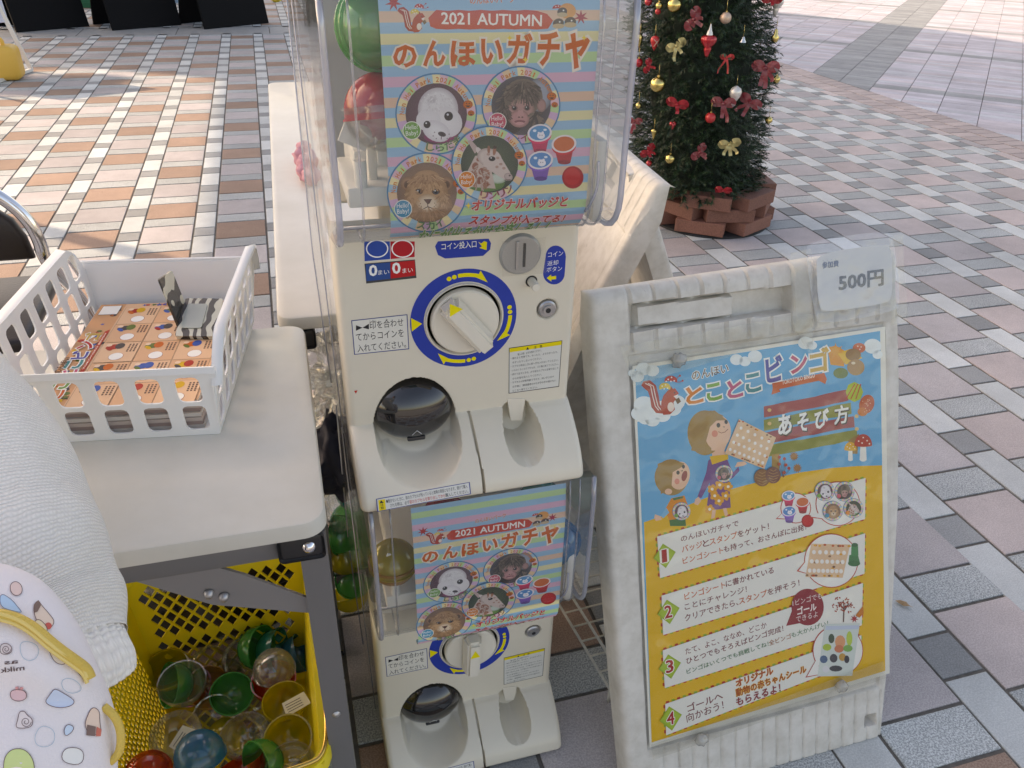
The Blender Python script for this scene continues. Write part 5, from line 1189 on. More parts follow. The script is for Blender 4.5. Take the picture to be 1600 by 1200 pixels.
for r in range(3):
    for c_ in range(5):
        gx = -.056+.0485*r+.0245; gy = H2_-.012-c_*.0535-.0265; q = 1.32
        I.poly([(gx-.0240, gy-.0264), (gx+.0240, gy-.0264), (gx+.0240, gy+.0264), (gx-.0240, gy+.0264)], (120, 84, 62), local=True); I.poly([(gx-.0236, gy-.0260), (gx+.0236, gy-.0260), (gx+.0236, gy+.0260), (gx-.0236, gy+.0260)], ((228, 188, 154), (222, 176, 140))[(r+c_) % 2], local=True)
        loc_ell(gx+.001, gy-.012, .0092, .0098, (170, 84, 70), n=18); loc_ell(gx+.001, gy-.012, .0087, .0093, (240, 238, 232), n=18)
        cq = cols5[(r*2+c_*3) % 6]; loc_ell(gx-.009, gy+.014, .0095, .007, cq, rot=20); loc_ell(gx-.001, gy+.016, .006, .008, cols5[(r+c_+1) % 6]); loc_ell(gx-.015, gy+.019, .0035, .0035, (236, 206, 180)); loc_ell(gx-.013, gy+.009, .003, .006, cols5[(r+c_+4) % 6], rot=40)
        for j in range(3):
            yy = gy+.0
            for kq in range(5): I.poly([(gx+.010+j*.0042, yy+kq*.0044), (gx+.0122+j*.0042, yy+kq*.0044), (gx+.0122+j*.0042, yy+kq*.0044+.0032), (gx+.010+j*.0042, yy+kq*.0044+.0032)], (96, 66, 52), local=True)
I.poly([(-.088, H2_-.034), (-.062, H2_-.034), (-.062, H2_-.006), (-.088, H2_-.006)], (60, 50, 46), local=True); I.poly([(-.0875, H2_-.0335), (-.0625, H2_-.0335), (-.0625, H2_-.0065), (-.0875, H2_-.0065)], (236, 234, 228), local=True)
def ltext(t, p0, p1, h, col, out=None):
    V, F = glyphs(t, .03); x0 = min(v[0] for v in V); x1 = max(v[0] for v in V); y0 = min(v[1] for v in V); y1 = max(v[1] for v in V); A = Vector(p0); ex = (Vector(p1)-A)/(x1-x0); ey = Vector((-ex.y, ex.x)).normalized()*h/(y1-y0)
    if out:
        V2, F2 = glyphs(t, .09); I._add([tuple(A+ex*(v[0]-x0)+ey*(v[1]-y0)) for v in V2], F2, out)
    I._add([tuple(A+ex*(v[0]-x0)+ey*(v[1]-y0)) for v in V], F, col)
for ch, y, cq in (('と', -.112, (206, 96, 50)), ('こ', -.088, (106, 150, 66)), ('と', -.064, (196, 90, 120)), ('こ', -.040, (36, 128, 130)), ('ビ', -.016, (76, 76, 150)), ('ン', .010, (196, 60, 60)), ('ゴ', .036, (206, 170, 90))): ltext(ch, (-.066, y-.010), (-.066, y+.012), .020, cq, (240, 238, 230))
I.poly([(-.0635, -.06), (-.0635, .05), (-.0585, .055), (-.0585, -.065)], (190, 66, 50), local=True); ltext('TOKOTOKO BINGO', (-.0600, -.052), (-.0600, .045), .0022, (246, 226, 206))
ltext('のんほい', (-.085, -.06), (-.085, -.02), .009, (92, 62, 40))
for y, s_ in ((-.030, 1), (.0, 1)):   pass
o = I.build('bingo_sheet', None); o.parent = st; o.matrix_parent_inverse = parent_matrix(st).inverted()
# zebra-patterned pouch standing on the sheets
zb = bpy.data.materials.new('zebra_vinyl'); zb.use_nodes = True; t_ = zb.node_tree; b_ = t_.nodes['Principled BSDF']; b_.inputs['Roughness'].default_value = .25; b_.inputs['Coat Weight'].default_value = .6
tc = t_.nodes.new('ShaderNodeTexCoord'); wv = t_.nodes.new('ShaderNodeTexWave'); wv.inputs['Scale'].default_value = 17; wv.inputs['Distortion'].default_value = 6.5; wv.inputs['Detail'].default_value = 1.2; wv.inputs['Detail Scale'].default_value = 1.4
rp = t_.nodes.new('ShaderNodeValToRGB'); rp.color_ramp.elements[0].position = .5; rp.color_ramp.elements[1].position = .56; rp.color_ramp.elements[0].color = (.03, .028, .025, 1); rp.color_ramp.elements[1].color = (.55, .55, .46, 1)
t_.links.new(tc.outputs['Object'], wv.inputs[0]); t_.links.new(wv.outputs['Fac'], rp.inputs[0]); t_.links.new(rp.outputs[0], b_.inputs[0])
zc = SB @ Vector((.064, .050, .0405)); ZP = thing('zebra_pouch', 'zebra-striped wallet with a clear window standing open on the bingo sheets', 'wallet', zc, R(-14)); ZP.scale = (.78, .78, .78)
def plate(bm, c, ex, ey, th): Mx = frame(Vector(c), ex, ey); holed(bm, rrect(0, 0, Vector(ex).length, Vector(ey).length, .004), [], th, Mx)
bm = B(); plate(bm, (0, -.005, .020), (.066, 0, .0), (.0, .078, .034), .009); obj('body', bm, zb, ZP)
bm = B(); plate(bm, (-.008, -.006, .0255), (.034, 0, 0), (0, .050, .0218), .002); obj('window', bm, mat('grey_window', (.36, .40, .36), .15, coat=.8), ZP)
bm = B(); plate(bm, (-.040, .004, .052), (-.020, .010, .088), (.004, .046, .002), .004); obj('flap', bm, zb, ZP)

# ================================================================== CAPSULES
def cap_mat(name, col, a): return clear('capsule_'+name, tuple(.25+.75*c for c in col) if a < .5 else tuple(c*.8+.1 for c in col), .12, .06, a, col)
CM = {'green': cap_mat('green', (.10, .62, .18), .45), 'red': cap_mat('red', (.72, .03, .07), .85), 'blue': cap_mat('blue', (.06, .42, .72), .45), 'yellow': cap_mat('yellow', (.80, .70, .05), .45),
      'orange': cap_mat('orange', (.80, .10, .03), .40), 'teal': cap_mat('teal', (.03, .48, .44), .45), 'clear': clear('capsule_clear', (.93, .94, .93), .14, .05, .05, (.8, .8, .8)), 'clearf': clear('capsule_frost', (.85, .87, .86), .14, .08, .16, (.8, .8, .8)), 'amber': cap_mat('amber', (.80, .46, .05), .45)}
def half_mesh(r, h=1.0):
    bm = B(); n = 12; P = [(r*math.sin(R(90*k/n)), -r*h*math.cos(R(90*k/n))) for k in range(n+1)]; P = [(r, 0)]+P[::-1][1:] if 0 else P
    P += [(r, r*.10), (r*1.045, r*.10), (r*1.045, r*.16), (r*.985, r*.16), (r*.97, 0)]
    P += [(r*.965*math.sin(R(90*k/n)), -r*h*.965*math.cos(R(90*k/n))) for k in range(n, -1, -1)]
    lathe(bm, P, 32); me = bpy.data.meshes.new('half'); bm.to_mesh(me); bm.free()
    for p in me.polygons: p.use_smooth = True
    me.set_sharp_from_angle(angle=R(45)); return me
HM = {}
def half(name, mkey, c, r, tilt, az, parent=None):
    k = (round(r, 4), mkey)
    if k not in HM: me = half_mesh(r); me.materials.append(CM[mkey]); HM[k] = me
    o = bpy.data.objects.new(name, HM[k]); COL.objects.link(o); o.location = c; o.rotation_euler = (R(tilt), 0, R(az)); o.parent = parent; return o
def capsule(label, c, r, top, bot, tilt=0, az=0, group=None, toy=None):
    t = thing('capsule', label, 'capsule', c, 0, group); half('bottom_half', bot, (0, 0, 0), r, tilt, az, t)
    o = half('top_half', top, (0, 0, 0), r, tilt+180, az, t)
    if toy:
        bm = B(); blob(bm, (0, 0, 0), r*.6, c[0]*50, .6); obj('toy', bm, mat('toy_'+toy, {'pink': (.6, .25, .3), 'white': (.7, .7, .68), 'brown': (.3, .16, .1)}[toy], .6), t, True)
    return t
gi = 'capsules inside the machine hoppers'
c = ony(556, 46, -3.055); capsule('large green capsule at the left inside the upper machine', c+Vector((.020, .01, 0)), .0385, 'green', 'green', 80, 20, gi, 'white')
c = ony(585, 8, -3.03); capsule('second green capsule behind the first in the upper machine', c+Vector((0.04, .07, .02)), .0385, 'green', 'green', 40, 0, gi)
c = ony(573, 176, -3.052); capsule('capsule with a red top and clear base inside the upper machine', c+Vector((.016, .0, 0)), .0385, 'red', 'clear', -14, 10, gi, 'pink')
c = ony(592, 890, -3.045); capsule('yellow capsule at the left inside the lower machine', c+Vector((.022, .01, 0)), .034, 'yellow', 'amber', 0, 0, gi, 'brown')
c = ony(868, 845, -3.055); capsule('sky blue capsule peeking out right of the lower poster', c, .036, 'blue', 'blue', 80, -30, gi)
c = ony(700, 812, -3.02); capsule('red capsule under the lid of the lower machine, above its poster', c+Vector((0, .02, -.012)), .034, 'red', 'clear', 0, 0, gi)
c = ony(845, 775, -3.0); capsule('teal capsule at the top right inside the lower machine', c+Vector((0, .0, -.010)), .034, 'teal', 'clear', 20, 0, gi)

# ================================================================== YELLOW BASKET UNDER THE TABLE
YM = mat('yellow_basket_plastic', (.80, .62, .03), .38, bump=(80, .05)); YB = thing('yellow_basket', 'yellow plastic lattice shopping basket full of empty capsules under the table', 'basket', (.2025, -3.012, .004))
tx, ty, bx_, by_, hh = .148, .208, .118, .172, .296
def ywall(name, c, ex, Lb, Lt, off, fam):
    ex = Vector(ex); n_ = Vector((ex.y, -ex.x, 0)); Mx = frame(Vector(c), ex, Vector((0, 0, hh))+n_*off); Ls = math.hypot(hh, off); holes = []
    if fam == 'diamond':
        p, q = .0235, .030; r = 0; y = .035
        while y < Ls-.03:
            x0 = (p/2 if r % 2 else 0); k = -12
            while k <= 12:
                x = k*p+x0; half_ = (Lb+(Lt-Lb)*y/Ls)/2-.024
                if abs(x) < half_ and abs(y-Ls*.52) > .012: holes.append([(x-p*.40, y), (x, y-q*.40), (x+p*.40, y), (x, y+q*.40)])
                k += 1
            y += q/2; r += 1
    else:
        y = .03
        while y < Ls-.028:
            x = -.5*Lb+.03
            while x < .5*Lb-.02: holes.append([(x-.0032, y-.0055), (x+.0026, y-.0055), (x+.0052, y+.0055), (x-.0006, y+.0055)]); x += .0098
            y += .0165
    bm = B(); holed(bm, [(-Lb/2, 0), (Lb/2, 0), (Lt/2, Ls), (-Lt/2, Ls)], holes, .003, Mx); return obj(name, bm, YM, YB)
ywall('back_wall', (0, by_, 0), (-1, 0, 0), bx_*2, tx*2, ty-by_, 'diamond'); ywall('front_wall', (0, -by_, 0), (1, 0, 0), bx_*2, tx*2, ty-by_, 'diamond')
ywall('right_wall', (bx_, 0, 0), (0, 1, 0), by_*2, ty*2, tx-bx_, 'slot'); ywall('left_wall', (-bx_, 0, 0), (0, -1, 0), by_*2, ty*2, tx-bx_, 'slot')
bm = B(); p = .0235; H_ = []
for r in range(-11, 12):
    for k in range(-5, 6):
        x, y = k*p+(p/2 if r % 2 else 0), r*.0148
        if abs(x) < bx_-.014 and abs(y) < by_-.014: H_.append([(x-p*.40, y), (x, y-.0118), (x+p*.40, y), (x, y+.0118)])
holed(bm, [(-bx_, -by_), (bx_, -by_), (bx_, by_), (-bx_, by_)], H_, .003, Matrix.Translation((0, 0, .003))); obj('floor', bm, YM, YB)
def rrline(a, b, r, z, n=6):
    P = []
    for sx, sy, a0 in ((1, 1, 0), (-1, 1, 90), (-1, -1, 180), (1, -1, 270)):
        for k in range(n+1): t_ = R(a0+90*k/n); P.append(Vector((sx*(a-r)+r*math.cos(t_), sy*(b-r)+r*math.sin(t_), z)))
    return P
bm = B(); A = [[bm.verts.new(p_) for p_ in rrline(tx+e, ty+e, .03+e, hh+z)] for e, z in ((-.002, -.02), (-.002, .003), (.010, .003), (.012, -.002), (.012, -.022))]
for X_, Y_ in zip(A, A[1:]):
    m = len(X_)
    for k in range(m): bm.faces.new((X_[k], X_[(k+1) % m], Y_[(k+1) % m], Y_[k]))
obj('rim', bm, YM, YB, 40)
bm = B(); tube(bm, smoothpts([(tx+.006, -.055, hh+.012), (tx+.010, -.10, hh+.008), (tx+.008, -ty+.01, hh+.010), (tx-.02, -ty-.008, hh+.010), (-tx+.02, -ty-.008, hh+.010), (-tx-.008, -ty+.01, hh+.010), (-tx-.006, -.055, hh+.012)], 3), .0030, 10); obj('wire_handle', bm, mat('brass_wire', (.72, .46, .12), .22, .9), YB, True)
for s_ in (-1, 1): bm = B(); box(bm, (s_*(tx+.010), -.052, hh+.004), (.010, .018, .028), bev=.002); obj('handle_clip', bm, YM, YB, 40)
spec = [  # px, py, z, radius, colour, tilt, azimuth, label
    (268, 975, .125, .035, 'yellow', 15, 0, 'empty yellow capsule half at the back left corner of the yellow basket'), (330, 985, .115, .034, 'clear', 70, 30, 'clear capsule half beside the yellow half at the back of the basket'),
    (405, 1005, .135, .037, 'green', 75, 60, 'green capsule half lying on its side at the back right of the basket'), (432, 1012, .120, .037, 'teal', 80, 70, 'teal capsule half nested behind the big green one'), (380, 1025, .115, .036, 'clearf', 60, 40, 'clear ribbed capsule half in front of the big green one'),
    (285, 1068, .150, .037, 'clear', 12, 0, 'clear capsule half resting mouth up on the green one at left'), (268, 1070, .115, .036, 'green', 60, -70, 'green capsule half at the left wall of the yellow basket'), (325, 1075, .085, .036, 'amber', 30, 40, 'amber yellow capsule half at the centre of the basket'),
    (362, 1085, .120, .034, 'green', 25, 20, 'green capsule half with a clear one inside, centre of basket'), (428, 1065, .120, .036, 'orange', 5, 0, 'orange red capsule half at the right of the basket'), (428, 1045, .150, .034, 'clearf', 175, 0, 'clear lid lying on the orange red capsule half'),
    (445, 1098, .150, .034, 'yellow', 8, 0, 'yellow green capsule half holding a paper slip'), (335, 1118, .110, .034, 'clear', 60, 15, 'clear capsule half on its side below the green one'), (275, 1150, .150, .037, 'clear', 10, 0, 'large clear capsule half at the lower left holding a paper label'),
    (383, 1150, .140, .036, 'clear', 6, 0, 'clear capsule half mouth up at the lower middle showing the lattice'), (450, 1155, .150, .035, 'yellow', 30, 0, 'yellow capsule half leaning on the right wall'), (312, 1180, .175, .036, 'blue', 160, 10, 'blue capsule half, dome up, at the bottom of the photo'),
    (378, 1196, .130, .034, 'orange', 40, 200, 'orange capsule half tipped over beside the blue dome'), (405, 1195, .150, .036, 'green', 70, -60, 'green capsule half at the bottom beside the orange dome'), (350, 1010, .075, .034, 'clearf', 20, 0, 'frosted clear half deep in the basket middle'),
    (300, 1035, .075, .034, 'orange', 40, 0, 'orange capsule half mostly hidden under clear ones'), (455, 1200, .160, .035, 'clear', 20, 0, 'clear capsule half at the near right corner of the basket'), (232, 1212, .15, .035, 'orange', 160, 0, 'red orange dome near the bottom left of the basket'),
    (400, 1120, .06, .035, 'clear', 0, 0, 'clear capsule half lying on the basket floor'), (355, 1155, .06, .035, 'yellow', 160, 0, 'yellow dome lying on the basket floor'), (470, 1020, .10, .033, 'blue', 70, 90, 'blue green half against the back right wall')]
g = 'empty capsule halves in the yellow basket'
for px, py, z, r, cq, ti, az, lb in spec:
    p = onz(px, py, z); p.x = max(.085, min(.318, p.x)); p.y = max(-3.17, min(-2.86, p.y)); o = half('capsule_half', cq, p, r, ti, az); tag(o, lb, 'capsule half', g)
for (px, py, z, rz_, lb) in ((285, 1155, .158, 60, 'small white printed paper slip inside the clear capsule half'), (462, 1100, .165, 20, 'torn white paper slip in the yellow green capsule half')):
    p = onz(px, py, z); J = Ink(Surf(p, Vector((math.cos(R(rz_)), math.sin(R(rz_)), 0)), Vector((-math.sin(R(rz_)), math.cos(R(rz_)), .35)))); J.poly([(-.020, -.012), (.021, -.010), (.019, .012), (-.018, .011)], (226, 224, 210), local=True)
    for k in range(4): J.poly([(-.015, -.007+k*.004), (.010, -.007+k*.004), (.010, -.006+k*.004), (-.015, -.006+k*.004)], (70, 70, 70), local=True)
    o = J.build('paper_slip'); tag(o, lb, 'paper')

# ================================================================== CLEAR RUBBISH BAG between table and machines
PB = clear('crinkled_bag', (.95, .96, .95), .22, .12, .10, (.80, .84, .84), bump=(34, 1.0), fr=.45); t = thing('plastic_bag', 'crinkled clear plastic bag of capsules standing between the near table and the machines', 'plastic bag', (.455, -2.62, 0))
from mathutils import noise as MN
def crumple(bm, c, r, seed, sub=5, f=3.2, amp=.32):
    g = bmesh.ops.create_icosphere(bm, subdivisions=sub, radius=1)['verts']
    for v in g:
        d = v.co.normalized(); n = MN.noise(d*f+Vector((seed, 0, 0)))+.5*abs(MN.noise(d*f*2.6+Vector((0, seed, 0))))+.22*abs(MN.noise(d*f*6+Vector((0, 0, seed)))); v.co = Vector((d.x*r[0], d.y*r[1], d.z*r[2]))*(1+amp*n)+Vector(c)
bm = B(); crumple(bm, (-.005, 0, .26), (.085, .11, .235), 3); obj('body', bm, PB, t, True)
bm = B(); crumple(bm, (.0, -.03, .53), (.055, .07, .085), 9, 5, 4, .7); obj('gathered_neck', bm, PB, t, True)
for i, (px, py, cq, ti) in enumerate(((548, 815, 'green', 60), (556, 768, 'teal', 30), (540, 868, 'yellow', 90), (552, 905, 'green', 150), (548, 945, 'yellow', 20), (530, 835, 'green', 100), (562, 740, 'clear', 60), (565, 860, 'green', 20))):
    q_ = ony(px, py, -2.70); x, y, z = q_.x-.455, q_.y+2.62, max(.06, q_.z)
    o = half('capsule_half', cq, (.455+x, -2.62+y, z), .037, ti, i*50); tag(o, ['green half', 'teal half', 'yellow half', 'low green half', 'lowest yellow half', 'green half near the neck', 'blue half', 'clear half'][i]+' of a capsule inside the crinkled clear bag', 'capsule half', 'capsule halves in the clear bag')
bm = B(); crumple(bm, (0, 0, 0), (.045, .05, .07), 21, 4, 2, .5); o = obj('dark_bag', bm, mat('navy_cloth', (.012, .014, .03), .7, bump=(60, .4)), None, True); o.location = (.43, -2.735, .43); tag(o, 'dark navy cloth bundle tucked behind the near table leg', 'bundle')
bm = B(); crumple(bm, (0, 0, 0), (.20, .075, .17), 31, 5, 2.4, .45); o = obj('black_bag', bm, mat('black_film', (.012, .012, .013), .28, bump=(45, .9)), None, True); o.location = (.15, -2.66, .175); tag(o, 'black plastic bag lying behind the yellow basket under the table', 'bag')
bm = B(); crumple(bm, (0, 0, 0), (.09, .03, .05), 37, 5, 3, .6); o = obj('clear_wrapping', bm, PB, None, True); o.location = (.12, -2.755, .27); tag(o, 'crumpled clear wrapping glinting behind the back wall of the yellow basket', 'wrapping')

# ================================================================== WIRE RACK on the paving by the front sign
WR = thing('wire_rack', 'flat white coated wire rack lying between the machines and the front sign', 'wire rack', (.95, -2.86, 0)); WC = mat('white_wire', (.68, .66, .58), .4, noise=(60, .25))
A0, A1 = onz(957, 1084, .035)-Vector((.95, -2.86, 0)), onz(878, 952, .035)-Vector((.95, -2.86, 0)); B0, B1 = onz(960, 1048, .035)-Vector((.95, -2.86, 0)), onz(903, 948, .035)-Vector((.95, -2.86, 0))
d = (A1-A0).normalized(); A1 = A0+d*.52; B1 = B0+d*.52; A0 -= d*.02
for a_, b_, nm in ((A0, A1, 'rail'), (B0+Vector((0, 0, .014)), B1+Vector((0, 0, .014)), 'rail')): bm = B(); tube(bm, [a_, b_], .0028 if nm == 'rail' else .003, 8); obj(nm, bm, WC, WR, True)
X2 = Vector((.36, .02, 0))
bm = B(); tube(bm, [A0+X2, A1+X2], .0028, 8); obj('rail', bm, WC, WR, True)
for k in range(13): q = A0+d*(.03+.038*k); bm = B(); tube(bm, [q+Vector((0, 0, .004)), q+Vector((0, 0, .004))+X2], .0019, 6); obj('rung', bm, WC, WR, True)
for k in (0, 1):
    for m in (0, 1): q = (A0+d*.03 if k == 0 else A1-d*.03)+(X2*.97 if m else Vector()); bm = B(); tube(bm, [q, (q.x, q.y, .001)], .003, 8); obj('foot', bm, WC, WR, True)

# ================================================================== PIPE CHAIR
CH = thing('pipe_chair', 'folding chair with black padded back and chrome tube frame at the left edge', 'chair', (-.20, -2.2, 0)); o_ = Vector((-.20, -2.2, 0)); Yc = -2.38
P1 = [ony(x, y, Yc)-o_ for x, y in ((-260, 330), (-230, 290), (-150, 262), (-60, 276), (0, 306), (40, 338), (62, 375), (70, 410))]
tail = [onz(86, 640, .40)-o_, onz(92, 735, .30)-o_, Vector((.16, .12, .012))]
P1 = P1+[Vector((P1[-1].x+.005, .0, .52)), Vector((P1[-1].x+.012, .06, .30)), Vector((P1[-1].x+.02, .16, .012))]
P1 = [Vector((2*-.205-P1[-1].x*0-p.x-.0, p.y, p.z)) for p in P1[::-1][:0]]+P1
bm = B(); tube(bm, smoothpts(P1, 3), .011, 14); obj('frame_tube', bm, CHROME, CH, True)
bk = [ony(x, y, Yc+.015)-o_ for x, y in ((-200, 420), (-190, 350), (-150, 315), (-80, 305), (-20, 318), (20, 342), (42, 370), (56, 402), (50, 403))]
def pad(P, th, name, m, parent):
    bm = B(); c_ = sum((p for p in P), Vector())/len(P); F_ = []
    rings = [[bm.verts.new(c_+(p-c_)*s+Vector((0, dy, 0))) for p in P] for s, dy in ((.90, -th), (.985, -th*.6), (1, 0), (.985, th*.6), (.90, th))]; n = len(P)
    for A_, C_ in zip(rings, rings[1:]):
        for k in range(n): bm.faces.new((A_[k], A_[(k+1) % n], C_[(k+1) % n], C_[k]))
    bm.faces.new(rings[0][::-1]); bm.faces.new(rings[-1]); bmesh.ops.recalc_face_normals(bm, faces=bm.faces); return obj(name, bm, m, parent, True)
LEA = mat('black_vinyl', (.028, .020, .018), .38, bump=(160, .25)); pad(bk, .012, 'backrest', LEA, CH)
bm = B(); box(bm, (-.15, .18, .43), (.38, .36, .035), bev=.014, seg=3); obj('seat', bm, LEA, CH, 40)
for x in (-.33, .165): bm = B(); tube(bm, [(x, .42, .012), (x, .16, .44), (x, -.0, .62)], .010, 12); obj('leg', bm, CHROME, CH, True)
bm = B(); tube(bm, [(-.42, -.18, .64), (-.42, .0, .40), (-.40, .16, .012)], .011, 12); obj('leg', bm, CHROME, CH, True)

# ================================================================== FAR STALL ITEMS
BKM = mat('matt_black_board', (.008, .008, .009), .75, spec=.12)
def black_board(label, x0, y0, x1, y1, top, white=False, lean=0):
    a, b = onz(x0, y0, .0), onz(x1, y1, .0); t = thing('black_board', label, 'signboard', (a+b)/2, math.atan2(b.y-a.y, b.x-a.x), 'black standing boards across the paving'); L = (b-a).length
    bm = B(); P = [(-L/2, 0), (L/2, 0), (L/2-.03+top, 1.05), (-L/2+.0+top*.4-.03, 1.05)]; Mx = frame(Vector((0, 0, .001)), (1, 0, 0), (0, .20, 1)); holed(bm, P, [], .03, Mx); obj('panel', bm, BKM, t)
    bm = B(); holed(bm, [(-L/2+.02, 0), (L/2-.02, 0), (L/2-.05, 1.0), (-L/2+.02, 1.0)], [], .02, frame(Vector((0, .52, .001)), (1, 0, 0), (0, -.28, 1))); obj('rear_panel', bm, BKM, t)
    if white: bm = B(); holed(bm, [(-L/2+.10, .335), (L/2-.10, .335), (L/2-.10, 1.0), (-L/2+.10, 1.0)], [], .003, frame(Vector((0, -.018, .001)), (1, 0, 0), (0, .20, 1))); obj('poster', bm, mat('pale_poster', (.50, .50, .55), .5), t)
black_board('black board with a pale poster at the top left corner', 26, 51, 139, 41, .0, True); black_board('middle black board with a bare front, green crate to its left', 176, 48, 283, 39, 0); black_board('black board nearest the machines, rightmost of the row', 320, 46, 419, 36, .02)
def crate(label, c, s, col, nm):
    t = thing('crate', label, 'crate', c); bm = B(); w_, d_, h_ = s
    for x, y, a, b in ((0, -d_/2, w_, .012), (0, d_/2, w_, .012), (-w_/2, 0, .012, d_), (w_/2, 0, .012, d_)):
        bm = B(); box(bm, (x, y, h_/2), (a-(.0 if b < .1 else .0), b, h_-.0), bev=.003); obj('side', bm, mat(nm, col, .45), t)
    bm = B(); box(bm, (0, 0, .008), (w_-.02, d_-.02, .012)); obj('base', bm, mat(nm, col, .45), t)
    for k in range(4): bm = B(); box(bm, (0, -d_/2-.008, .05+k*(h_-.08)/3), (w_, .006, .014)); obj('rib', bm, mat(nm, col, .45), t)
c = onz(157, 14, 0); crate('green plastic crate on the paving between the first two black boards', c+Vector((0, .3, 0)), (.52, .38, .30), (.012, .17, .08), 'green_crate')
c = onz(298, 6, 0); crate('pale blue plastic box behind the gap between the second and third boards', c+Vector((0, .3, 0)), (.55, .38, .30), (.30, .42, .52), 'pale_blue_crate')
for lb, px, py, sx, rz_ in (('dark grey bag slumped at the top left corner behind the first board', -8, 15, .3, 0), ):
    c = onz(px, py, 0); bm = B(); blob(bm, (0, 0, .2), .24, 4, .5); o = obj('dark_sack', bm, mat('dark_cloth', (.02, .02, .02), .8), None, True); o.location = c+Vector((0, .2, 0)); tag(o, lb, 'bag')
bm = B(); blob(bm, (0, 0, .03), .05, 8, .5, (1.2, 1, .7)); o = obj('yellow_scrap', bm, mat('yellow_vinyl', (.72, .55, .05), .5), None, True); o.location = onz(432, 3, 0); tag(o, 'small yellow object on the floor past the rightmost black board', 'scrap')
# white easel sign with yellow water weight
ES = thing('easel_sign', 'white-framed easel sign at the left edge weighed down by a yellow water tank', 'sign', (-1.50, 3.15, 0)); o_ = Vector((-1.50, 3.15, 0)); WFM = mat('white_frame', (.72, .70, .66), .45)
F1 = onz(50, 112, 0)-o_; F2 = Vector((F1.x-.62, F1.y-.30, 0)); Dn = Vector((-.16, .42, 1.05)).normalized()
ft = ony(0, 14, 3.45)-o_; u_ = (ft-F1).normalized(); ex_ = (F2-F1).normalized()
for a_ in (F1, F2): bm = B(); bar(bm, a_+Vector((0, 0, .012)), a_+u_*1.05, .028, .022, Vector((0, 1, .2))); obj('post', bm, WFM, ES)
bm = B(); bar(bm, F1+Vector((0, 0, .015)), F1+Vector((-.20, -.62, .015)), .028, .022); obj('foot', bm, WFM, ES); bm = B(); bar(bm, F2+Vector((0, 0, .015)), F2+Vector((-.20, -.62, .015)), .028, .022); obj('foot', bm, WFM, ES)
bm = B(); n_ = ex_.cross(u_); MxE = frame(F1+u_*.36-ex_*.0+n_*.0, ex_, u_); holed(bm, [(-.012, 0), (.64, 0), (.64, .75), (-.012, .75)], [], .014, MxE); obj('board', bm, mat('blue_white_board', (.55, .57, .66), .4), ES)
wt = thing('water_weight', 'yellow plastic water tank weight on the foot of the white easel', 'weight', onz(8, 124, 0)); bm = B(); box(bm, (0, 0, .12), (.27, .20, .235), bev=.045, seg=4); obj('tank', bm, mat('yellow_tank', (.80, .46, .08), .4), wt, 50)
bm = B(); tube(bm, smoothpts([(-.05, 0, .225), (-.05, 0, .285), (.05, 0, .285), (.05, 0, .225)], 2), .014, 10); obj('handle', bm, mat('yellow_tank'), wt, True); bm = B(); tube(bm, [(-.09, 0, .232), (-.09, 0, .262)], .026, 14); obj('cap', bm, mat('yellow_tank'), wt, 40)
# leaf
bm = B(); p = onz(1411, 944, .004); L_ = [(-.016, 0), (-.008, .006), (.004, .0065), (.013, .002), (.020, .001), (.012, -.003), (.002, -.006), (-.009, -.005)]
c0 = bm.verts.new((0, 0, .0045)); vv = [bm.verts.new((x, y, .001+.0015*((i*7) % 3))) for i, (x, y) in enumerate(L_)]
for i in range(8): bm.faces.new((c0, vv[i], vv[(i+1) % 8]))
o = obj('dry_leaf', bm, mat('dry_leaf', (.48, .30, .15), .7, noise=(200, .4)), None, True); o.location = p; o.rotation_euler = (0, 0, R(-50)); tag(o, 'small curled brown leaf on a pale tile right of the front sign', 'leaf')

# ================================================================== CHRISTMAS TREE
TD = Vector((.532, .846, 0)); tb = onz(1113, 371, 0); TC = tb+TD*.265; TC.z = 0; TR_ = .315; RH = Vector((RX.x, RX.y, 0)).normalized()
TC -= RH*.045
def lean(z): return -RH*(.045+.125*z)
T = thing('christmas_tree', 'dark green artificial Christmas tree in a ring of bricks', 'tree', TC)
bm = B(); tube(bm, [(0, 0, .012), lean(.2)*.6+Vector((0, 0, .10)), lean(1)+Vector((0, 0, 1.0)), lean(1.9)+Vector((0, 0, 1.9))], [.035, .033, .03, .015], 12); obj('trunk', bm, mat('brown_stem', (.06, .04, .025), .8), T, True)
def crown_r(z): return .285+.04*min(z, .6) if z < .8 else .309-(z-.8)*.19
NM = bpy.data.materials.new('fir_needles'); NM.use_nodes = True; nt_ = NM.node_tree; nb_ = nt_.nodes['Principled BSDF']; va = nt_.nodes.new('ShaderNodeVertexColor'); va.layer_name = 'Col'; nt_.links.new(va.outputs[0], nb_.inputs[0]); nb_.inputs['Roughness'].default_value = .45
V = []; F = []; Cc = []; rg = random.Random(11)
def sprig(P, D, L, nn, colr):
    D = D.normalized(); s = D.orthogonal().normalized(); u = D.cross(s)
    for k in range(nn):
        t = (k+.5)/nn; a = rg.uniform(0, 6.283); rad = (s*math.cos(a)+u*math.sin(a)); b = P+D*L*t; nl = .024*(1-.4*t)*rg.uniform(.8, 1.2); dr = (rad*.80+D*.75).normalized(); wv = dr.cross(rad+D*.1).normalized()*.0016
        n = len(V); V.extend([b-wv, b+wv, b+dr*nl]); F.append((n, n+1, n+2)); g_ = rg.uniform(.45, 1.05); Cc.extend([(colr[0]*g_*.7, colr[1]*g_*.7, colr[2]*g_*.7), (colr[0]*g_*.7, colr[1]*g_*.7, colr[2]*g_*.7), (colr[0]*g_*1.2, colr[1]*g_*1.2, colr[2]*g_)])
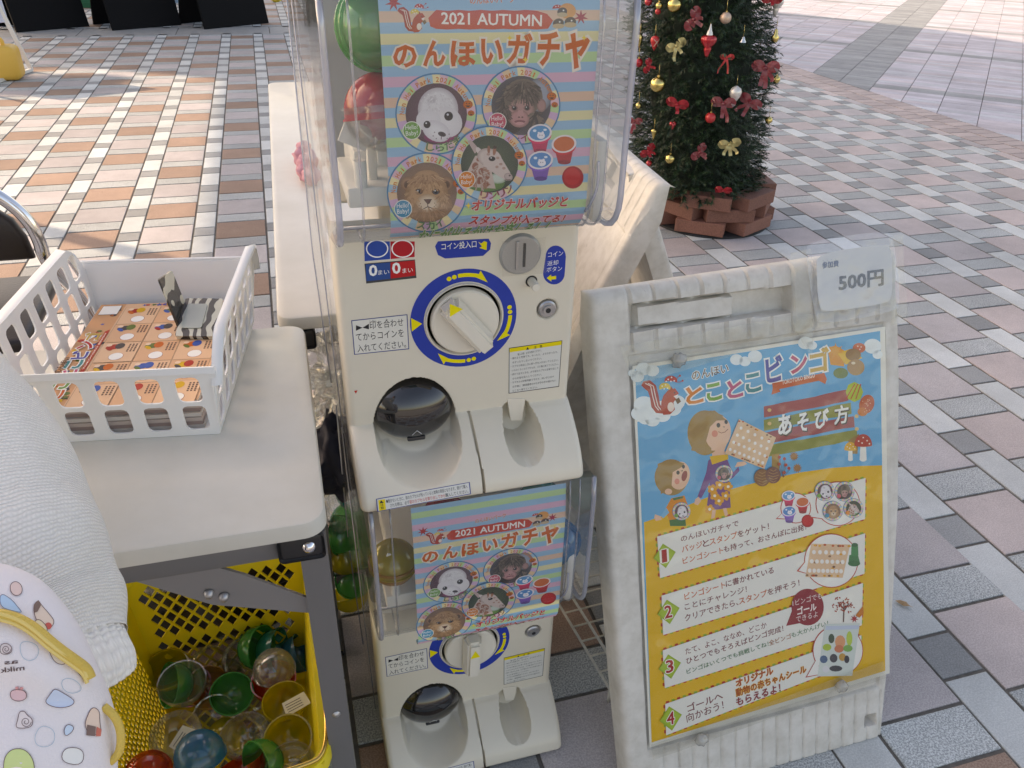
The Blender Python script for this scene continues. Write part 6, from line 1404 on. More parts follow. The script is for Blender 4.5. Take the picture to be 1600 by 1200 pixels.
for k in range(7500):
    z = .16+1.75*rg.random()**1.15; a = rg.uniform(0, 6.283); R0 = crown_r(z)*(1+.16*MN.noise(Vector((math.cos(a)*2.2, math.sin(a)*2.2, z*5))))
    r0 = R0*(1-rg.random()**2.2*.42)-.042; out = Vector((math.cos(a), math.sin(a), rg.uniform(-.55, .35)))
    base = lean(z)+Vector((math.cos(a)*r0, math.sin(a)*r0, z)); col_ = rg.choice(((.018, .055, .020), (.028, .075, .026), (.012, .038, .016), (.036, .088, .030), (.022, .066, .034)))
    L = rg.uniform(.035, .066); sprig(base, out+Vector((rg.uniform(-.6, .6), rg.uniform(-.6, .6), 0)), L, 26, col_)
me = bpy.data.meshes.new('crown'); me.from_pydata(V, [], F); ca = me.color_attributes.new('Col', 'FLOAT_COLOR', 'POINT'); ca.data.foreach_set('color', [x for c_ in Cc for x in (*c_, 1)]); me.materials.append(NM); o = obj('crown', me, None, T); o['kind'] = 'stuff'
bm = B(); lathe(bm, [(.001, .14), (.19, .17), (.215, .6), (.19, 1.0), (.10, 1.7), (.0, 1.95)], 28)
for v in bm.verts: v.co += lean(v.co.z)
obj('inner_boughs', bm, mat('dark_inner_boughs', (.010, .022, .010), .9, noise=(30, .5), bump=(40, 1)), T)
bm = B(); lathe(bm, [(0, .012), (.268, .012), (.274, .008), (.274, 0)], 48); o = obj('base_plate', bm, mat('black_base', (.02, .02, .021), .5), None, 40); o.location = TC+Vector((0, 0, .001)); tag(o, 'round black base plate under the bricks at the foot of the tree', 'base plate')
BRM = tile_mat('red_brick', (.31, .135, .095), (.21, .088, .062), bstr=.35)
def brick(px, py, z, yaw, lb=None):
    p = onz(px, py, z+.028) if z < 9 else None; bm_ = BRICK; o = bpy.data.objects.new('brick', bm_); COL.objects.link(o); o.location = (p.x, p.y, z); o.rotation_euler = (0, 0, R(yaw)); return o
b_ = B(); box(b_, (0, 0, .029), (.212, .098, .057), bev=.0035, seg=2); BRICK = bpy.data.meshes.new('brick'); b_.to_mesh(BRICK); b_.free(); BRICK.materials.append(BRM)
gb_ = 'bricks ringed round the foot of the Christmas tree'; ang0 = math.degrees(math.atan2(-TD.y, -TD.x))
NB = {(0, 0): 'brick in the bottom course facing the camera', (0, 1): 'bottom course brick turned to the right, third from the front', (1, 0): 'middle course brick at the left of the front gap', (1, 1): 'middle course brick at the right of the front gap', (2, 0): 'front brick of the top course lying square to the camera', (2, 1): 'top course brick at the right, set at an angle', (2, -1): 'top course brick at the left, half hidden by the ivory sign'}
for cr_ in range(3):
    offs = (-4, -33, -3)[cr_]; n = 6
    for k in range(n):
        kk = k if k <= 3 else k-6; step = 60; a = ang0+offs+kk*step+rng.uniform(-3, 3); r_ = .218+(.006, -.004, .008)[cr_]
        o = bpy.data.objects.new('brick', BRICK); COL.objects.link(o); o.location = TC+Vector((r_*math.cos(R(a)), r_*math.sin(R(a)), .0125+.0572*cr_)); o.rotation_euler = (0, 0, R(a+90+rng.uniform(-7, 7)*(1 if kk else .3)+(12 if (cr_, kk) == (2, 1) else 0)))
        lb = NB.get((cr_, kk)) or '%s course brick %s' % (('bottom', 'middle', 'top')[cr_], {-3: 'at the rear left of the tree foot', -2: 'on the left side of the tree foot', -1: 'at the front left of the tree foot, next to the ivory sign', 0: 'facing front', 1: 'at the front right of the tree foot', 2: 'on the right side of the tree foot', 3: 'at the rear right of the tree foot'}[kk])
        tag(o, lb, 'brick', gb_)
# ---- ornaments hung on the crown
OA = lambda x, y: (960+x/5.714, y/5.714); OB = lambda x, y: (960+x/5.714, 180+y/5.714)
def oncrown(px, py, extra=.02):
    d_ = ray(px, py); d2 = Vector((d_.x, d_.y)); rr = TR_+extra; ln_ = lean(.5)
    for _ in range(5):
        o2 = Vector((CAM.x-TC.x-ln_.x, CAM.y-TC.y-ln_.y))
        a_, b_, c_ = d2.dot(d2), 2*o2.dot(d2), o2.dot(o2)-rr*rr; q = b_*b_-4*a_*c_; s = (-b_-math.sqrt(q))/(2*a_) if q > 0 else -b_/(2*a_)
        P = CAM+d_*s; rr = crown_r(max(.2, P.z))+extra-.0; ln_ = lean(max(.15, P.z))
    return P
MET = {'gold': mat('gold_glass', (.72, .55, .20), .16, 1), 'red': mat('red_glass', (.50, .012, .02), .16, .35, coat=.8), 'mattred': mat('red_satin', (.55, .03, .03), .35, .2, coat=.3), 'silver': mat('silver_glass', (.70, .68, .64), .2, 1), 'champ': mat('champagne_glitter', (.62, .45, .34), .4, .6, bump=(300, .5)), 'pearl': mat('pearl_glass', (.72, .68, .62), .22, .35, coat=.6)}
og = 'ornaments hanging on the Christmas tree'
def hang(name, label, cat, P): return thing(name, label, cat, P, 0, og)
def string(t, z0, z1, m=None): bm = B(); tube(bm, [(0, 0, z0), (0, .004, z1)], .0008, 6); obj('string', bm, m or MET['gold'], t, True)
def bauble(px, py, r, k, lb):
    r *= 1.1; P = oncrown(px, py, .026); t = hang('bauble', lb, 'bauble', P); bm = B(); ellipsoid(bm, (0, 0, 0), (r, r, r), None, 28, 18); obj('ball', bm, MET[k], t, True)
    bm = B(); tube(bm, [(0, 0, r*.93), (0, 0, r*1.2)], r*.2, 12); obj('cap', bm, MET['gold'] if k != 'silver' else MET['silver'], t, 30); string(t, r*1.15, r*1.15+.04)
for x, y, r, k, lb in ((1054, 8, .0245, 'gold', 'large shiny gold bauble at the top of the visible tree'), (1028, 132, .0275, 'gold', 'large shiny gold bauble on the left side of the tree'), (1134, 28, .019, 'champ', 'champagne glitter bauble high on the right'), (1110, 184, .0185, 'mattred', 'satin red bauble low on the front of the tree'), (1047, 248, .0185, 'gold', 'gold bauble on a long string near the bottom of the tree'), (998, 98, .0155, 'red', 'shiny red bauble on the far left beside the machine hopper'), (1013, 3, .013, 'red', 'small dark red bauble at the top left of the tree'), (1030, 9, .0125, 'gold', 'small pale gold bauble beside the dark red one'), (998, 165, .0115, 'gold', 'small gold bauble low on the left edge'), (1014, 255, .011, 'red', 'small red bauble below the bow at the lower left'), (1213, 124, .014, 'gold', 'gold bauble on the right edge beside the sheer bow'), (1028, 18, .010, 'mattred', 'tiny red bauble under the small pale gold one')): bauble(x, y, r, k, lb)
def turned(px, py, prof, k, name, lb, ribs=0, sc_=1, rot=0):
    P = oncrown(px, py); t = hang(name, lb, 'ornament', P); bm = B(); vs_ = lathe(bm, [(a*sc_, b*sc_) for a, b in prof], 48)
    if ribs:
        for v in vs_:
            a = math.atan2(v.co.y, v.co.x); f = 1+.09*abs(math.sin(a*ribs/2)); v.co.x *= f; v.co.y *= f
    obj('body', bm, MET[k], t, True); string(t, prof[-1][1]*sc_, prof[-1][1]*sc_+.04); return t
LAN = [(0, -.052), (.006, -.046), (.011, -.030), (.013, -.022), (.011, -.018), (.013, -.014), (.022, -.004), (.027, .008), (.025, .018), (.014, .024), (.006, .026)]
t = turned(1107, 66, LAN, 'red', 'lantern_ornament', 'large ribbed red glass lantern ornament with a silver top in the middle', 12, 1.05); bm = B(); lathe(bm, [(.013, .024), (.011, .034), (.006, .045), (.003, .062), (0, .066)], 24); obj('silver_top', bm, MET['pearl'], t, True)
t = turned(1214, 6, [(a, b) for a, b in LAN], 'pearl', 'lantern_ornament', 'pearl white ribbed lantern ornament at the top right edge', 12, .9)
t = turned(1023, 67, [(0, -.032), (.008, -.018), (.016, 0), (.0185, .012), (.014, .023), (.004, .027)], 'mattred', 'teardrop_ornament', 'red teardrop ornament with crossing gold bands on the upper left', 0, .95)
for s_ in (-1, 1): bm = B(); tube(bm, [(-s_*.012, -.014, .016), (0, -.0185, .004), (s_*.009, -.0135, -.012)], .0014, 6); obj('gold_band', bm, MET['champ'], t, True)
turned(1000, 60, [(0, -.038), (.005, -.025), (.009, -.008), (.011, .006), (.006, .014)], 'gold', 'drop_ornament', 'slim red and gold drop ornament at the left edge above the red bauble', 6)
turned(1149, 148, [(0, -.030), (.010, -.022), (.020, -.006), (.024, .010), (.019, .024), (.008, .031), (.003, .034)], 'pearl', 'drop_ornament', 'pearl white ornament behind the tartan ribbon')
turned(1022, 206, [(0, -.040), (.004, -.022), (.010, .0), (.012, .006), (.002, .012)], 'gold', 'umbrella_ornament', 'folded gold umbrella ornament hanging low on the left', 8)
turned(1211, 58, [(0, -.022), (.012, -.016), (.016, 0), (.008, .010), (.006, .026), (.003, .030)], 'gold', 'fruit_ornament', 'pale gold fruit ornament on the upper right edge')
turned(1201, 188, [(0, -.016), (.010, -.010), (.015, 0), (.010, .012), (.002, .015)], 'gold', 'cone_ornament', 'small gold cone ornament on the lower right edge', 7)
t = turned(1161, 62, [(.013, -.009), (.012, -.006), (.007, .002), (.005, .010), (0, .012)], 'silver', 'bell_ornament', 'little silver bell deep among the branches on the upper right')
P = oncrown(1051, 195); t = hang('heart_ornament', 'glossy red heart hanging under the red bow on the lower left', 'ornament', P); bm = B()
vv = [(16*math.sin(a)**3, 13*math.cos(a)-5*math.cos(2*a)-2*math.cos(3*a)-math.cos(4*a)) for a in [k*6.2832/28 for k in range(28)]]; rings = [[bm.verts.new((x*.0009*s, dy, y*.0011*s)) for x, y in vv] for s, dy in ((.5, -.0095), (.85, -.007), (1, 0), (.85, .007), (.5, .0095))]
for A_, C_ in zip(rings, rings[1:]):
    for k in range(28): bm.faces.new((A_[k], A_[(k+1) % 28], C_[(k+1) % 28], C_[k]))
bm.faces.new(rings[0][::-1]); bm.faces.new(rings[-1]); bmesh.ops.recalc_face_normals(bm, faces=bm.faces); obj('body', bm, MET['red'], t, True)
def rib_m(name, col, tint, hz): return clear(name, tint, .15, .35, hz, col, bump=(120, .5))
REDR = rib_m('red_organza', (.42, .02, .035), (.75, .22, .25), .78); GOLDR = mat('gold_ribbon', (.52, .44, .20), .34, .45, bump=(150, .3)); REDS = mat('red_satin_ribbon', (.38, .012, .02), .35, bump=(120, .3)); TART = mat('tartan_ribbon', (.50, .03, .03), .5, noise=(70, .8, (.02, .10, .05), .42, .5), stretch=(1, 1, .3))
def ribbon(bm, P, wd, wave=.0, twist=0):
    P = smoothpts([Vector(p) for p in P], 2); N = len(P); prev = None
    for i, p in enumerate(P):
        d_ = (P[min(i+1, N-1)]-P[max(i-1, 0)]).normalized(); s_ = Vector((1, 0, 0)) if abs(d_.x) < .6 else Vector((0, 0, 1)); s_ = (s_-d_*s_.dot(d_)).normalized(); s_ = Matrix.Rotation(twist*i/N, 3, d_) @ s_
        w_ = wd*(.35+.65*min(1, min(i, N-1-i if wave else N)/(N*.22))) if N > 4 else wd
        a = bm.verts.new(p-s_*w_/2+Vector((0, -wave*math.sin(i*1.3), 0))); b = bm.verts.new(p+s_*w_/2+Vector((0, wave*math.sin(i*1.3), 0)))
        if prev: bm.faces.new((prev[0], prev[1], b, a))
        prev = (a, b)
def bow(px, py, s, m, lb, loops=True, tails=((-.5, -1.3), (.55, -1.35)), lw=1, name='bow', rot=0):
    s *= .98; P = oncrown(px, py, .034); t = hang(name, lb, 'bow', P); t.rotation_euler = (0, 0, R(-32)); c_, sn = math.cos(R(rot)), math.sin(R(rot)); q = lambda x, y, z: (s*(x*c_-z*sn), s*y, s*(x*sn+z*c_))
    if loops:
        for sg in (-1, 1): bm = B(); ribbon(bm, [q(0, 0, 0), q(sg*.5, -.25, .45), q(sg*1.05, -.15, .40), q(sg*1.1, .05, .02), q(sg*.75, .25, -.18), q(sg*.3, .12, -.06), q(0, 0, 0)], s*.62*lw, .0015, 0); obj('loop', bm, m, t, True)
    for x, z in tails: bm = B(); ribbon(bm, [q(0, -.05, 0), q(x*.4, -.3, z*.35), q(x*.9, -.12, z*.7), q(x, -.3, z)], s*.42*lw, 0, .9*x); obj('tail', bm, m, t, True)
    bm = B(); blob(bm, (0, -s*.1, 0), s*.20, px, .3); obj('knot', bm, m, t, True); return t
bow(1084, 30, .034, REDR, 'sheer red bow on the upper front of the tree', tails=((-.2, -1.2), (.5, -.9)), rot=70)
bow(1057, 72, .030, GOLDR, 'gold ribbon bow with long curling tails on the upper left', tails=((-.9, -1.6), (.3, -1.1)), rot=30)
bow(1058, 163, .034, REDS, 'red satin bow above the heart on the lower left', tails=((.3, -1.0),), rot=-8)
bow(1130, 162, .036, REDR, 'sheer red bow with long tails right of centre', tails=((.1, -1.5), (.75, -1.9)))
bow(1172, 160, .036, REDR, 'sheer red bow on the right beside the gold cone ornament', tails=((-.9, -1.5), (.1, -1.6)), rot=-25)
bow(1196, 106, .040, REDR, 'big sheer pinkish red bow on the right edge', tails=((-.2, -1.7), (.3, -1.9), (.9, -1.2)))
bow(1140, 226, .034, GOLDR, 'gold fabric bow near the bottom right of the tree', tails=((-.8, -1.1), (.0, -1.3), (.8, -1.2)), rot=15)
bow(1093, 238, .030, REDR, 'red bow with a gold star hanging low on the front', tails=((.3, -1.0), (-.1, -1.3)), rot=60)
bow(1013, 236, .028, REDS, 'bright red bow at the lower left beside the ivory sign', tails=((.5, -1.1), (-.3, -.9)), rot=50)
bow(1013, 103, .022, REDS, 'narrow red bow beside the shiny red bauble', tails=((0, -1.4),), rot=80)
bow(991, 190, .026, REDR, 'sheer red bow at the far left edge, tail hanging down', tails=((-.3, -1.9), (.2, -1.2)))
bow(1206, 0, .030, REDS, 'red bow above the pearl lantern at the top right', tails=((.2, -.6),))
bow(1130, 298, .026, REDS, 'red bow lying on the bricks under the lowest branches', tails=((1.5, .1), (-1.2, -.2)))
bow(1136, 90, .020, TART, 'tartan ribbon with two long tails on the middle of the tree', tails=((-1.35, -3.0), (.6, -2.9)), lw=1.0, name='tartan_ribbon')

# ================================================================== PERSON at the left: knitted sleeve, patterned pouch
PS = thing('person', 'person in a white knitted jumper reaching in from the left, holding a patterned pouch', 'person', (-.22, -3.62, 0))
KN = bpy.data.materials.new('white_knit'); KN.use_nodes = True; t_ = KN.node_tree; b_ = t_.nodes['Principled BSDF']; N_ = t_.nodes.new; L_ = t_.links.new; b_.inputs['Base Color'].default_value = (.80, .80, .79, 1); b_.inputs['Roughness'].default_value = .9; b_.inputs['Sheen Weight'].default_value = .3
va = N_('ShaderNodeAttribute'); va.attribute_name = 'uvk'; sx = N_('ShaderNodeSeparateXYZ'); L_(va.outputs['Vector'], sx.inputs[0])
def mth(op, a, b=None, c=None):
    n = N_('ShaderNodeMath'); n.operation = op
    for i, v in enumerate((a, b, c)):
        if v is None: continue
        if isinstance(v, (int, float)): n.inputs[i].default_value = v
        else: L_(v, n.inputs[i])
    return n.outputs[0]
nz = N_('ShaderNodeTexNoise'); nz.inputs['Scale'].default_value = .35; nz.inputs['Detail'].default_value = 3; L_(va.outputs['Vector'], nz.inputs[0])
row = mth('ADD', sx.outputs[1], mth('MULTIPLY', nz.outputs['Fac'], 1.4)); half_ = mth('MULTIPLY', mth('FLOOR', row), .5); cs_ = mth('ADD', sx.outputs[0], half_)
hgt = mth('MULTIPLY', mth('ABSOLUTE', mth('SINE', mth('MULTIPLY', row, math.pi))), mth('ADD', .45, mth('MULTIPLY', .55, mth('ABSOLUTE', mth('SINE', mth('MULTIPLY', cs_, math.pi))))))
bpn = N_('ShaderNodeBump'); bpn.inputs['Strength'].default_value = .75; bpn.inputs['Distance'].default_value = .0013; L_(hgt, bpn.inputs['Height']); L_(bpn.outputs[0], b_.inputs['Normal'])
rpn = N_('ShaderNodeMapRange'); rpn.inputs['To Min'].default_value = .80; rpn.inputs['To Max'].default_value = .93; L_(hgt, rpn.inputs['Value']); cbn = N_('ShaderNodeCombineColor'); L_(rpn.outputs[0], cbn.inputs[0]); L_(mth('MULTIPLY', rpn.outputs[0], .955), cbn.inputs[1]); L_(mth('MULTIPLY', rpn.outputs[0], .89), cbn.inputs[2]); L_(cbn.outputs[0], b_.inputs['Base Color'])
def sleeve(name, P, Rr, stitch=.0036, rowp=.0027, ribs=0, parent=None, seed=0, n=96, folds=.0):
    """swept tube; uvk attribute counts stitches (x) and rows (y)"""
    P = [Vector(p) for p in P]; pts = []; rad = []; M_ = 14
    for i in range(len(P)-1):
        p0, p1, p2, p3 = P[max(i-1, 0)], P[i], P[i+1], P[min(i+2, len(P)-1)]
        for k in range(M_):
            t = k/M_; pts.append(.5*((2*p1)+(-p0+p2)*t+(2*p0-5*p1+4*p2-p3)*t*t+(-p0+3*p1-3*p2+p3)*t**3)); rad.append(Rr[i]+(Rr[i+1]-Rr[i])*(3*t*t-2*t**3))
    pts.append(P[-1]); rad.append(Rr[-1]); V = []; F = []; uv = []; prev = None; s_ = 0; n1 = n+1
    for i, p in enumerate(pts):
        d_ = (pts[min(i+1, len(pts)-1)]-pts[max(i-1, 0)]).normalized(); a_ = d_.orthogonal().normalized() if prev is None else (prev-d_*prev.dot(d_)).normalized(); prev = a_; b2 = d_.cross(a_)
        if i: s_ += (p-pts[i-1]).length
        for k in range(n1):
            an = 2*math.pi*k/n; dr_ = a_*math.cos(an)+b2*math.sin(an); r = rad[i]
            if ribs: r += .0016*abs(math.sin(an*ribs/2))**.7*2
            if folds: r *= 1+folds*MN.noise(Vector((math.cos(an)*1.3, math.sin(an)*1.3, s_*9+seed)))+folds*.5*MN.noise(Vector((math.cos(an)*3, math.sin(an)*3, s_*22+seed)))
            V.append(p+dr_*r); uv.append((k/n*round(2*math.pi*max(rad)/stitch), s_/rowp, 0))
    for i in range(len(pts)-1):
        for k in range(n): q = i*n1+k; F.append((q, q+1, q+n1+1, q+n1))
    me = bpy.data.meshes.new(name); me.from_pydata(V, [], F); at_ = me.attributes.new('uvk', 'FLOAT_VECTOR', 'POINT'); at_.data.foreach_set('vector', [x for u in uv for x in u]); o = obj(name, me, KN, parent, True)
    o.matrix_parent_inverse = parent_matrix(parent).inverted(); return o, pts, rad
ARM = [at(-340, 400, .74), at(-205, 570, .70), at(-85, 745, .65), at(-14, 878, .62), at(50, 983, .61), at(91, 1048, .60)]
sl_, pts_, rad_ = sleeve('jumper_sleeve', ARM, [.080, .088, .090, .084, .070, .0535], parent=PS, folds=.05)
ax_ = (ARM[-1]-ARM[-2]).normalized(); CUF = [ARM[-1]-ax_*.008, ARM[-1]+ax_*.010, at(110, 1087, .597)]
sleeve('cuff', CUF, [.0505, .0475, .0430], ribs=34, rowp=.003, parent=PS, n=288)
SK = mat('skin', (.62, .40, .31), .5, noise=(30, .08)); SK.node_tree.nodes['Principled BSDF'].inputs['Subsurface Weight'].default_value = .1
def skinned(name, verts, edges, m, parent, sub=2, rad=None):
    me = bpy.data.meshes.new(name); me.from_pydata([Vector(v) for v in verts], edges, []); o = bpy.data.objects.new(name, me); COL.objects.link(o); md = o.modifiers.new('s', 'SKIN'); md.use_smooth_shade = True
    for i, r in enumerate(rad): me.skin_vertices[0].data[i].radius = (r, r)
    me.skin_vertices[0].data[0].use_root = True; o.modifiers.new('u', 'SUBSURF').levels = sub; o.modifiers['u'].render_levels = sub; DG.update(); ev = o.evaluated_get(bpy.context.evaluated_depsgraph_get()); m2 = bpy.data.meshes.new_from_object(ev); bpy.data.objects.remove(o); bpy.data.meshes.remove(me)
    o = obj(name, m2, m, parent, True); o.matrix_parent_inverse = parent_matrix(parent).inverted(); return o
# hand: wrist inside the cuff, palm and five bent fingers closed on the pouch strap (behind the pouch)
W = CUF[-1]-ax_*.03; hx = (at(60, 1190, .56)-W).normalized(); hn = FW.copy(); hs = hx.cross(hn).normalized(); hv = [W, W+hx*.035, W+hx*.065]; hr = [.022, .026, .024]; he = [(0, 1), (1, 2)]
for k, (off, L, r) in enumerate(((-.028, .062, .0085), (-.010, .070, .0088), (.009, .066, .0085), (.027, .052, .0078))):
    b0 = W+hx*.080+hs*off; i0 = len(hv); hv += [b0, b0+hx*L*.38-hn*.004, b0+hx*L*.66-hn*.018, b0+hx*L*.78-hn*.034]; hr += [r*1.05, r, r*.94, r*.8]; he += [(2, i0), (i0, i0+1), (i0+1, i0+2), (i0+2, i0+3)]
i0 = len(hv); tb_ = W+hx*.030-hs*.026; hv += [tb_, tb_+hx*.026-hs*.014-hn*.008, tb_+hx*.046-hs*.012-hn*.018]; hr += [.011, .0098, .0085]; he += [(1, i0), (i0, i0+1), (i0+1, i0+2)]
skinned('hand', hv, he, SK, PS, 2, hr)
# torso, neck, other arm as one jumper surface; head, hair, trousers, shoes (all beyond the left edge of the frame)
sh_ = ARM[0]; cx_, cy_ = -.27, -3.66
jv = [(cx_, cy_, .92), (cx_, cy_, 1.05), (cx_, cy_, 1.18), (cx_, cy_, 1.30), (cx_, cy_, 1.36), (cx_+.13, cy_+.04, 1.31), tuple(sh_+Vector((-.02, -.02, .0))), (cx_-.16, cy_-.04, 1.31), (cx_-.23, cy_-.03, 1.08), (cx_-.20, cy_+.06, .86)]
skinned('jumper_body', jv, [(0, 1), (1, 2), (2, 3), (3, 4), (3, 5), (5, 6), (3, 7), (7, 8), (8, 9)], mat('white_knit_plain', (.76, .76, .75), .9, bump=(220, .6)), PS, 2, [.14, .125, .13, .12, .055, .075, .070, .065, .05, .042])
skinned('neck_and_head', [(cx_, cy_, 1.36), (cx_, cy_, 1.41), (cx_+.005, cy_+.01, 1.47), (cx_+.01, cy_+.02, 1.53), (cx_+.01, cy_+.015, 1.58), (cx_+.055, cy_+.085, 1.49)], [(0, 1), (1, 2), (2, 3), (3, 4), (2, 5)], SK, PS, 3, [.05, .05, .072, .082, .06, .02])
bm = B(); ellipsoid(bm, (cx_-.008, cy_-.012, 1.545), (.098, .10, .105), None, 28, 18); o = obj('hair', bm, mat('dark_hair', (.02, .014, .011), .45, bump=(90, .8), stretch=(6, 6, 1)), PS, True); o.matrix_parent_inverse = parent_matrix(PS).inverted()
for s_ in (-1, 1):
    bm = B(); ellipsoid(bm, (cx_+.052+s_*.030, cy_+.078-s_*.018, 1.525), (.008, .006, .006)); o = obj('eye', bm, BLK, PS, True); o.matrix_parent_inverse = parent_matrix(PS).inverted()
bm = B(); ellipsoid(bm, (cx_+.052, cy_+.088, 1.455), (.018, .008, .004)); o = obj('mouth', bm, mat('lips', (.45, .16, .14), .5), PS, True); o.matrix_parent_inverse = parent_matrix(PS).inverted()
skinned('hand', [(cx_-.20, cy_+.06, .86), (cx_-.19, cy_+.09, .80), (cx_-.19, cy_+.10, .76), (cx_-.20, cy_+.12, .70), (cx_-.175, cy_+.12, .70), (cx_-.22, cy_+.11, .71), (cx_-.16, cy_+.11, .72), (cx_-.17, cy_+.13, .77)], [(0, 1), (1, 2), (2, 3), (2, 4), (2, 5), (2, 6), (1, 7)], SK, PS, 2, [.028, .028, .025, .008, .009, .009, .008, .010])
skinned('trousers', [(cx_, cy_, .93), (cx_, cy_, .84), (cx_+.085, cy_, .78), (cx_+.09, cy_+.02, .45), (cx_+.09, cy_, .09), (cx_-.085, cy_, .78), (cx_-.09, cy_+.02, .45), (cx_-.09, cy_, .09)], [(0, 1), (1, 2), (2, 3), (3, 4), (1, 5), (5, 6), (6, 7)], mat('navy_trousers', (.03, .04, .08), .85, bump=(150, .3)), PS, 2, [.13, .13, .085, .065, .05, .085, .065, .05])
for s_ in (-1, 1): bm = B(); box(bm, (cx_+s_*.09, cy_+.05, .045), (.09, .24, .085), bev=.035, seg=4); o = obj('shoe', bm, mat('white_shoe', (.6, .6, .58), .6), PS, 50); o.matrix_parent_inverse = parent_matrix(PS).inverted()
# ---- patterned pouch
BC = at(-85, 1275, .50); BG = thing('patterned_pouch', 'white pouch printed with small pastel doodles and a yellow zip, lower left corner', 'pouch', BC)
BMt = mat('pink_white_cotton', (.84, .78, .79), .85, bump=(700, .25)); Mb = Matrix((RX, -DN, -FW)).transposed()
def bag_pt(u, v):  # u azimuth, v polar; superellipse in the camera-facing frame, leaning back
    cu, su, cv, sv = math.cos(u), math.sin(u), math.cos(v), math.sin(v); f = lambda x, e: math.copysign(abs(x)**e, x)
    p = Vector((f(cv, .8)*f(cu, .85)*.106, f(cv, .8)*f(su, .85)*.162, f(sv, .9)*.045)); p += Vector((0, 0, .004*MN.noise(p*30)+.003*math.sin(p.x*60+p.y*90))); return p
V = []; F = []; nu, nv = 96, 48
for j in range(nv+1):
    for i in range(nu): V.append(Mb @ bag_pt(2*math.pi*i/nu, -math.pi/2+math.pi*j/nv)+BC)
for j in range(nv):
    for i in range(nu): F.append((j*nu+i, j*nu+(i+1) % nu, (j+1)*nu+(i+1) % nu, (j+1)*nu+i))
me = bpy.data.meshes.new('body'); me.from_pydata(V, [], F); bd_ = obj('body', me, BMt, BG, True); bd_.matrix_parent_inverse = parent_matrix(BG).inverted(); BVH = BVHTree.FromPolygons([Vector(v) for v in V], F)
class Drape(Surf):
    def __init__(s, f): s.f = f
    def at(s, x, y): return (x, y)
    def P(s, a, b, o=0):
        d_ = ray(a, b).normalized(); h = BVH.ray_cast(CAM, d_); q = h[0] if h[0] is not None else CAM+d_*(.47)
        return q-d_*(o*1.0)
DCR = lambda x, y: (x/3.335, 840+y/3.335); DSF = Drape(None); BRO = (110, 84, 84); BLO = (176, 196, 208)
def doodle(L, fill=None, col=BRO, wd=3.2, closed=True):
    P = [Vector(p) for p in L]
    for _ in range(2 if len(L) > 3 else 0): P = [q for a, b in zip(P, P[1:]+(P[:1] if closed else [])) for q in (a*.75+b*.25, a*.25+b*.75)]
    if fill: K.poly(P, fill)
    K.line(P, wd, col, closed=closed)
K = Ink(DSF, DCR, dz=.00015, base=.0006)
def spiral(x, y, r, turns=1.7, col=BRO): K.line([(x+r*(1-.8*t/24)*math.cos(turns*6.28*t/24), y+r*(1-.8*t/24)*math.sin(turns*6.28*t/24)) for t in range(25)], 3, col)
doodle([(55, 240), (82, 225), (112, 245), (118, 280), (100, 302), (70, 300), (52, 272)], (236, 208, 200))
doodle([(0, 285), (60, 320), (100, 370), (118, 392), (60, 380), (0, 360)], (186, 212, 234), (120, 130, 150)); doodle([(175, 350), (200, 325), (215, 350), (260, 400), (288, 440), (255, 480), (200, 450), (178, 400)], (238, 214, 196)); K.poly([(176, 350), (200, 325), (214, 352), (196, 385), (180, 392)], (132, 108, 98)); K.ell(252, 460, 18, 18, (214, 110, 100)); doodle([(182, 430), (210, 425), (250, 470), (240, 505), (205, 480), (184, 455)], (240, 224, 190))
doodle([(0, 560), (30, 548), (60, 565), (62, 595), (38, 610), (0, 605)], (228, 214, 212)); spiral(32, 582, 24)
doodle([(105, 545), (150, 540), (195, 560), (205, 600), (180, 640), (130, 640), (105, 600)], None, BLO); doodle([(255, 575), (330, 605), (345, 665), (290, 655), (262, 610)], (240, 232, 226)); doodle([(320, 740), (370, 730), (420, 765), (425, 800), (370, 815), (325, 790)], None, BLO)
doodle([(395, 665), (425, 670), (465, 715), (450, 735), (410, 715)], (214, 224, 234)); doodle([(52, 800), (90, 790), (135, 800), (140, 840), (95, 856), (55, 840)], (232, 196, 200)); K.ell(88, 784, 9, 7, (226, 160, 160)); K.ell(112, 786, 9, 7, (226, 160, 160))
doodle([(285, 785), (330, 810), (395, 850), (370, 880), (300, 890), (228, 862), (262, 815)], (204, 216, 236)); doodle([(100, 905), (130, 905), (140, 925), (170, 945), (168, 985), (120, 995), (80, 990), (92, 950)], (236, 224, 222)); spiral(135, 960, 28)
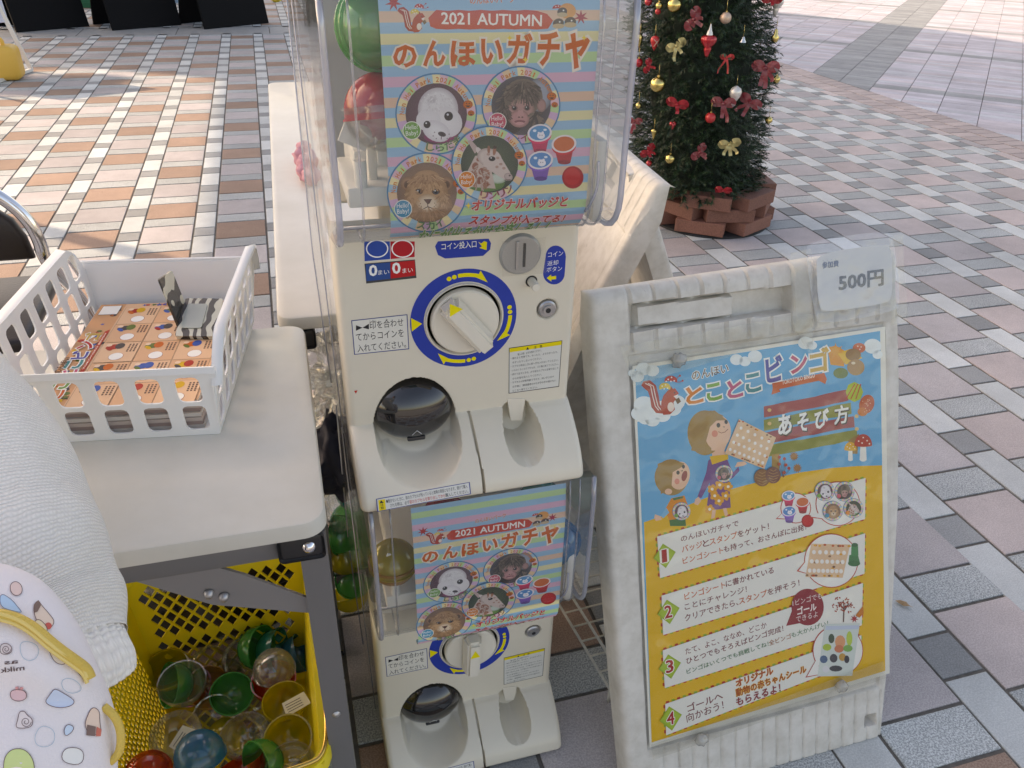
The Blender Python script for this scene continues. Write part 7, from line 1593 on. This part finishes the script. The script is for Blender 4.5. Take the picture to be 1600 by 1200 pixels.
doodle([(180, 1030), (215, 975), (285, 1000), (285, 1070), (235, 1095), (185, 1080)], None, BLO); doodle([(332, 1000), (352, 970), (388, 985), (375, 1015), (340, 1038)], (206, 222, 238)); doodle([(18, 1150), (60, 1100), (130, 1100), (178, 1160), (180, 1250), (20, 1240)], (214, 226, 160)); doodle([(335, 1090), (440, 1100), (430, 1190), (315, 1170)], (238, 236, 232))
doodle([(450, 940), (480, 880), (520, 900), (520, 960), (530, 1020), (470, 1030), (442, 985)], (238, 212, 196)); K.poly([(455, 975), (500, 985), (495, 1035), (450, 1030)], (128, 104, 98)); K.poly([(505, 985), (530, 1000), (525, 1035), (500, 1035)], (222, 130, 116))
K.text_free('mikk', (128, 690), (2, 705), -26, (92, 70, 70), .01); K.text_free('as', (95, 655), (22, 662), -24, (92, 70, 70), .01)
o = K.build('printed_doodles'); o.parent = BG; o.matrix_parent_inverse = parent_matrix(BG).inverted()
bm = B(); ZP_ = [DSF.P(*DCR(x, y), .0035) for x, y in ((-120, 395), (0, 402), (60, 415), (120, 440), (175, 475), (220, 512), (275, 560), (330, 602), (385, 640), (430, 672), (455, 700), (468, 735))]; tube(bm, smoothpts(ZP_, 2), .0036, 8); zo = obj('zip', bm, mat('yellow_zip', (.74, .50, .10), .5, bump=(500, .6)), BG, True); zo.matrix_parent_inverse = parent_matrix(BG).inverted()
for k_ in (-1, 1): bm = B(); tube(bm, [p_+DN*.0016*k_-FW*.0030 for p_ in smoothpts(ZP_, 2)], .0012, 6); o = obj('zip_teeth', bm, mat('yellow_teeth', (.84, .62, .20), .35), zo, True); o.parent = BG; o.matrix_parent_inverse = parent_matrix(BG).inverted()
bm = B(); LP = [at(*DCR(x, y), .475) for x, y in ((-60, 90), (30, 145), (140, 250), (270, 400))]; tube(bm, smoothpts([at(*DCR(x, y), .50) for x, y in ((540, 880), (600, 930), (632, 1010), (628, 1110), (590, 1160), (550, 1180))], 2), .0026, 10); o = obj('yellow_loop', bm, mat('yellow_zip'), BG, True); o.matrix_parent_inverse = parent_matrix(BG).inverted()
bpy.data.objects.remove(FONT_OBJ); bpy.data.curves.remove(FONT_CURVE)
